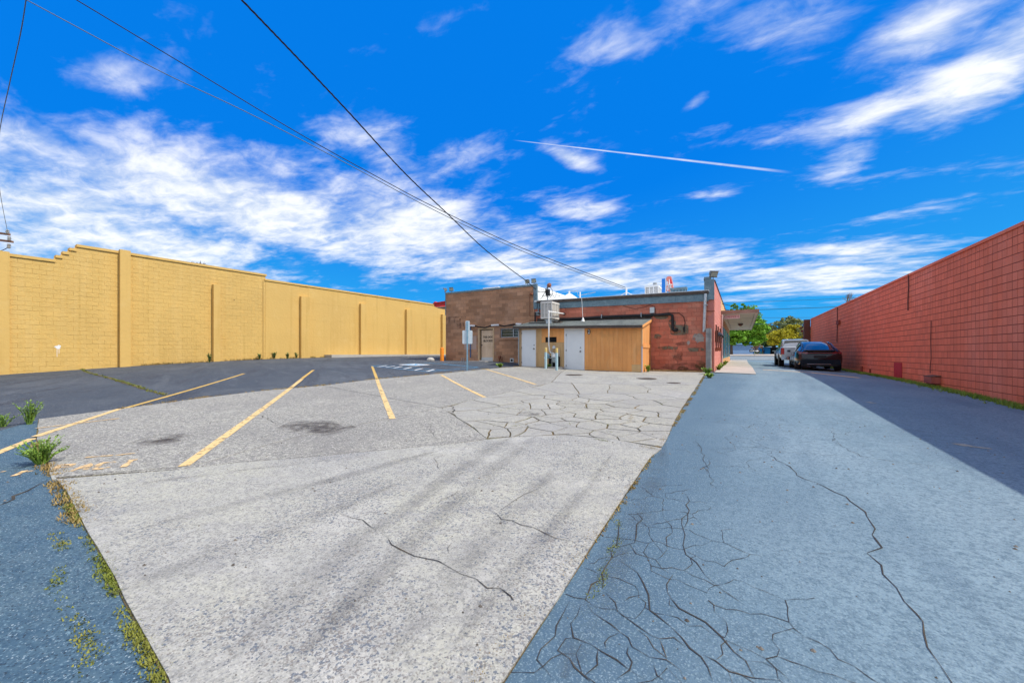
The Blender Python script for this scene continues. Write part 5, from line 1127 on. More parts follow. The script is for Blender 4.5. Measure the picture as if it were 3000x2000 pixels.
    part('barge_board', MB().hexa([(xo1 - .0, yo, rz(xo1, 0) - .13), (xo1 + .025, yo, rz(xo1, 0) - .13), (xo1 + .025, BY - .02, rz(xo1, 1) - .13), (xo1, BY - .02, rz(xo1, 1) - .13), (xo1, yo, rz(xo1, 0) - .015), (xo1 + .025, yo, rz(xo1, 0) - .015), (xo1 + .025, BY - .02, rz(xo1, 1) - .015), (xo1, BY - .02, rz(xo1, 1) - .015)]), MT['plank'], t)
    part('flashing_strip', MB().hexa([(xo0 + .3, BY - .05, rz(xo0, 1) - .02), (xo1 - .05, BY - .05, rz(xo1, 1) - .02), (xo1 - .05, BY - .012, rz(xo1, 1) - .02), (xo0 + .3, BY - .012, rz(xo0, 1) - .02), (xo0 + .3, BY - .03, rz(xo0, 1) + .16), (xo1 - .05, BY - .03, rz(xo1, 1) + .16), (xo1 - .05, BY - .012, rz(xo1, 1) + .16), (xo0 + .3, BY - .012, rz(xo0, 1) + .16)]), MT['fascia'], t)
    nc = 14; n = 0
    for c in range(nc):
        f0, f1 = c / nc, (c + 1.25) / nc; x = xo0 - (.12 if c % 2 else 0); yy0, yy1 = yo - .03 + (BY - yo) * f0, yo - .03 + (BY - yo) * min(f1, 1)
        while x < xo1:
            x2 = min(x + .305, xo1 + .02); a = max(x, xo0 - .02)
            if x2 - a > .05:
                mb = MB(); q = .016 + .004 * random.random()
                mb.hexa([(a + .003, yy0, rz(a, f0) - .012), (x2 - .003, yy0, rz(x2, f0) - .012), (x2 - .003, yy1, rz(x2, min(f1, 1)) - .016), (a + .003, yy1, rz(a, min(f1, 1)) - .016), (a + .003, yy0, rz(a, f0) - .012 + q), (x2 - .003, yy0, rz(x2, f0) - .012 + q), (x2 - .003, yy1, rz(x2, min(f1, 1)) - .014), (a + .003, yy1, rz(a, min(f1, 1)) - .014)])
                part('shingle', mb, MT['shing'], t); n += 1
            x += .305
    # number plate
    q = on_y(1725, 971.5, SY - .02); s = thing('number_plate', 'black oval plate with white figure 2 beside the right-hand white door', 'number plate', (q.x, SY - .02, q.z - .1))
    part('plate', MB().prism([(.078 * math.cos(w) * (1 if True else 1), .13 * math.sin(w)) for w in [2 * math.pi * k / 20 for k in range(20)]], (q.x, SY - .012, q.z), (1, 0, 0), (0, 0, 1), (0, .010, 0)), MT['black'], s)
    text('2', (q.x, SY - .0145, q.z - .085), (1, 0, 0), (0, 0, 1), .25, MT['white'], 'figure', s, bold=.02, sx=.7)
    # stains on the planks are left to the material
    return xl, xr, rz, ez
XL, XR, RZ, EZ = shed()

# ================================================================== things on and around the roofs
def louvre_unit(name, label, x0, x1, y0, y1, z0, z1, mat, cat='air conditioner', base=None, top=True):
    t = thing(name, label, cat, ((x0 + x1) / 2, (y0 + y1) / 2, base if base else z0))
    e = .05
    part('casing', MB().box((x0 + .02, y0 + .02, z0 + .05), (x1 - .02, y1 - .02, z1 - .06)), MT['louv'], t)
    part('base_pan', MB().box((x0, y0, z0), (x1, y1, z0 + .09)), mat, t)
    part('lid', MB().prism([(x0 - .01, z1 - .12), (x1 + .01, z1 - .12), (x1 + .01, z1 - .03), (x1 - .06, z1), (x0 + .06, z1), (x0 - .01, z1 - .03)], (0, y0 - .01, 0), (1, 0, 0), (0, 0, 1), (0, y1 - y0 + .02, 0)), mat, t)
    for (a, b) in ((x0, y0), (x1 - e, y0), (x0, y1 - e), (x1 - e, y1 - e)): part('corner_post', MB().box((a, b, z0 + .09), (a + e, b + e, z1 - .12)), mat, t)
    w = (x1 - x0 - 2 * e)
    for k in range(1, 3): xx = x0 + e + w * k / 3; part('bar', MB().box((xx - .03, y0 + .002, z0 + .09), (xx + .03, y0 + .03, z1 - .12)), mat, t)
    for k in range(1, 4): yy = y0 + e + (y1 - y0 - 2 * e) * k / 4; part('bar', MB().box((x1 - .03, yy - .035, z0 + .09), (x1 - .002, yy + .035, z1 - .12)), mat, t)
    mb = MB()
    for k in range(3):
        a, b = x0 + e + w * k / 3 + .04, x0 + e + w * (k + 1) / 3 - .04
        for j in range(9): z = z0 + .13 + (z1 - z0 - .28) * j / 9; mb.hexa([(a, y0 + .006, z), (b, y0 + .006, z), (b, y0 + .024, z + .035), (a, y0 + .024, z + .035), (a, y0 + .006, z + .008), (b, y0 + .006, z + .008), (b, y0 + .024, z + .043), (a, y0 + .024, z + .043)])
    part('louvres', mb, mat, t)
    return t
a, b = on_y(1584, 885, SY + .55), on_y(1617, 932, SY + .55)
cx0, cx1 = a.x, b.x; cz0, cz1 = b.z, a.z + .03; cdp = .95
cu_ = louvre_unit('evaporative_cooler', 'beige louvred evaporative cooler on duct above the shed roof', cx0, cx1, SY + .55, SY + .55 + cdp, cz0, cz1, MT['cooler'], base=RZ((cx0 + cx1) / 2, .5))
zr_ = RZ((cx0 + cx1) / 2, .4); part('duct', MB().box((cx0 + .22, SY + .72, zr_ - .02), (cx1 - .1, SY + 1.4, cz0 - .001)), MT['galv'], cu_)
part('duct_collar', MB().box((cx0 + .17, SY + .68, zr_ + .18), (cx1 - .05, SY + 1.44, zr_ + .22)), MT['galv'], cu_)
part('roof_tray', MB().box((cx0 - .9, SY + .95, RZ(cx0, .55) - .02), (cx1 + .3, SY + 1.6, RZ(cx0, .55) + .06)), MT['fascia'], cu_)
# second unit on the far roof
p, q = at_d(1890, 838, 23), at_d(1940, 862, 23)
def ybk(px, py, y): return on_y(px, py, y)
y2 = BY + 3.5; p, q = on_y(1889, 836.5, y2), on_y(1929, 863, y2)
u2 = louvre_unit('rooftop_unit', 'white boxy rooftop air conditioner with short flue behind the roof edge', p.x, q.x, y2, y2 + 1.1, q.z - .3, p.z, MT['wpaint'], base=RTOP)
r_ = on_y(1919, 830, y2 + .6); part('flue', MB().tube([(r_.x, y2 + .6, p.z - .02), (r_.x, y2 + .6, on_y(1919, 828.5, y2 + .6).z)], .12, 12), MT['galvd'], u2)
y3 = BY + 5; p, q = on_y(1962, 848.5, y3), on_y(2012, 846, y3)
rk = thing('roof_rack', 'long low slatted metal vent lying on the roof left of corner floodlight', 'roof vent', (p.x, y3, RTOP))
part('top_rail', MB().box((p.x, y3, p.z - .02), (q.x, y3 + .5, p.z + .10)), MT['flash'], rk); part('curb', MB().box((p.x + .05, y3 + .06, RTOP - .1), (q.x - .05, y3 + .45, p.z - .021)), MT['dark'], rk)
for k in range(11): xx = p.x + .08 + (q.x - p.x - .16) * k / 10; part('slat', MB().box((xx - .02, y3 + .02, RTOP), (xx + .02, y3 + .055, p.z - .021)), MT['bluegrey'], rk)
# blue panel and red sign beyond the roof (roadside sign)
ys = 46.0
a, b = on_y(1938.5, 816.5, ys), on_y(1949, 856, ys); sg = thing('blue_sign_panel', 'tall plain blue sign panel rising behind the shop roof', 'sign', ((a.x + b.x) / 2, ys, .9))
part('panel', MB().box((a.x, ys, b.z - 1.0), (b.x, ys + .35, a.z)), MT['blued'], sg); part('post', MB().tube([((a.x + b.x) / 2, ys + .17, .6), ((a.x + b.x) / 2, ys + .17, b.z - .9)], .12, 8), MT['galvd'], sg); part('edge', MB().box((b.x, ys + .02, b.z - 1), (b.x + .12, ys + .33, a.z)), MT['white'], sg)
cxs = on_y(1961, 850, ys).x; zt, zb = on_y(1960, 808, ys).z, on_y(1960, 852, ys).z; sc = (zt - zb) / 44
sr = thing('red_neon_sign', 'red and white curved sign with script lettering rising behind the shop roof', 'sign', (cxs, ys + .1, .9))
X_ = lambda px: on_y(px, 830, ys).x; Z_ = lambda py: on_y(1960, py, ys).z
outl = [(1951, 852), (1953, 840), (1956, 832), (1956, 824), (1952, 820), (1951.5, 814), (1954, 810), (1960, 808.5), (1966, 810), (1969, 822), (1971, 834), (1973, 846), (1974, 852)]
part('board', MB().prism([(X_(x), Z_(y)) for x, y in outl], (0, ys + .02, 0), (1, 0, 0), (0, 0, 1), (0, .3, 0)), MT['coral'], sr)
part('red_field', MB().prism([(X_(x), Z_(y)) for x, y in [(1964, 815), (1966.5, 822), (1969.5, 834), (1963.5, 832), (1962, 822)]], (0, ys - .01, 0), (1, 0, 0), (0, 0, 1), (0, .03, 0)), MT['redsign'], sr)
for pts in [[(1955, 851), (1957, 842), (1960, 832), (1961, 818)], [(1958, 850), (1961, 836), (1963, 850)], [(1961, 818), (1962, 832), (1966, 844), (1970, 851)], [(1965, 838), (1964, 850)], [(1956, 834), (1963, 833), (1970, 835)]]:
    part('script_stroke', MB().tube([(X_(x), ys - .03, Z_(y)) for x, y in pts], .045, 5), MT['white'], sr)
part('post', MB().tube([(cxs, ys + .2, .6), (cxs, ys + .2, zb + .3)], .14, 8), MT['galvd'], sr)

def flood(name, label, base, aim, group, w=.26, h=.22, d=.16, stem=.2, mat='lampb'):
    base = Vector(base); aim = Vector(aim).normalized(); t = thing(name, label, 'floodlight', tuple(base), group)
    c = base + Vector((0, 0, stem + h * .5)); sx_ = aim.cross(Vector((0, 0, 1))).normalized(); up = sx_.cross(aim)
    part('stem', MB().tube([base, base + Vector((0, 0, stem + .02))], .018, 6), MT['galvd'], t)
    part('bracket', MB().tube([c - sx_ * (w / 2 + .02) , c - sx_ * (w / 2 + .02) - Vector((0, 0, h * .55)), c + sx_ * (w / 2 + .02) - Vector((0, 0, h * .55)), c + sx_ * (w / 2 + .02)], .012, 6), MT['galvd'], t)
    b = MB(); bk, fr = c - aim * d * .6, c + aim * d * .4
    q = lambda o, a, e: o + sx_ * a + up * e
    b.hexa([q(bk, -w * .3, -h * .3), q(bk, w * .3, -h * .3), q(fr, w * .5, -h * .5), q(fr, -w * .5, -h * .5), q(bk, -w * .3, h * .3), q(bk, w * .3, h * .3), q(fr, w * .5, h * .5), q(fr, -w * .5, h * .5)])
    hd = part('housing', b, MT[mat], t)
    part('lens', MB().obox(fr + aim * .006, sx_ * w * .44, aim * .005, up * h * .43), MT['lamp'], hd)
    for s in (-1, 1): part('visor', MB().obox(fr + up * s * h * .5 + aim * .02, sx_ * w * .52, aim * .03, up * .008), MT[mat], hd)
    return t
gq = 'floodlights on the brown parapet'
for i, (px, ax_, lb) in enumerate([(1303, (-.75, -.5, -.35), 'leftmost floodlight on the brown parapet, tipped away to the left'), (1321, (.25, -.9, -.2), 'floodlight second from left on the brown parapet, facing forward'), (1544, (-.2, -.9, -.3), 'floodlight on brown parapet touched by the thick overhead cable'), (1563, (.05, -.95, -.2), 'floodlight on brown parapet nearest its white side')]):
    q = on_y(px, 840, BY - .02); flood('floodlight', lb, (q.x, BY + .05, BTOP + .03), ax_, gq, w=.27, h=.22, stem=.10)
zc = su(2094, 824)[1]; q = on_y(2098, 830, BY + .0); fl = flood('floodlight', 'large floodlight tilted on the corner of the pink side wall', (C0.x - .05, BY + .1, zc + .04), (.55, -.75, -.5), None, w=.34, h=.28, d=.24, stem=.14, mat='lampb')
part('junction_box', MB().box((C0.x - .42, BY - .0, zc + .06), (C0.x - .12, BY + .14, zc + .17)), MT['flash'], fl)

# conduit from gas meter, meter set, guard posts
def gas():
    px = 1613; q = on_y(1610.5, 1040, SY - .22); zt = on_y(1610, 913, SY - .22).z; zb = on_y(1611, 1031, SY - .22).z
    t = thing('gas_riser_pipe', 'tall white gas pipe rising past the shed eave to the red wall', 'pipe', (q.x, SY - .22, zb))
    e = on_y(1652, 919, BY - .05)
    part('pipe', MB().tube([(q.x + .22, SY - .2, zb - .06), (q.x + .06, SY - .2, zb - .04), (q.x, SY - .22, zb + .05), (q.x, SY - .33, zb + .4), (q.x, SY - .33, zt - .02)], .034, 10), MT['wpaint'], t, True)
    part('pipe', MB().tube([(q.x, SY - .33, zt), (e.x, BY - .02, e.z)], .034, 10), MT['wpaint'], t, True)
    part('elbow', MB().lathe([(.045, -.06), (.05, -.02), (.05, .05), (.03, .07)], (q.x, SY - .33, zt - .02), n=10), MT['wpaint'], t, True)
    part('wall_flange', MB().lathe([(.08, 0), (.08, .02)], (e.x, BY - .02, e.z), (0, -1, 0), 12), MT['iron'], t)
    # meter
    c = on_y(1624, 1060, SY - .25); g = g1(c.x, SY - .25); m = thing('gas_meter', 'grey gas meter and regulator standing between two guard posts at the shed', 'gas meter', (c.x, SY - .25, g))
    part('body', MB().lathe([(.05, 0), (.13, .03), (.15, .1), (.15, .24), (.11, .3), (.04, .31)], (c.x + .03, SY - .25, g + .30), n=14), MT['mgrey'], m, True)
    part('index', MB().box((c.x - .08, SY - .43, g + .56), (c.x + .15, SY - .2, g + .76)), MT['ltgrey'], m)
    part('index_window', MB().box((c.x + .0, SY - .436, g + .6), (c.x + .12, SY - .431, g + .73)), MT['white'], m)
    part('regulator', MB().lathe([(.03, 0), (.12, .03), (.13, .05), (.12, .07), (.06, .1), (.05, .16)], (c.x - .36, SY - .22, g + .63), (0, -1, 0), 16), MT['bluegrey'], m, True)
    part('regulator_cap', MB().lathe([(.03, 0), (.09, .02), (.09, .08), (.06, .14), (.02, .17)], (c.x - .02, SY - .25, g + .98), n=12), MT['ltgrey'], m, True)
    part('pipework', MB().tube([(c.x - .14, SY - .22, g - .05), (c.x - .14, SY - .22, zb - .06 if zb - .06 > g + .9 else g + .95), (c.x + .24, SY - .22, g + .95), (c.x + .24, SY - .22, g + .6)], .022, 8), MT['galvd'], m)
    part('pipework', MB().tube([(c.x - .50, SY - .22, g + .54), (c.x - .14, SY - .22, g + .54)], .022, 8), MT['ltgrey'], m)
    part('tag', MB().box((c.x - .56, SY - .24, g + .50), (c.x - .52, SY - .2, g + .58)), MT['white'], m)
    part('backing_box', MB().box((c.x - .36, SY - .13, g + .10), (c.x + .2, SY - .03, g + .62)), MT['dark'], m)
    part('pad', MB().box((c.x - .25, SY - .45, g - .03), (c.x + .48, SY - .12, g + .10)), MT['sidewalk'], m)
    for k, (px, pyb) in enumerate([(1599, 1081), (1631, 1086)]):
        b = on_g(px, pyb); h = 1.02; r = .062
        p = thing('guard_post', ['pale blue guard post with yellow top, left of the gas meter', 'pale blue guard post with yellow top, right of the gas meter'][k], 'guard post', tuple(b), 'guard posts at the gas meter')
        part('post', MB().lathe([(r, -.1), (r, h - .2)], b, n=16), MT['bollblu'], p, True)
        part('top', MB().lathe([(r + .0005, h - .2), (r + .0005, h - .02), (r * .8, h + .015), (r * .3, h + .025)], b, n=16), MT['bollyel'], p, True)
gas()
# sign post seen from behind
def signpost():
    b = on_g(1369, 1084.5); d = proj(b)[2]; px_m = F_PX / d
    t = thing('sign_post', 'steel post with two blank sign backs at the edge of concrete', 'sign', tuple(b))
    dirr = Vector((CT, ST, 0)); away = Vector((-ST, CT, 0))
    zt = b.z + (1084 - 941) / px_m
    part('post', MB().obox((b.x, b.y, (zt + b.z) / 2 - .1), dirr * .032, away * .02, (0, 0, (zt - b.z) / 2 + .1)), MT['bluegrey'], t)
    for px0, px1, py0, py1 in [(1364, 1376.5, 939, 968.5), (1355, 1384.5, 967, 1006.5)]:
        cx = ((px0 + px1) / 2 - 1369.5) / px_m; w = (px1 - px0) / px_m / 2; z1, z0 = b.z + (1084 - py0) / px_m, b.z + (1084 - py1) / px_m
        n = 5; pts = []
        for (sx_, sy_) in ((1, 1), (-1, 1), (-1, -1), (1, -1)):
            for k in range(n): a = math.atan2(sy_, sx_) - math.pi / 4 + math.pi / 2 * k / (n - 1); pts.append((sx_ * (w - .04) + .04 * math.cos(a), sy_ * ((z1 - z0) / 2 - .04) + .04 * math.sin(a)))
        o = Vector((b.x, b.y, (z0 + z1) / 2)) + dirr * cx + away * .024
        part('sign_plate', MB().prism(pts, o, dirr, (0, 0, 1), away * .004), MT['signback'], t)
    for dz in (.12, .35, .72, 1.0): part('bolt', MB().lathe([(.012, 0), (.012, .01)], Vector((b.x, b.y, zt - dz)) - away * .021, -away, 6), MT['galvd'], t)
signpost()
b = on_y(1295, 1057, BY - .6); b.z = g1(b.x, b.y); r = .12; bo = thing('orange_bollard', 'orange painted steel bollard at left corner of the brown building', 'bollard', tuple(b)); hb = on_y(1295, 1019, BY - .6).z - b.z
part('post', MB().lathe([(r, -.1), (r, hb - .03), (r * .9, hb)], b, n=18), MT['orange'], bo, True); part('cap', MB().lathe([(r * .9, hb), (r * .6, hb + .03), (r * .2, hb + .04)], b, n=18), MT['orange'], bo, True)
# pale rock by the bollard
b = on_g(1261, 1056.5); mb = MB(); n = 9
mb.loft([[(b.x + rr * math.cos(2 * math.pi * k / n) * (1 + .2 * math.sin(k * 2.3)), b.y + rr * .7 * math.sin(2 * math.pi * k / n), b.z + h) for k in range(n)] for rr, h in ((.24, -.03), (.27, .07), (.2, .16), (.08, .21))]); solo('rock', mb, MT['sidewalk'], 'pale rock lying on asphalt left of the orange bollard', 'rock')

# roof masts, vents
def mast(name, label, px, pyb, pyt, y, r, mat, extra=None):
    a, b = on_y(px, pyb, y), on_y(px, pyt, y); t = thing(name, label, 'mast', tuple(a)); part('pole', MB().tube([a - Vector((0, 0, .2)), b], r, 8), mat, t); return t, a, b
t, a, b = mast('service_mast', 'thin service mast on shop roof carrying tangled wires and rusty weatherhead', 1604, 876, 838, BY + .5, .04, MT['galvd'])
part('weatherhead', MB().lathe([(.05, 0), (.12, .04), (.13, .14), (.06, .24)], (b.x + .05, b.y, b.z - .06), (.5, 0, .85), 10), MT['rust'], t, True)
part('splice_box', MB().box((b.x - .08, b.y - .1, b.z - .55), (b.x + .12, b.y + .1, b.z - .2)), MT['black'], t)
rw = random.Random(4)
for k in range(9):
    o = Vector((b.x + rw.uniform(-.1, .15), b.y - .1, b.z - rw.uniform(.05, .6))); e = Vector((a.x + rw.uniform(-1.2, .9), a.y + rw.uniform(-.2, .5), a.z + rw.uniform(.0, .55)))
    m = o.lerp(e, .5) + Vector((rw.uniform(-.25, .35), rw.uniform(-.2, .2), rw.uniform(-.35, .1)))
    part('loop_wire', MB().tube([o, o.lerp(m, .5) + Vector((rw.uniform(-.15, .15), 0, rw.uniform(-.1, .1))), m, m.lerp(e, .5) + Vector((0, 0, rw.uniform(-.12, .05))), e], .011, 5), MT['cable'], t, True)
part('loop_wire', MB().tube([Vector((b.x + .1 + .24 * math.sin(w), b.y - .05, b.z - .38 - .3 * math.cos(w))) for w in [math.pi * (j / 12) * 1.3 for j in range(13)]], .013, 5), MT['cable'], t, True)
t, a, b = mast('roof_mast', 'white roof mast braced by two struts, holding the pair of thin wires', 1835, 865, 842, BY + 1.2, .045, MT['wpaint'])
for s in (-1, 1): part('strut', MB().tube([b - Vector((0, 0, .25)), (a.x + s * .55, a.y, a.z - .12)], .02, 6), MT['wpaint'], t)
t2_, a, b = mast('vent_pipe', 'thin white vent pipe standing on shop roof left of the long antenna', 1699.5, 873, 855, BY + 1.0, .035, MT['wpaint'])
t2_, a, b = mast('vent_pipe', 'white vent pipe with side arm on shop roof right of the tangled wires', 1668, 874, 853, BY + 2.0, .06, MT['wpaint'])
part('arm', MB().tube([b, b + Vector((.5, 0, -.02)), b + Vector((.55, 0, -.3)), b + Vector((1.6, 0, -.18))], .018, 6), MT['galvd'], t2_)
part('flashing', MB().lathe([(.8, -.1), (.15, .35)], (a.x, a.y, a.z - .1), n=12), MT['roofw'], t2_, True)
a, b = on_y(1704, 872, BY - .14), on_y(1708, 939, SY + 1.2); t = thing('antenna_rod', 'thin pale rod leaning from the shed roof to roof edge', 'rod', tuple(b)); part('rod', MB().tube([b, a], .011, 6), MT['ltgrey'], t); part('foot', MB().lathe([(.09, -.05), (.06, .06), (.02, .16)], b, n=10), MT['wpaint'], t, True)
a, b = on_y(1560, 810 + 30, BY + 2), 0
q = on_y(1438, 843, BY + 3); mb = MB(); sk = thing('roof_hatch', 'low pale roof hatch behind the brown parapet', 'roof hatch', (q.x, q.y, BTOP - .4)); part('curb', MB().box((q.x - .55, q.y, BTOP - .4), (q.x + .6, q.y + 1, q.z - .06)), MT['galvd'], sk); part('lid', MB().box((q.x - .62, q.y - .05, q.z - .06), (q.x + .67, q.y + 1.05, q.z + .02)), MT['white'], sk)
# electrical bits by the cooler
t = thing('switch_box', 'grey electrical switch box with black conduit left of the evaporative cooler', 'switch box', tuple(on_y(1574, 920, BY - .1)))
a, b = on_y(1570, 913, BY - .1), on_y(1580, 924, BY - .1); part('box', MB().box((a.x, BY - .14, b.z), (b.x, BY - .02, a.z)), MT['mgrey'], t)
a, b = on_y(1568, 915, BY - .2), on_y(1568, 945, BY - .2); part('conduit', MB().tube([a, b], .05, 8), MT['black'], t)
a, b = on_y(1575, 917, BY - .2), on_y(1590, 921, BY - .25); part('conduit', MB().tube([a, b], .035, 8), MT['black'], t)
a, b = on_y(1577, 889, BY - .1), on_y(1577, 915, BY - .1); part('conduit', MB().tube([a, b], .04, 8), MT['flash'], t)

# overhead wires
def wire(name, label, pts, r, mat, group=None, cat='wire', twist=0):
    pts = [Vector(p) for p in pts]
    if twist:
        n = 160; L_ = []
        def samp(f): x = f * (len(pts) - 1); i = min(int(x), len(pts) - 2); return pts[i].lerp(pts[i + 1], x - i)
        t = thing(name, label, cat, tuple(pts[-1]))
        for k in range(3):
            part('strand', MB().tube([samp(j / n) + Vector((math.cos(twist * j / n * 6.283 + k * 2.094), 0, math.sin(twist * j / n * 6.283 + k * 2.094))) * r * 1.0 for j in range(n + 1)], r, 5), mat, t, True)
        return t
    return solo(name, MB().tube(pts, r, 5), mat, label, cat, group, True)
def sag(a, b, s, n=24): a, b = Vector(a), Vector(b); return [a.lerp(b, k / n) - Vector((0, 0, s * 4 * (k / n) * (1 - k / n))) for k in range(n + 1)]
anch = on_y(1603, 858, BY + .5)
mid = on_y(1540, 823, BY - .2)
# thick twisted service drop: from the pole far behind the camera to the roof mast; fitted through picture points
def through(pix, d0, d1, ext=1.25):
    out = []; n = len(pix)
    for k, (x, y) in enumerate(pix):
        f = k / (n - 1); out.append(at_d(x, y, 1 / ((1 - f) / d0 + f / d1)))
    out.insert(0, out[0] + (out[0] - out[1]) * ext); return out
def cat_through(pix, d0, d1, n=14):
    # straight plan, heights read off the picture
    a, b = at_d(*pix[0], d0), at_d(*pix[-1], d1); A, B = Vector((a.x, a.y)), Vector((b.x, b.y)); pr = Vector((-(B - A).y, (B - A).x)); out = []
    for (x, y) in pix:
        r = ray(x, y); k = pr.dot(A) / pr.dot(Vector((r.x, r.y))); out.append(EYEV + r * k)
    return out
def smoothp(pts, n=6):
    out = []
    for i in range(len(pts) - 1):
        p0, p1, p2, p3 = pts[max(i - 1, 0)], pts[i], pts[i + 1], pts[min(i + 2, len(pts) - 1)]
        for k in range(n):
            t = k / n; out.append(.5 * ((2 * p1) + (p2 - p0) * t + (2 * p0 - 5 * p1 + 4 * p2 - p3) * t * t + (3 * p1 - p0 - 3 * p2 + p3) * t ** 3))
    out.append(pts[-1]); return out
KP = 1.2755
dpx = [(555 * KP, 0), (680 * KP, 130 * KP), (800 * KP, 257 * KP), (930 * KP, 398 * KP), (1030 * KP, 493 * KP), (1120 * KP, 578 * KP), (1213 * KP, 648 * KP)]
pts = cat_through(dpx, 7.5, 21.6); pts.insert(0, pts[0] + (pts[0] - pts[1]) * 1.5); pts = smoothp(pts)
pts += smoothp([pts[-1], on_y(1572, 850, BY + .1), on_y(1583, 856, BY + .3), on_y(1603, 852, BY + .45)], 4)[1:]
wire('service_cable', 'thick twisted black service cable crossing the sky to the roof corner', pts, .011, MT['cable'], cat='cable', twist=26)
for k, (pix, lb, mt, r) in enumerate([([(175 * KP, 0), (450 * KP, 165 * KP), (680 * KP, 303 * KP), (840 * KP, 392 * KP), (1000 * KP, 477 * KP), (1200 * KP, 570 * KP), (1436 * KP, 660 * KP)], 'upper of two thin wires running down to white roof mast', 'cable', .016), ([(60 * KP, 0), (360 * KP, 160 * KP), (560 * KP, 255 * KP), (770 * KP, 362 * KP), (1000 * KP, 484 * KP), (1200 * KP, 577 * KP), (1436 * KP, 664 * KP)], 'lower of two thin wires running down to white roof mast', 'wirel', .016)]):
    p_ = cat_through(pix, 12, 20.8); p_.insert(0, p_[0] + (p_[0] - p_[1]) * 1.2); wire('overhead_wire', lb, smoothp(p_), r, MT[mt])
# utility pole at the far left: cross-arms reach into view
pole = Vector((at_d(-45, 700, 24)).to_tuple()); t = thing('utility_pole', 'wooden utility pole with two crossarms at left edge above yellow wall', 'utility pole', (pole.x, pole.y, 0))
part('pole', MB().tube([(pole.x, pole.y, -.2), (pole.x, pole.y, pole.z + 1.5)], [.17, .12], 12), MT['polew'], t, True)
ad = Vector((CT, ST, 0))
for (pa, pb) in (((-110, 669), (28, 687)), ((-110, 689), (37, 708.5))):
    a, b = at_d(*pa, 24.2), at_d(*pb, 23.8); e = (b - a) * .5; part('crossarm', MB().obox((a + b) / 2, e, e.cross(Vector((0, 0, 1))).normalized() * .05, (0, 0, .06)), MT['polew'], t)
for px, py in ((22, 687), (27, 706)):
    q = at_d(px, py, 23.8); part('insulator', MB().lathe([(.03, 0), (.09, .04), (.05, .08), (.10, .12), (.05, .17), (.09, .21), (.04, .28)], q + Vector((0, 0, .02)), n=10), MT['porc'], t, True)
q = at_d(26, 714, 23.8); part('insulator', MB().lathe([(.03, 0), (.09, .04), (.05, .08), (.10, .12), (.05, .17), (.09, .21), (.04, .28)], q, (0, 0, -1), n=10), MT['porc'], t, True)
part('jumper', MB().tube([at_d(25, 719, 23.8), at_d(20, 727, 23.8), at_d(8, 733, 23.8), at_d(-10, 737, 23.8)], .02, 6), MT['cable'], t, True)
wire('pole_wire', 'thin wire rising steeply along left edge from the utility pole', smoothp([at_d(22, 678, 23.8), at_d(3, 580, 20), at_d(-8, 480, 17), at_d(0, 380, 13.5), at_d(27, 250, 11), at_d(60, 100, 9.6), at_d(78, -10, 9)]), .011, MT['wirel'])
# lines over the street
for k, (y0, y1, lb) in enumerate([(885, 872, 'topmost thin power line over far street, right of the canopy'), (908, 896, 'thick power line over far street, second from top'), (926, 925, 'thin line over far street, third from top'), (944.5, 944.5, 'lowest thin line over far street')]):
    a, b = at_d(1900, y0 + (4 if k < 2 else 0), 70), at_d(2620, y1 - (6 if k < 2 else 0), 70); wire('power_line', lb, sag(a, b, .3), .05 if k == 1 else .03, MT['lined'], 'power lines over the street')
q = sw(su(2112, 900)[0] + 9, 1.45, su(2112, 911)[1]); t = thing('canopy_mast', 'short rusty mast standing on the canopy roof', 'mast', tuple(q)); part('post', MB().box((q.x - .09, q.y - .09, q.z - .02), (q.x + .09, q.y + .09, q.z + .62)), MT['rust'], t); part('spike', MB().tube([(q.x + .06, q.y, q.z + .6), (q.x + .08, q.y, q.z + 1.25)], .022, 6), MT['polew'], t)
wire('flood_cable', 'black cable drooping from corner floodlight box to the roof', smoothp([Vector((C0.x - .42, BY + .07, zc + .1)), on_y(2068, 853, BY + .2), on_y(2058, 863, BY + .5), on_y(2048, 868, BY + .8)]), .022, MT['cable'], cat='cable')

# ================================================================== street, walkway, far ground
wk = [tuple(sw(.0, .02, 0)[:2]), tuple(sw(su(2137, 1000)[0] + 1.2, .02, 0)[:2])]
xw = [gxy(2213, 1094), gxy(2204, 1078), gxy(2187, 1058.5)]
side_poly = [(C0.x + .03, 19.35), (xw[0][0], xw[0][1] - .3), (1.0, 48.0), (wk[1][0], 48.0)]
walk = sheet('walkway', dens(side_poly, .5), .015, MT['dirt'], thick=.03, grid=.8)
yy = 19.35; k = 0
while yy < 47.9:
    y2_ = min(yy + 1.55, 48.0)
    def xe(y, side): f = (y - 19.35) / 28.65; return (C0.x + .04 + (wk[1][0] - C0.x) * f) if side == 0 else (xw[0][0] + (1.0 - xw[0][0]) * f)
    pl = [(xe(yy, 0), yy + .008), (xe(yy, 1), yy + .008), (xe(y2_, 1), y2_ - .008), (xe(y2_, 0), y2_ - .008)]
    struct('paving_slab', sheet_mesh('paving_slab', dens(pl, .5), .030 + .006 * random.random(), MT['sidewalk'], .02, .8), None, parent=walk); yy += 1.55; k += 1
def flat(name, poly, off, mat, parent=None, kind='structure', step=3, grid=3): return sheet(name, dens(poly, step), off, mat, parent, .02, grid, kind)
street = flat('street', [(-45, 48.9), (60, 48.9), (60, 64), (-45, 64)], .012, MT['street'])
for y, w in ((50.6, .16), (53.6, .12), (58, .12), (62, .14)):
    mb = MB(); ribbon(mb, [Vector((x, y)) for x in range(-44, 60, 2)], w, .018, False, wj=.05); part('lane_line', mb, MT['white_p'], street, fix=False)
flat('gravel_bank', [(-60, 64), (80, 64), (80, 130), (-60, 130)], .02, MT['gravel'])
mb = MB(); z0 = g1(0, 64)
kb = MB()
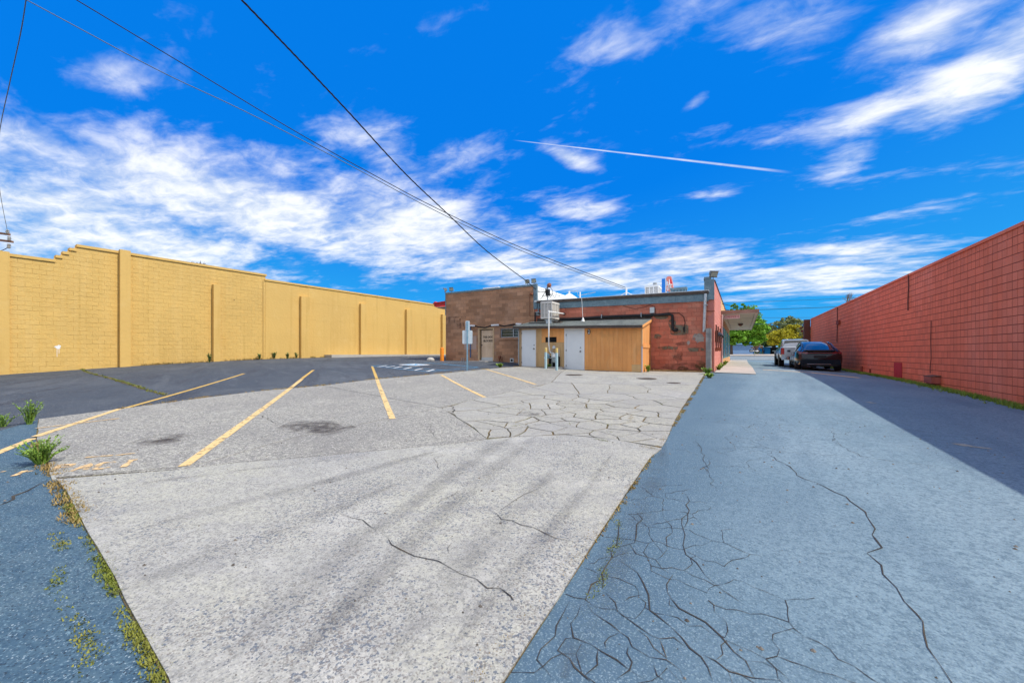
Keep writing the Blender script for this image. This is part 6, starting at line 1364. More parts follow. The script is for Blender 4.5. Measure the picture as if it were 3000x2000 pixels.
for x in range(-44, 60, 4): kb.hexa([(x, 63.9, g1(x, 64) - .1), (x + 4, 63.9, g1(x + 4, 64) - .1), (x + 4, 64.1, g1(x + 4, 64) - .1), (x, 64.1, g1(x, 64) - .1), (x, 63.9, g1(x, 64) + .12), (x + 4, 63.9, g1(x + 4, 64) + .12), (x + 4, 64.1, g1(x + 4, 64) + .12), (x, 64.1, g1(x, 64) + .12)])
struct('kerb', kb, MT['sidewalk'])

# far low buildings
def far_building(name, label, px0, px1, pyt, pyb, d, mat, roofmat, depth=10, door=None, extra=None):
    a, b = at_d(px0, pyb, d), at_d(px1, pyt, d); u = Vector((CT, ST, 0)); w = Vector((-ST, CT, 0)); W_ = (px1 - px0) * d / F_PX; z0, z1 = a.z - .6, b.z
    t = thing(name, label, 'building', (a.x, a.y, a.z)); o = Vector((a.x, a.y, z0))
    def bx(u0, u1, w0, w1, za, zb): m = MB(); c = o + u * ((u0 + u1) / 2) + w * ((w0 + w1) / 2); m.obox((c.x, c.y, (za + zb) / 2), u * ((u1 - u0) / 2), w * ((w1 - w0) / 2), (0, 0, (zb - za) / 2)); return m
    part('wall', bx(0, W_, 0, depth, z0, z1), mat, t); part('roof', bx(-.4, W_ + .4, -.5, depth + .3, z1, z1 + .25), roofmat, t)
    return t, bx, W_, z0, z1
t, bx, W_, z0, z1 = far_building('grey_blue_building', 'plain grey blue low building behind the green street tree', 2085, 2206, 1009, 1037.5, 118, MT['bluew'], MT['bluew'])
t, bx, W_, z0, z1 = far_building('blue_building', 'bright blue low building with pale flat roof and dark open bay across street', 2226, 2420, 1017, 1038, 140, MT['bluew2'], MT['roofl'])
q = 140 / F_PX; part('open_bay', bx((2257 - 2226) * q, (2300 - 2226) * q, -.06, -.01, z0, z1 - .1), MT['dark'], t)
part('bay_floor_stack', bx((2266 - 2226) * q, (2272 - 2226) * q, -.6, -.1, z0 + .5, z0 + 1.5), MT['iron'], t)
part('eave', bx(-1.2, W_ + .5, -2.2, -.5, z1 + .02, z1 + .2), MT['roofl'], t)
t2, bx2, W2, z02, z12 = far_building('cream_hut', 'small cream block hut in front of the dark open bay', 2275, 2281, 1028.5, 1038, 130, MT['cream'], MT['cream'], 1.2)
fn = thing('white_rail_fence', 'low pale rail fence beside the cream hut', 'fence', tuple(at_d(2288, 1037, 131)))
for py in (1029, 1033): a, b = at_d(2281, py, 131), at_d(2330, py, 131); part('rail', MB().tube([a, b], .06, 5), MT['cream'], fn)
for px in (2283, 2292, 2301, 2310, 2320, 2329): a, b = at_d(px, 1040, 131), at_d(px, 1028, 131); part('post', MB().tube([a, b], .07, 5), MT['cream'], fn)

# one way sign
q = at_d(2210, 1041, 55); q.z = g1(q.x, q.y); s = thing('one_way_sign', 'black one way sign with white arrow on a short post across street', 'sign', tuple(q))
u = Vector((CT, ST, 0)); w = Vector((-ST, CT, 0)); e = 55 / F_PX; zc_ = at_d(2210, 1027.5, 55).z; hw, hh = 15 * e, 3.6 * e
part('post', MB().tube([q, (q.x, q.y, zc_ + hh)], .035, 6), MT['galvd'], s)
c = Vector((q.x, q.y, zc_)) - w * .05; part('plate', MB().obox(c, u * hw, w * .01, (0, 0, hh)), MT['ink'], s)
ar = [(-.86, -.42), (.42, -.42), (.42, -.78), (.9, 0), (.42, .78), (.42, .42), (-.86, .42)]
part('arrow', MB().prism([(a * hw, b * hh) for a, b in ar], c - w * .016, u, (0, 0, 1), w * .004), MT['white'], s)
text('ONE WAY', c - w * .022 - Vector((.0, 0, .075)) - u * .18, u, (0, 0, 1), .20, MT['ink'], 'lettering', s, bold=.01, sx=1.0)

# ================================================================== trees and plants
def leaves(mb, c, rad, n, size, rnd, up=.3, flat=1.0, shell=.55):
    for _ in range(n):
        while True:
            p = Vector((rnd.uniform(-1, 1), rnd.uniform(-1, 1), rnd.uniform(-1, 1)))
            if p.length <= 1: break
        if p.length < shell and rnd.random() < .6 and p.length > 1e-3: p = p.normalized() * rnd.uniform(shell, 1)
        q = Vector((c[0] + p.x * rad[0], c[1] + p.y * rad[1], c[2] + p.z * rad[2]))
        a = Vector((rnd.gauss(0, 1), rnd.gauss(0, 1), rnd.gauss(0, 1) * .7)).normalized(); b = a.cross(Vector((rnd.gauss(0, 1), rnd.gauss(0, 1), rnd.gauss(0, 1)))).normalized(); s = size * rnd.uniform(.6, 1.3)
        i = len(mb.v); mb.v += [tuple(q - a * s), tuple(q + b * s * .5), tuple(q + a * s), tuple(q - b * s * .5)]; mb.f.append((i, i + 1, i + 2, i + 3))
def tree(name, label, base, h, blobs, mat, leaf_n, leaf_s, seed, trunk_r=.16, cat='tree', fork=.45, group=None, bare=False, lean=0):
    rnd = random.Random(seed); b = Vector(base); t = thing(name, label, cat, tuple(b), group)
    tb = MB(); top = b + Vector((lean, 0, h * fork)); tb.tube([b - Vector((0, 0, .2)), b.lerp(top, .5) + Vector((rnd.uniform(-.1, .1), 0, 0)), top], [trunk_r, trunk_r * .8, trunk_r * .6], 8)
    lm = MB()
    tot = sum(x[3] * x[4] * x[5] for x in blobs)
    for (x, y, z, rx, ry, rz) in blobs:
        c = b + Vector((x, y, z)); m = top.lerp(c, .5) + Vector((rnd.uniform(-.2, .2), rnd.uniform(-.2, .2), .15)); tb.tube([top - Vector((0, 0, .1)), m, c], [trunk_r * .5, trunk_r * .33, trunk_r * .12], 6)
        for _ in range(3):
            d = Vector((rnd.uniform(-1, 1) * rx, rnd.uniform(-1, 1) * ry, rnd.uniform(-.3, 1) * rz)); tb.tube([m, m.lerp(c + d, .55) + Vector((0, 0, .1)), c + d * .9], [trunk_r * .2, trunk_r * .12, trunk_r * .04], 5)
        n = int(leaf_n * (rx * ry * rz / tot) ** .75 * (len(blobs) ** -.1) * 1.6); n = max(n, 40)
        k = max(4, n // 55)
        for _ in range(k):                      # clumps
            while True:
                p = Vector((rnd.uniform(-1, 1), rnd.uniform(-1, 1), rnd.uniform(-1, 1)))
                if p.length <= 1: break
            p = p * (rnd.uniform(.75, 1.05) / max(p.length, .25)) if rnd.random() < .7 else p
            cc = c + Vector((p.x * rx, p.y * ry, p.z * rz)); r = rnd.uniform(.22, .42) * min(rx, rz); leaves(lm, cc, (r, r, r * .75), n // k, leaf_s, rnd, shell=.2)
    part('trunk', tb, MT['bark'], t, True)
    if not bare: part('crown', lm, mat, t, fix=False)
    return t
def base_at(px, d, py=None): p = at_d(px, 1037 if py is None else py, d); return (p.x, p.y, g1(min(max(p.x, -88), 78), min(p.y, 148)))
e80 = 80 / F_PX
def pb(px, py, d, bx_, rpx, rpz, dy=0): p = at_d(px, py, d) - Vector(bx_); r = rpx * d / F_PX; return (p.x + dy * -ST, p.y + dy * CT, p.z, r, r, rpz * d / F_PX)
B = base_at(2143, 78)
tree('street_tree', 'fresh green leafy street tree behind end of the canopy', B, 9, [pb(2150, 985, 78, B, 32, 22), pb(2185, 975, 78, B, 34, 24, 1), pb(2215, 960, 78, B, 28, 26), pb(2205, 925, 78, B, 24, 28, 1), pb(2165, 935, 78, B, 30, 26), pb(2222, 990, 78, B, 20, 14), pb(2150, 905, 78, B, 9, 18), pb(2178, 905, 78, B, 9, 15), pb(2200, 1000, 78, B, 30, 12), pb(2130, 1000, 78, B, 20, 14)], MT['lf_green'], 15000, .21, 11, .28)
B = base_at(2300, 92); tree('golden_shrub', 'golden yellow green bushy tree rising behind the silver pickup', B, 5, [pb(2290, 985, 92, B, 34, 18), pb(2325, 972, 92, B, 22, 22), pb(2265, 996, 92, B, 16, 14), pb(2310, 1000, 92, B, 34, 16, 1), pb(2338, 985, 92, B, 12, 16)], MT['lf_yel'], 9000, .22, 12, .2, 'tree', .3)
B = base_at(2310, 125); tree('olive_tree', 'large hazy olive tree behind the golden shrub', B, 12, [pb(2290, 960, 125, B, 34, 20), pb(2325, 955, 125, B, 24, 22), pb(2310, 940, 125, B, 18, 12), pb(2265, 975, 125, B, 24, 18), pb(2335, 980, 125, B, 18, 18)], MT['lf_olive'], 7000, .28, 13, .3)
B = base_at(2235, 128); tree('far_tree', 'dull green far tree between the street tree and olive tree', B, 8, [pb(2240, 985, 128, B, 26, 20), pb(2255, 968, 128, B, 18, 14), pb(2225, 1000, 128, B, 22, 14), pb(2250, 1003, 128, B, 20, 12)], MT['lf_dk'], 5000, .28, 14, .2)
B = base_at(2362, 70); tree('plum_shrub', 'plum red leafed small tree beside the far end of red wall', B, 5, [pb(2368, 970, 70, B, 15, 14), pb(2372, 990, 70, B, 15, 14), pb(2358, 960, 70, B, 10, 9)], MT['lf_red'], 1800, .14, 15, .1)
B = base_at(2350, 85); tree('bushy_tree', 'pale olive bush between the golden shrub and plum tree', B, 5, [pb(2352, 985, 85, B, 12, 14), pb(2345, 970, 85, B, 10, 12), pb(2362, 975, 85, B, 12, 20)], MT['lf_olive'], 1300, .17, 16, .1)
B = base_at(2218, 100); tree('flowering_bush', 'small pinkish tan bush above the one way sign', B, 3, [pb(2214, 1008, 100, B, 9, 8), pb(2222, 1017, 100, B, 9, 8), pb(2210, 1018, 100, B, 7, 7)], leaf('pinkish_leaf', (.36, .24, .16), (.45, .32, .2), (.2, .2, .06)), 900, .16, 17, .08, 'bush')
B = base_at(2224, 110); tree('low_hedge', 'low dark hedge at foot of the blue building wall', B, 1.5, [pb(2222, 1034, 110, B, 12, 4), pb(2210, 1035, 110, B, 8, 3)], MT['lf_dk'], 700, .14, 18, .05, 'hedge')
def bare(name, label, px, pyb, pyt, d, seed, spread):
    rnd = random.Random(seed); a, b = at_d(px, pyb, d), at_d(px, pyt, d); t = thing(name, label, 'tree', (a.x, a.y, g1(min(a.x, 70), a.y))); mb = MB(); mb.tube([(a.x, a.y, BASE[t].z - .2), (a.x, a.y, a.z)], [.16, .1], 7); H = b.z - a.z; tw = MB()
    def grow(p, dr, L_, r, lv):
        e = p + dr * L_; tw.tube([p, p.lerp(e, .5) + Vector((rnd.uniform(-.05, .05), rnd.uniform(-.05, .05), 0)) * L_, e], [r, r * .8, r * .6], 4, False)
        if lv:
            for _ in range(3): d2 = (dr + Vector((rnd.uniform(-1, 1), rnd.uniform(-1, 1), rnd.uniform(-.2, .7))) * .65).normalized(); grow(p.lerp(e, rnd.uniform(.55, 1)), d2, L_ * rnd.uniform(.55, .75), r * .6, lv - 1)
    for _ in range(5): grow(Vector(a), Vector((rnd.uniform(-1, 1) * spread, rnd.uniform(-1, 1) * spread, 1)).normalized(), H * .42, .05, 3)
    part('trunk', mb, MT['bark'], t, True); part('twigs', tw, MT['twig'], t, fix=False)
bare('bare_tree', 'bare grey twiggy treetop showing above the red wall', 2485, 898, 850, 62, 5, .8)
bare('bare_tree', 'tiny bare treetop peeking over the yellow parapet', 583, 795, 760, 45, 6, .6)

def weed(px, py, h, w, n, mat, label, group, seed, lean=(0, 0), off=.0, ls=.05, pos=None):
    rnd = random.Random(seed); b = on_g(px, py) if pos is None else Vector(pos); t = thing('weed', label, 'weed', tuple(b), group); st = MB(); lf = MB()
    for k in range(n):
        a = rnd.uniform(0, 6.283); r = rnd.uniform(.1, 1) * w; hh = h * rnd.uniform(.55, 1.05); tip = b + Vector((math.cos(a) * r + lean[0] * hh, math.sin(a) * r + lean[1] * hh, hh)); m = b.lerp(tip, .5) + Vector((0, 0, hh * .12)); s0 = b + Vector((math.cos(a), math.sin(a), 0)) * w * .12
        st.tube([s0, m, tip], [.006, .004, .002], 4, False)
        for j in range(22):
            f = rnd.uniform(.12, 1.0); p = s0.lerp(m, f * 2) if f < .5 else m.lerp(tip, f * 2 - 1)
            dr = Vector((rnd.uniform(-1, 1), rnd.uniform(-1, 1), rnd.uniform(0, .9))).normalized(); sd = dr.cross(Vector((0, 0, 1))).normalized(); L_ = ls * rnd.uniform(.6, 1.5); i = len(lf.v)
            lf.v += [tuple(p), tuple(p + dr * L_ * .5 + sd * L_ * .28), tuple(p + dr * L_), tuple(p + dr * L_ * .5 - sd * L_ * .28)]; lf.f.append((i, i + 1, i + 2, i + 3))
    part('stems', st, mat, t, fix=False); part('foliage', lf, mat, t, fix=False)
gw = 'weeds at the left end of the concrete'
weed(86, 1243, .42, .2, 34, MT['weed'], 'bushy green weed at far left corner of the concrete lot', gw, 1, (.12, 0), ls=.03)
weed(120, 1360, .30, .24, 60, MT['weed'], 'spreading green weed on the joint just below the yellow stall line', gw, 2, (.05, 0), ls=.027)
weed(8, 1250, .22, .22, 16, MT['weed'], 'small green weed at left edge of picture above the stall line', gw, 3, ls=.03)
gy = 'weeds along the foot of the yellow wall'
for k, (px, py, h, w, lb) in enumerate([(343, 1070, .60, .10, 'dark upright weed left of the tall yellow pilaster'), (356, 1068, .22, .10, 'short weed in front of the tall yellow pilaster'), (388, 1066, .62, .14, 'dark upright weed right of the tall yellow pilaster'), (400, 1066, .3, .16, 'low weed just right of the taller dark weed'), (562, 1059, .45, .16, 'dry straggly weed midway along the yellow wall'), (614, 1062, .50, .16, 'leafy green weed at foot of the half-height yellow pilaster'), (740, 1053, .42, .14, 'leafy weed left of the pair before the parapet step'), (761, 1053, .34, .13, 'weed directly under the parapet step'), (803, 1051, .42, .14, 'leafy weed just right of the parapet step'), (843, 1051, .42, .16, 'leafy weed between parapet step and slender pilaster'), (868, 1050, .36, .14, 'weed against the first slender pilaster')]):
    weed(px, py, h, w, 12, MT['weedd'], lb, gy, 20 + k, ls=.075)
weed(1466, 1077, .20, .22, 22, MT['weed'], 'bright tuft of weed on the asphalt near the shed corner', None, 40, ls=.06)
p = on_g(1612, 1083); weed(1608, 1079, .18, .2, 18, MT['weed'], 'bright green weed between the gas meter guard posts', None, 41, ls=.08)
weed(1894, 1091, .30, .14, 16, MT['weed'], 'leafy weed at the right corner of the wooden shed', None, 42, ls=.07, pos=(XR + .18, SY + .45, g1(XR + .2, SY + .45)))
for k, (px, py, lb) in enumerate([(2073, 1097, 'weed sprouting at foot of the grey block pier'), (2105, 1085, 'weed at foot of the pink wall, middle of the clump'), (2112, 1079, 'weed at foot of the pink wall near the downpipe'), (2124, 1070, 'weed below the first shop window'), (2078, 1107, 'small weed at the asphalt edge below the grey pier')]): weed(px, py, .26 if k != 4 else .14, .22, 20, MT['weed'], lb, 'weeds along the pink wall', 50 + k, ls=.07)

# grass and moss, one mass each
def tufts(name, label, poly_pts, n, spread, h, mat, seed, bunch=8, parent=None, cat='grass', off=.0, clump=.5):
    rnd = random.Random(seed); mb = MB(); P_ = [Vector(p) for p in poly_pts]; L_ = [(P_[i + 1] - P_[i]).length for i in range(len(P_) - 1)]; T = sum(L_); xs, ys, info = [], [], []
    for _ in range(n):
        s = rnd.random() * T; i = 0
        while i < len(L_) - 1 and s > L_[i]: s -= L_[i]; i += 1
        p = P_[i].lerp(P_[i + 1], s / max(L_[i], 1e-6)); dens_ = mnoise.noise(Vector((p.x * 2.2, p.y * 2.2, seed)))
        if dens_ < clump - .6 and rnd.random() < .8: continue
        p = p + Vector((rnd.gauss(0, 1), rnd.gauss(0, 1))) * spread * .5; xs.append(p.x); ys.append(p.y)
    Z = G(np.array(xs), np.array(ys)) + off
    for x, y, z in zip(xs, ys, Z):
        for _ in range(bunch):
            a = rnd.uniform(0, 6.283); hh = h * rnd.uniform(.4, 1.3); r = hh * rnd.uniform(.3, 1.1); w_ = rnd.uniform(.0025, .006) * (1 + h * 8); c, s = math.cos(a), math.sin(a); b = (x + rnd.uniform(-.03, .03), y + rnd.uniform(-.03, .03)); i = len(mb.v)
            mb.v += [(b[0] - s * w_, b[1] + c * w_, z), (b[0] + s * w_, b[1] - c * w_, z), (b[0] + c * r, b[1] + s * r, z + hh)]; mb.f.append((i, i + 1, i + 2))
    o = part(name, mb, mat, None, fix=False); o['kind'] = 'stuff'; o['label'] = label; o['category'] = cat; return o
ed = c_left[1:]
tufts('joint_grass', 'low yellow green grass in joint between left asphalt and concrete', ed[2:], 750, .035, .014, MT['grass'], 1, 9, clump=.62, off=.008)
tufts('joint_grass', 'thin dry grass in joint at the left end of the concrete', ed[:4], 320, .08, .03, MT['drygrass'], 2, 9, clump=.3, off=.008)
tufts('dry_moss', 'dry orange moss along joint between concrete and driveway', [(-.95, .9), (-.97, 1.5), (-.93, 2.4), (-.9, 3.3), (-.92, 4.6), (-.95, 8), (-1.0, 12), (-1.1, 18)], 1100, .03, .016, MT['drygrass'], 3, 10, clump=.55, off=.008)
fr = [(RX - .12, y) for y in np.arange(3, 42, 1.0)]
tufts('wall_grass', 'dark green grass strip along foot of the red wall', fr, 2600, .22, .10, MT['gdark'], 4, 9, clump=.25)
tufts('yellow_wall_grass', 'thin dry grass along foot of the yellow wall', [tuple(yw(u, .12, 0)[:2]) for u in np.arange(4, 26, 1.0)], 500, .12, .12, MT['drygrass'], 5, 7, clump=.5)
tufts('lot_edge_grass', 'fringe of dry grass between dark asphalt and concrete', [Vector(p) for p in c_far[1:]], 700, .08, .05, MT['drygrass'], 6, 8, clump=.5, off=.006)
cz = [PX((1500, 1230), (1560, 1180)), PX((1655, 1250), (1730, 1215), (1760, 1190)), PX((1640, 1265), (1790, 1268)), PX((1840, 1240), (1850, 1225), (1845, 1215)), PX((1500, 1252), (1525, 1248)), PX((1740, 1288), (1780, 1296)), PX((1580, 1267), (1640, 1272)), PX((1690, 1220), (1720, 1232), (1790, 1250)), PX((1440, 1225), (1470, 1205), (1540, 1185)), PX((1870, 1310), (1920, 1318)), PX((1545, 1205), (1580, 1225)), PX((1960, 1175), (1930, 1190)), PX((1620, 1123), (1540, 1140)), PX((1290, 1193), (1420, 1165))]
for k, c in enumerate(cz): tufts('crack_grass', ['green moss and grass in a crack of the broken concrete panel'][0], [Vector(p) for p in c], 40 if k not in (3, 4, 5) else 60, .035, .022, MT['grass'] if k % 3 else MT['drygrass'], 60 + k, 8, off=.004, clump=.3)['group'] = 'grass in the cracked concrete'
tufts('crack_grass_alley', 'specks of dry grass in driveway cracks near the concrete', [Vector(p) for p in PX(*za([(820, 70), (815, 180), (800, 260), (750, 290), (770, 350), (720, 420), (690, 480), (700, 540), (560, 690)]))], 80, .008, .006, MT['grass'], 90, 7, off=.008, clump=.3)
tufts('lot_crack_grass', 'grass in the long crack across the dark asphalt', [Vector(p) for p in PX((235, 1080), (258, 1092), (330, 1110), (400, 1132), (440, 1145), (485, 1158))], 200, .06, .06, MT['grass'], 91, 8, clump=.4)
tufts('apron_grass', 'scattered dry tufts in cracks of the left foreground asphalt', [Vector(p) for p in PX((160, 1560), (195, 1620), (200, 1650), (165, 1700), (180, 1770), (240, 1850), (275, 1915), (255, 1960))], 120, .025, .010, MT['grass'], 92, 8, off=.006, clump=.55)
# leaf litter under the red wall
lp = [(XR + .05, 19.05), (-1.3, 19.1), (-1.25, 19.95), (XR + .02, 19.95)]
lit = sheet('litter_bed', dens(lp, .3, .08), .035, MT['dirt2'], thick=.05, grid=.3); lit['kind'] = 'structure'
rnd = random.Random(8); mb = MB()
for _ in range(900):
    x, y = rnd.uniform(XR + .05, -1.3), rnd.uniform(18.95, 19.95) ; z = g1(x, y) + .04; a = rnd.uniform(0, 6.283); s = rnd.uniform(.02, .05); c, d = math.cos(a) * s, math.sin(a) * s; i = len(mb.v); mb.v += [(x - c, y - d, z), (x + d * .5, y - c * .5, z + rnd.uniform(0, .03)), (x + c, y + d, z + rnd.uniform(0, .02)), (x - d * .5, y + c * .5, z + rnd.uniform(0, .03))]; mb.f.append((i, i + 1, i + 2, i + 3))
o = part('leaf_litter', mb, leaf('dead_leaf', (.30, .17, .07), (.40, .26, .12), (.16, .09, .05)), None, fix=False); o['kind'] = 'stuff'; o['label'] = 'dead leaves heaped along foot of the red back wall'; o['category'] = 'leaves'
# pebbles and grit
rnd = random.Random(9); mb = MB()
for _ in range(700):
    x, y = rnd.uniform(-9, 3.5), rnd.uniform(.8, 9); r = rnd.choice([.004, .006, .008, .014]); z = g1(x, y) + (.022 if -8 < x < -1 else .009); i = len(mb.v); n = 5
    mb.v += [(x + r * math.cos(k * 1.257), y + r * math.sin(k * 1.257) * .8, z - .002) for k in range(n)] + [(x, y, z + r * .7)]; mb.f += [(i + k, i + (k + 1) % n, i + n) for k in range(n)]
o = part('grit', mb, M('grit_stone', (.16, .14, .12), .95, rand=.5), None, fix=False); o['kind'] = 'stuff'; o['label'] = 'scattered grit and small stones on the pavement'; o['category'] = 'grit'

MT['tyre'] = M('tyre_dust', (.10, .10, .11), .95, wear=(2.4, .30, 5.4))
def tyre(pix, w, parent, off, seed):
    c = smoothp([Vector((*gxy(*p), 0)) for p in pix], 8); mb = MB()
    for j, f in enumerate((1.0, .66, .36)): ribbon(mb, c, w * f, off + .0006 * j, True, wj=.12, seed=seed + j)
    return part('tyre_mark', mb, MT['tyre'], parent, fix=False)
for k, (pix, w) in enumerate([([(640, 1960), (900, 1720), (1180, 1500), (1420, 1330), (1500, 1284)], .26), ([(860, 1960), (1120, 1680), (1330, 1480), (1520, 1320), (1570, 1282)], .24), ([(400, 1560), (700, 1480), (1050, 1390), (1300, 1320)], .22), ([(1130, 1950), (1370, 1650), (1560, 1450), (1690, 1330)], .26), ([(1330, 1900), (1500, 1690), (1680, 1480), (1790, 1340)], .16), ([(300, 1760), (600, 1640), (900, 1530), (1200, 1410)], .2), ([(420, 1420), (700, 1385), (980, 1350)], .16)]): tyre(pix, w, lot, .0235, 400 + 5 * k)
for k, (pix, w) in enumerate([([(1950, 1300), (1880, 1480), (1780, 1700), (1650, 1990)], .3), ([(0, 1160), (100, 1148), (180, 1135)], .35), ([(200, 1152), (260, 1146), (310, 1143)], .2)]): tyre(pix, w, alley if pix[0][0] > 1000 else ground, .009 if pix[0][0] > 1000 else .005, 440 + 5 * k)

MT['oil'] = M('oil_stain', (.10, .085, .08), .8, wear=(3.5, .38, 1.1))
for k, (px, py, rx, ry) in enumerate([(930, 1256, .75, .5), (480, 1290, .4, .3), (1560, 1215, .3, .2)]):
    p = on_g(px, py); mb = MB(); n = 26
    for j, f in enumerate((1.0, .7, .42)):
        mb.quad(*[(p.x + rx * f * math.cos(w) * (1 + .3 * mnoise.noise(Vector((math.cos(w) * 1.5, math.sin(w) * 1.5, k + j)))), p.y + ry * f * math.sin(w) * (1 + .3 * mnoise.noise(Vector((math.cos(w) * 1.5, math.sin(w) * 1.5, k + 9)))), g1(p.x + rx * f * math.cos(w), p.y + ry * f * math.sin(w)) + .0235 + .0008 * j) for w in [2 * math.pi * q / n for q in range(n)]])
    part('oil_stain', mb, MT['oil'], lot, fix=False)

# ================================================================== vehicles
def frame(o, ang):
    c, s = math.cos(ang), math.sin(ang)
    return lambda x, y, z: Vector((o[0] + x * c - y * s, o[1] + x * s + y * c, o[2] + z))
def xf(mb, T): m = MB(); m.v = [tuple(T(*v)) for v in mb.v]; m.f = mb.f; return m
def wheel(t, T, x, y, r, w, side, rimmat):
    wh = part('wheel', xf(MB().lathe([(r * .62, -w / 2 * .9), (r * .93, -w / 2), (r, -w / 2 * .75), (r, w / 2 * .75), (r * .93, w / 2), (r * .62, w / 2 * .9)], (x, y, r), (1, 0, 0), 28), T), MT['rubber'], t, True)
    rim = MB().lathe([(r * .62, 0), (r * .64, .012), (r * .55, -.02), (r * .2, -.01), (r * .12, .015), (.01, .015)], (x + side * w / 2 * .9, y, r), (side, 0, 0), 28)
    for k in range(5):
        a = 2 * math.pi * k / 5; rim.obox((x + side * (w / 2 * .9 + .004), y + math.cos(a) * r * .38, r + math.sin(a) * r * .38), (.012, 0, 0), (0, math.cos(a) * r * .24, math.sin(a) * r * .24), (0, -math.sin(a) * r * .055, math.cos(a) * r * .055))
    part('rim', xf(rim, T), MT[rimmat], wh, True)
def ring(w, zb, zs, y, tuck=.06, bulge=.03):      # body section
    h = zs - zb
    pts = [(w - tuck - .05, zb), (w - .02, zb + h * .14), (w, zb + h * .38), (w - .005, zb + h * .62), (w - .035, zb + h * .88), (w - .10, zs), (w - .35, zs + .012)]
    return [(x, y, z) for x, z in pts] + [(-x, y, z) for x, z in pts[::-1]]
def gring(wb, wt, zb, zt, y):
    pts = [(wb, zb), (wb - (wb - wt) * .45, zb + (zt - zb) * .5), (wt + .02, zt - .05), (wt - .08, zt), (wt * .4, zt + .012)]
    return [(x, y, z) for x, z in pts] + [(-x, y, z) for x, z in pts[::-1]]
def suv():
    bl, br = on_g(2331, 1081), on_g(2450, 1091); b = (Vector((bl.x, bl.y)) + Vector((br.x, br.y))) / 2
    ox, oy = 3.84, b.y - .25; gz = lambda x, y: g1(ox + x, oy + y)
    o = (ox, oy, (gz(0, .8) + gz(0, 4)) / 2); T = frame(o, R(-1.0))
    t = thing('black_suv', 'glossy black electric SUV parked by the red wall, rear towards camera', 'car', o)
    st = [(0.02, .80, .42, .86), (.10, .90, .34, .98), (.28, .965, .30, 1.06), (.7, .995, .27, 1.10), (1.2, 1.0, .25, 1.08), (2.2, 1.0, .22, 1.03), (3.2, 1.0, .22, 1.0), (4.0, .985, .25, .97), (4.55, .94, .28, .86), (4.9, .82, .34, .70), (5.0, .66, .42, .60)]
    body = MB().loft([ring(w, zb, zs, y) for y, w, zb, zs in st]); part('body', xf(body, T), MT['blackcar'], t, True)
    gs = [(.16, .74, .56, 1.03, 1.065), (.5, .84, .57, 1.07, 1.20), (1.05, .90, .575, 1.07, 1.42), (1.7, .915, .59, 1.05, 1.565), (2.4, .915, .60, 1.02, 1.60), (3.0, .91, .60, 1.0, 1.54), (3.6, .89, .60, .98, 1.30), (4.15, .86, .62, .94, 1.0)]
    part('greenhouse', xf(MB().loft([gring(wb, wt, zb, zt, y) for y, wb, wt, zb, zt in gs]), T), MT['carglass'], t, True)
    # roof pillars / frames
    for s in (-1, 1):
        part('roof_rail', xf(MB().tube([(s * .80, .30, 1.07), (s * .70, .75, 1.25), (s * .64, 1.25, 1.45), (s * .61, 1.9, 1.565), (s * .62, 2.6, 1.57), (s * .65, 3.2, 1.45), (s * .78, 4.0, 1.04)], .026, 6), T), MT['blackcar'], t, True)
        part('pillar', xf(MB().tube([(s * .91, 1.45, 1.06), (s * .79, 1.5, 1.27), (s * .64, 1.55, 1.5)], .03, 6), T), MT['black'], t)
        # tail lamps wrap round the corner
        part('tail_lamp', xf(MB().hexa([(s * .52, .03, .90), (s * .90, .09, .90), (s * .955, .30, .95), (s * .60, .2, .95), (s * .52, .04, 1.0), (s * .90, .11, 1.0), (s * .95, .32, 1.02), (s * .6, .2, 1.02)]), T), MT['taild'], t)
        part('reflector', xf(MB().box((s * .48, -.012, .50), (s * .80, .05, .54)), T), MT['taild'], t)
        m = part('mirror', xf(MB().hexa([(s * .99, 3.35, 1.0), (s * 1.16, 3.38, 1.02), (s * 1.16, 3.55, 1.02), (s * .99, 3.52, 1.0), (s * 1.0, 3.36, 1.15), (s * 1.14, 3.39, 1.14), (s * 1.14, 3.5, 1.14), (s * 1.0, 3.5, 1.15)]), T), MT['blackcar'], t)
        for y in (.95, 3.95): wheel(t, T, s * .86, y, .36, .26, s, 'rim')
        for y in (1.55, 2.6): part('door_seam', xf(MB().box((s * .993, y - .004, .45), (s * 1.004, y + .004, 1.02)), T), MT['dark'], t)
        part('door_handle', xf(MB().box((s * .99, 2.4, .90), (s * 1.012, 2.58, .925)), T), MT['chrome'], t)
    part('bumper', xf(MB().hexa([(-.86, .0, .36), (.86, .0, .36), (.92, .3, .34), (-.92, .3, .34), (-.84, -.03, .60), (.84, -.03, .60), (.93, .3, .6), (-.93, .3, .6)]), T), MT['blackcar'], t)
    part('diffuser', xf(MB().hexa([(-.70, .02, .25), (.70, .02, .25), (.75, .4, .24), (-.75, .4, .24), (-.78, -.012, .36), (.78, -.012, .36), (.8, .4, .36), (-.8, .4, .36)]), T), MT['black'], t)
    part('spoiler', xf(MB().hexa([(-.70, .10, 1.075), (.70, .10, 1.075), (.68, .32, 1.10), (-.68, .32, 1.10), (-.70, .09, 1.105), (.70, .09, 1.105), (.68, .32, 1.125), (-.68, .32, 1.125)]), T), MT['black'], t)
    part('light_bar', xf(MB().box((-.52, .012, .93), (.52, .05, .965)), T), MT['taild'], t)
    part('number_plate', xf(MB().box((-.26, -.012, .68), (.26, .03, .82)), T), MT['black'], t)
    part('chrome_strip', xf(MB().box((-.55, -.037, .355), (.45, -.0, .375)), T), MT['chrome'], t)
suv()
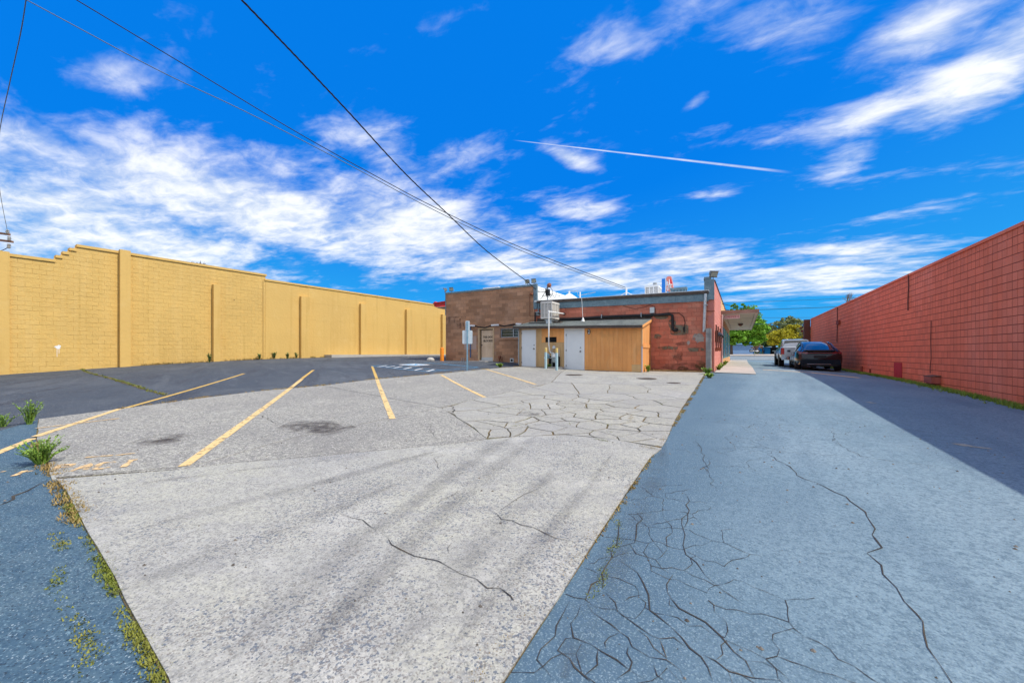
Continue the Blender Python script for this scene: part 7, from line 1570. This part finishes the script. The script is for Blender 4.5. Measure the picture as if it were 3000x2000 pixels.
def pickup():
    ox, oy = 3.55, 31.2; gz = lambda x, y: g1(ox + x, oy + y); o = (ox, oy, (gz(0, 1.2) + gz(0, 4.8)) / 2); T = frame(o, R(-.6))
    t = thing('silver_pickup', 'silver crew cab pickup truck parked in front of the black SUV', 'pickup truck', o)
    st = [(.0, .93, .62, 1.30), (.06, .985, .58, 1.36), (.5, 1.01, .55, 1.37), (1.2, 1.015, .54, 1.36), (2.0, 1.01, .52, 1.33), (3.2, 1.005, .50, 1.30), (4.3, 1.0, .50, 1.28), (5.2, .99, .54, 1.22), (5.7, .93, .58, 1.10), (5.86, .80, .62, .95)]
    part('body', xf(MB().loft([ring(w, zb, zs, y, .03) for y, w, zb, zs in st]), T), MT['silvercar'], t, True)
    gs = [(1.85, .90, .70, 1.30, 1.42), (1.95, .90, .71, 1.30, 1.86), (2.6, .90, .72, 1.29, 1.91), (3.4, .90, .70, 1.27, 1.88), (4.0, .88, .68, 1.26, 1.55), (4.4, .86, .68, 1.24, 1.30)]
    part('cab', xf(MB().loft([gring(wb, wt, zb, zt, y) for y, wb, wt, zb, zt in gs]), T), MT['silvercar'], t, True)
    part('rear_window', xf(MB().hexa([(-.72, 1.86, 1.42), (.72, 1.86, 1.42), (.72, 1.96, 1.42), (-.72, 1.96, 1.42), (-.62, 1.925, 1.80), (.62, 1.925, 1.80), (.62, 2.0, 1.80), (-.62, 2.0, 1.80)]), T), MT['carglass'], t)
    part('tailgate', xf(MB().box((-.78, -.03, .72), (.78, .02, 1.30)), T), MT['silvercar'], t)
    part('tailgate_handle', xf(MB().box((-.14, -.045, 1.12), (.14, -.031, 1.2)), T), MT['black'], t)
    part('bumper', xf(MB().box((-.95, -.14, .50), (.95, .06, .70)), T), MT['chrome'], t)
    part('number_plate', xf(MB().box((-.16, -.15, .54), (.16, -.141, .66)), T), MT['white'], t)
    for s in (-1, 1):
        part('tail_lamp', xf(MB().hexa([(s * .80, -.035, .86), (s * .985, .0, .86), (s * 1.01, .18, .86), (s * .8, .1, .86), (s * .80, -.035, 1.28), (s * .97, .0, 1.28), (s * .995, .18, 1.28), (s * .8, .1, 1.28)]), T), MT['taill'], t)
        part('side_window', xf(MB().hexa([(s * .865, 2.1, 1.36), (s * .895, 2.1, 1.36), (s * .895, 3.9, 1.33), (s * .865, 3.9, 1.33), (s * .74, 2.15, 1.78), (s * .77, 2.15, 1.78), (s * .765, 3.45, 1.78), (s * .735, 3.45, 1.78)]), T), MT['carglass'], t)
        part('mirror', xf(MB().hexa([(s * 1.0, 3.75, 1.28), (s * 1.26, 3.78, 1.28), (s * 1.26, 3.92, 1.28), (s * 1.0, 3.88, 1.28), (s * 1.02, 3.76, 1.52), (s * 1.24, 3.78, 1.5), (s * 1.24, 3.9, 1.5), (s * 1.02, 3.86, 1.52)]), T), MT['black'], t)
        for y in (1.25, 4.85):
            wheel(t, T, s * .87, y, .41, .28, s, 'rimc')
            part('wheel_arch', xf(MB().lathe([(.50, 0), (.50, .03), (.42, .03)], (s * .99, y, .46), (s, 0, 0), 24), T), MT['black'], t)
        for y in (2.05, 3.0, 3.95): part('door_seam', xf(MB().box((s * 1.0, y - .005, .6), (s * 1.014, y + .005, 1.3)), T), MT['dark'], t)
pickup()

# ================================================================== person far off
def person():
    a = at_d(2238.5, 1038.3, 128); gz_ = a.z; t = thing('person', 'person in dark blue clothes walking before the blue building', 'person', tuple(a)); u = Vector((CT, ST, 0)); w = Vector((-ST, CT, 0)); H = 1.72
    J = {'pel': (0, .02, .93), 'che': (.02, .0, 1.32), 'nek': (.03, 0, 1.47), 'hed': (.05, 0, 1.58), 'top': (.05, 0, 1.70), 'lh': (-.09, .02, .88), 'lk': (-.04, -.06, .48), 'lf': (-.16, .08, .07), 'lt': (-.04, .02, .03), 'rh': (.09, .02, .88), 'rk': (.13, .02, .48), 'rf': (.16, -.06, .07), 'rt': (.28, -.08, .03), 'ls': (-.19, 0, 1.40), 'le': (-.26, .06, 1.12), 'lw': (-.22, -.05, .88), 'lhn': (-.20, -.09, .80), 'rs': (.21, 0, 1.40), 're': (.27, .04, 1.12), 'rw': (.30, -.06, .90), 'rhn': (.30, -.1, .82)}
    E = [('pel', 'che'), ('che', 'nek'), ('nek', 'hed'), ('hed', 'top'), ('pel', 'lh'), ('lh', 'lk'), ('lk', 'lf'), ('lf', 'lt'), ('pel', 'rh'), ('rh', 'rk'), ('rk', 'rf'), ('rf', 'rt'), ('che', 'ls'), ('ls', 'le'), ('le', 'lw'), ('lw', 'lhn'), ('che', 'rs'), ('rs', 're'), ('re', 'rw'), ('rw', 'rhn')]
    RD = dict(pel=.15, che=.16, nek=.06, hed=.10, top=.07, lh=.10, lk=.065, lf=.05, lt=.045, rh=.10, rk=.065, rf=.05, rt=.045, ls=.075, le=.05, lw=.038, lhn=.035, rs=.075, re=.05, rw=.038, rhn=.035)
    names = list(J); me = bpy.data.meshes.new('body'); me.from_pydata([tuple(u * J[n][0] + w * J[n][1] + Vector((0, 0, J[n][2]))) for n in names], [(names.index(p), names.index(q)) for p, q in E], [])
    o = bpy.data.objects.new('body', me); C.objects.link(o); o.parent = t
    sm = o.modifiers.new('skin', 'SKIN'); me.skin_vertices.new() if not me.skin_vertices else None
    for i, n in enumerate(names):
        v = me.skin_vertices[0].data[i]; v.radius = (RD[n], RD[n]); v.use_root = (n == 'pel')
    o.modifiers.new('sub', 'SUBSURF').levels = 1; o.modifiers['sub'].render_levels = 1
    me.materials.append(M('dark_blue_clothes', (.015, .05, .12), .9))
    part('head', MB().lathe([(.02, -.11), (.07, -.08), (.085, 0), (.075, .07), (.03, .11)], a + u * .05 + Vector((0, 0, 1.6)), n=12), M('skin', (.35, .2, .14), .7), t, True)
    part('hair', MB().lathe([(.092, -.0), (.09, .06), (.05, .115), (.01, .125)], a + u * .05 + w * .02 + Vector((0, 0, 1.61)), n=12), MT['black'], t, True)
person()
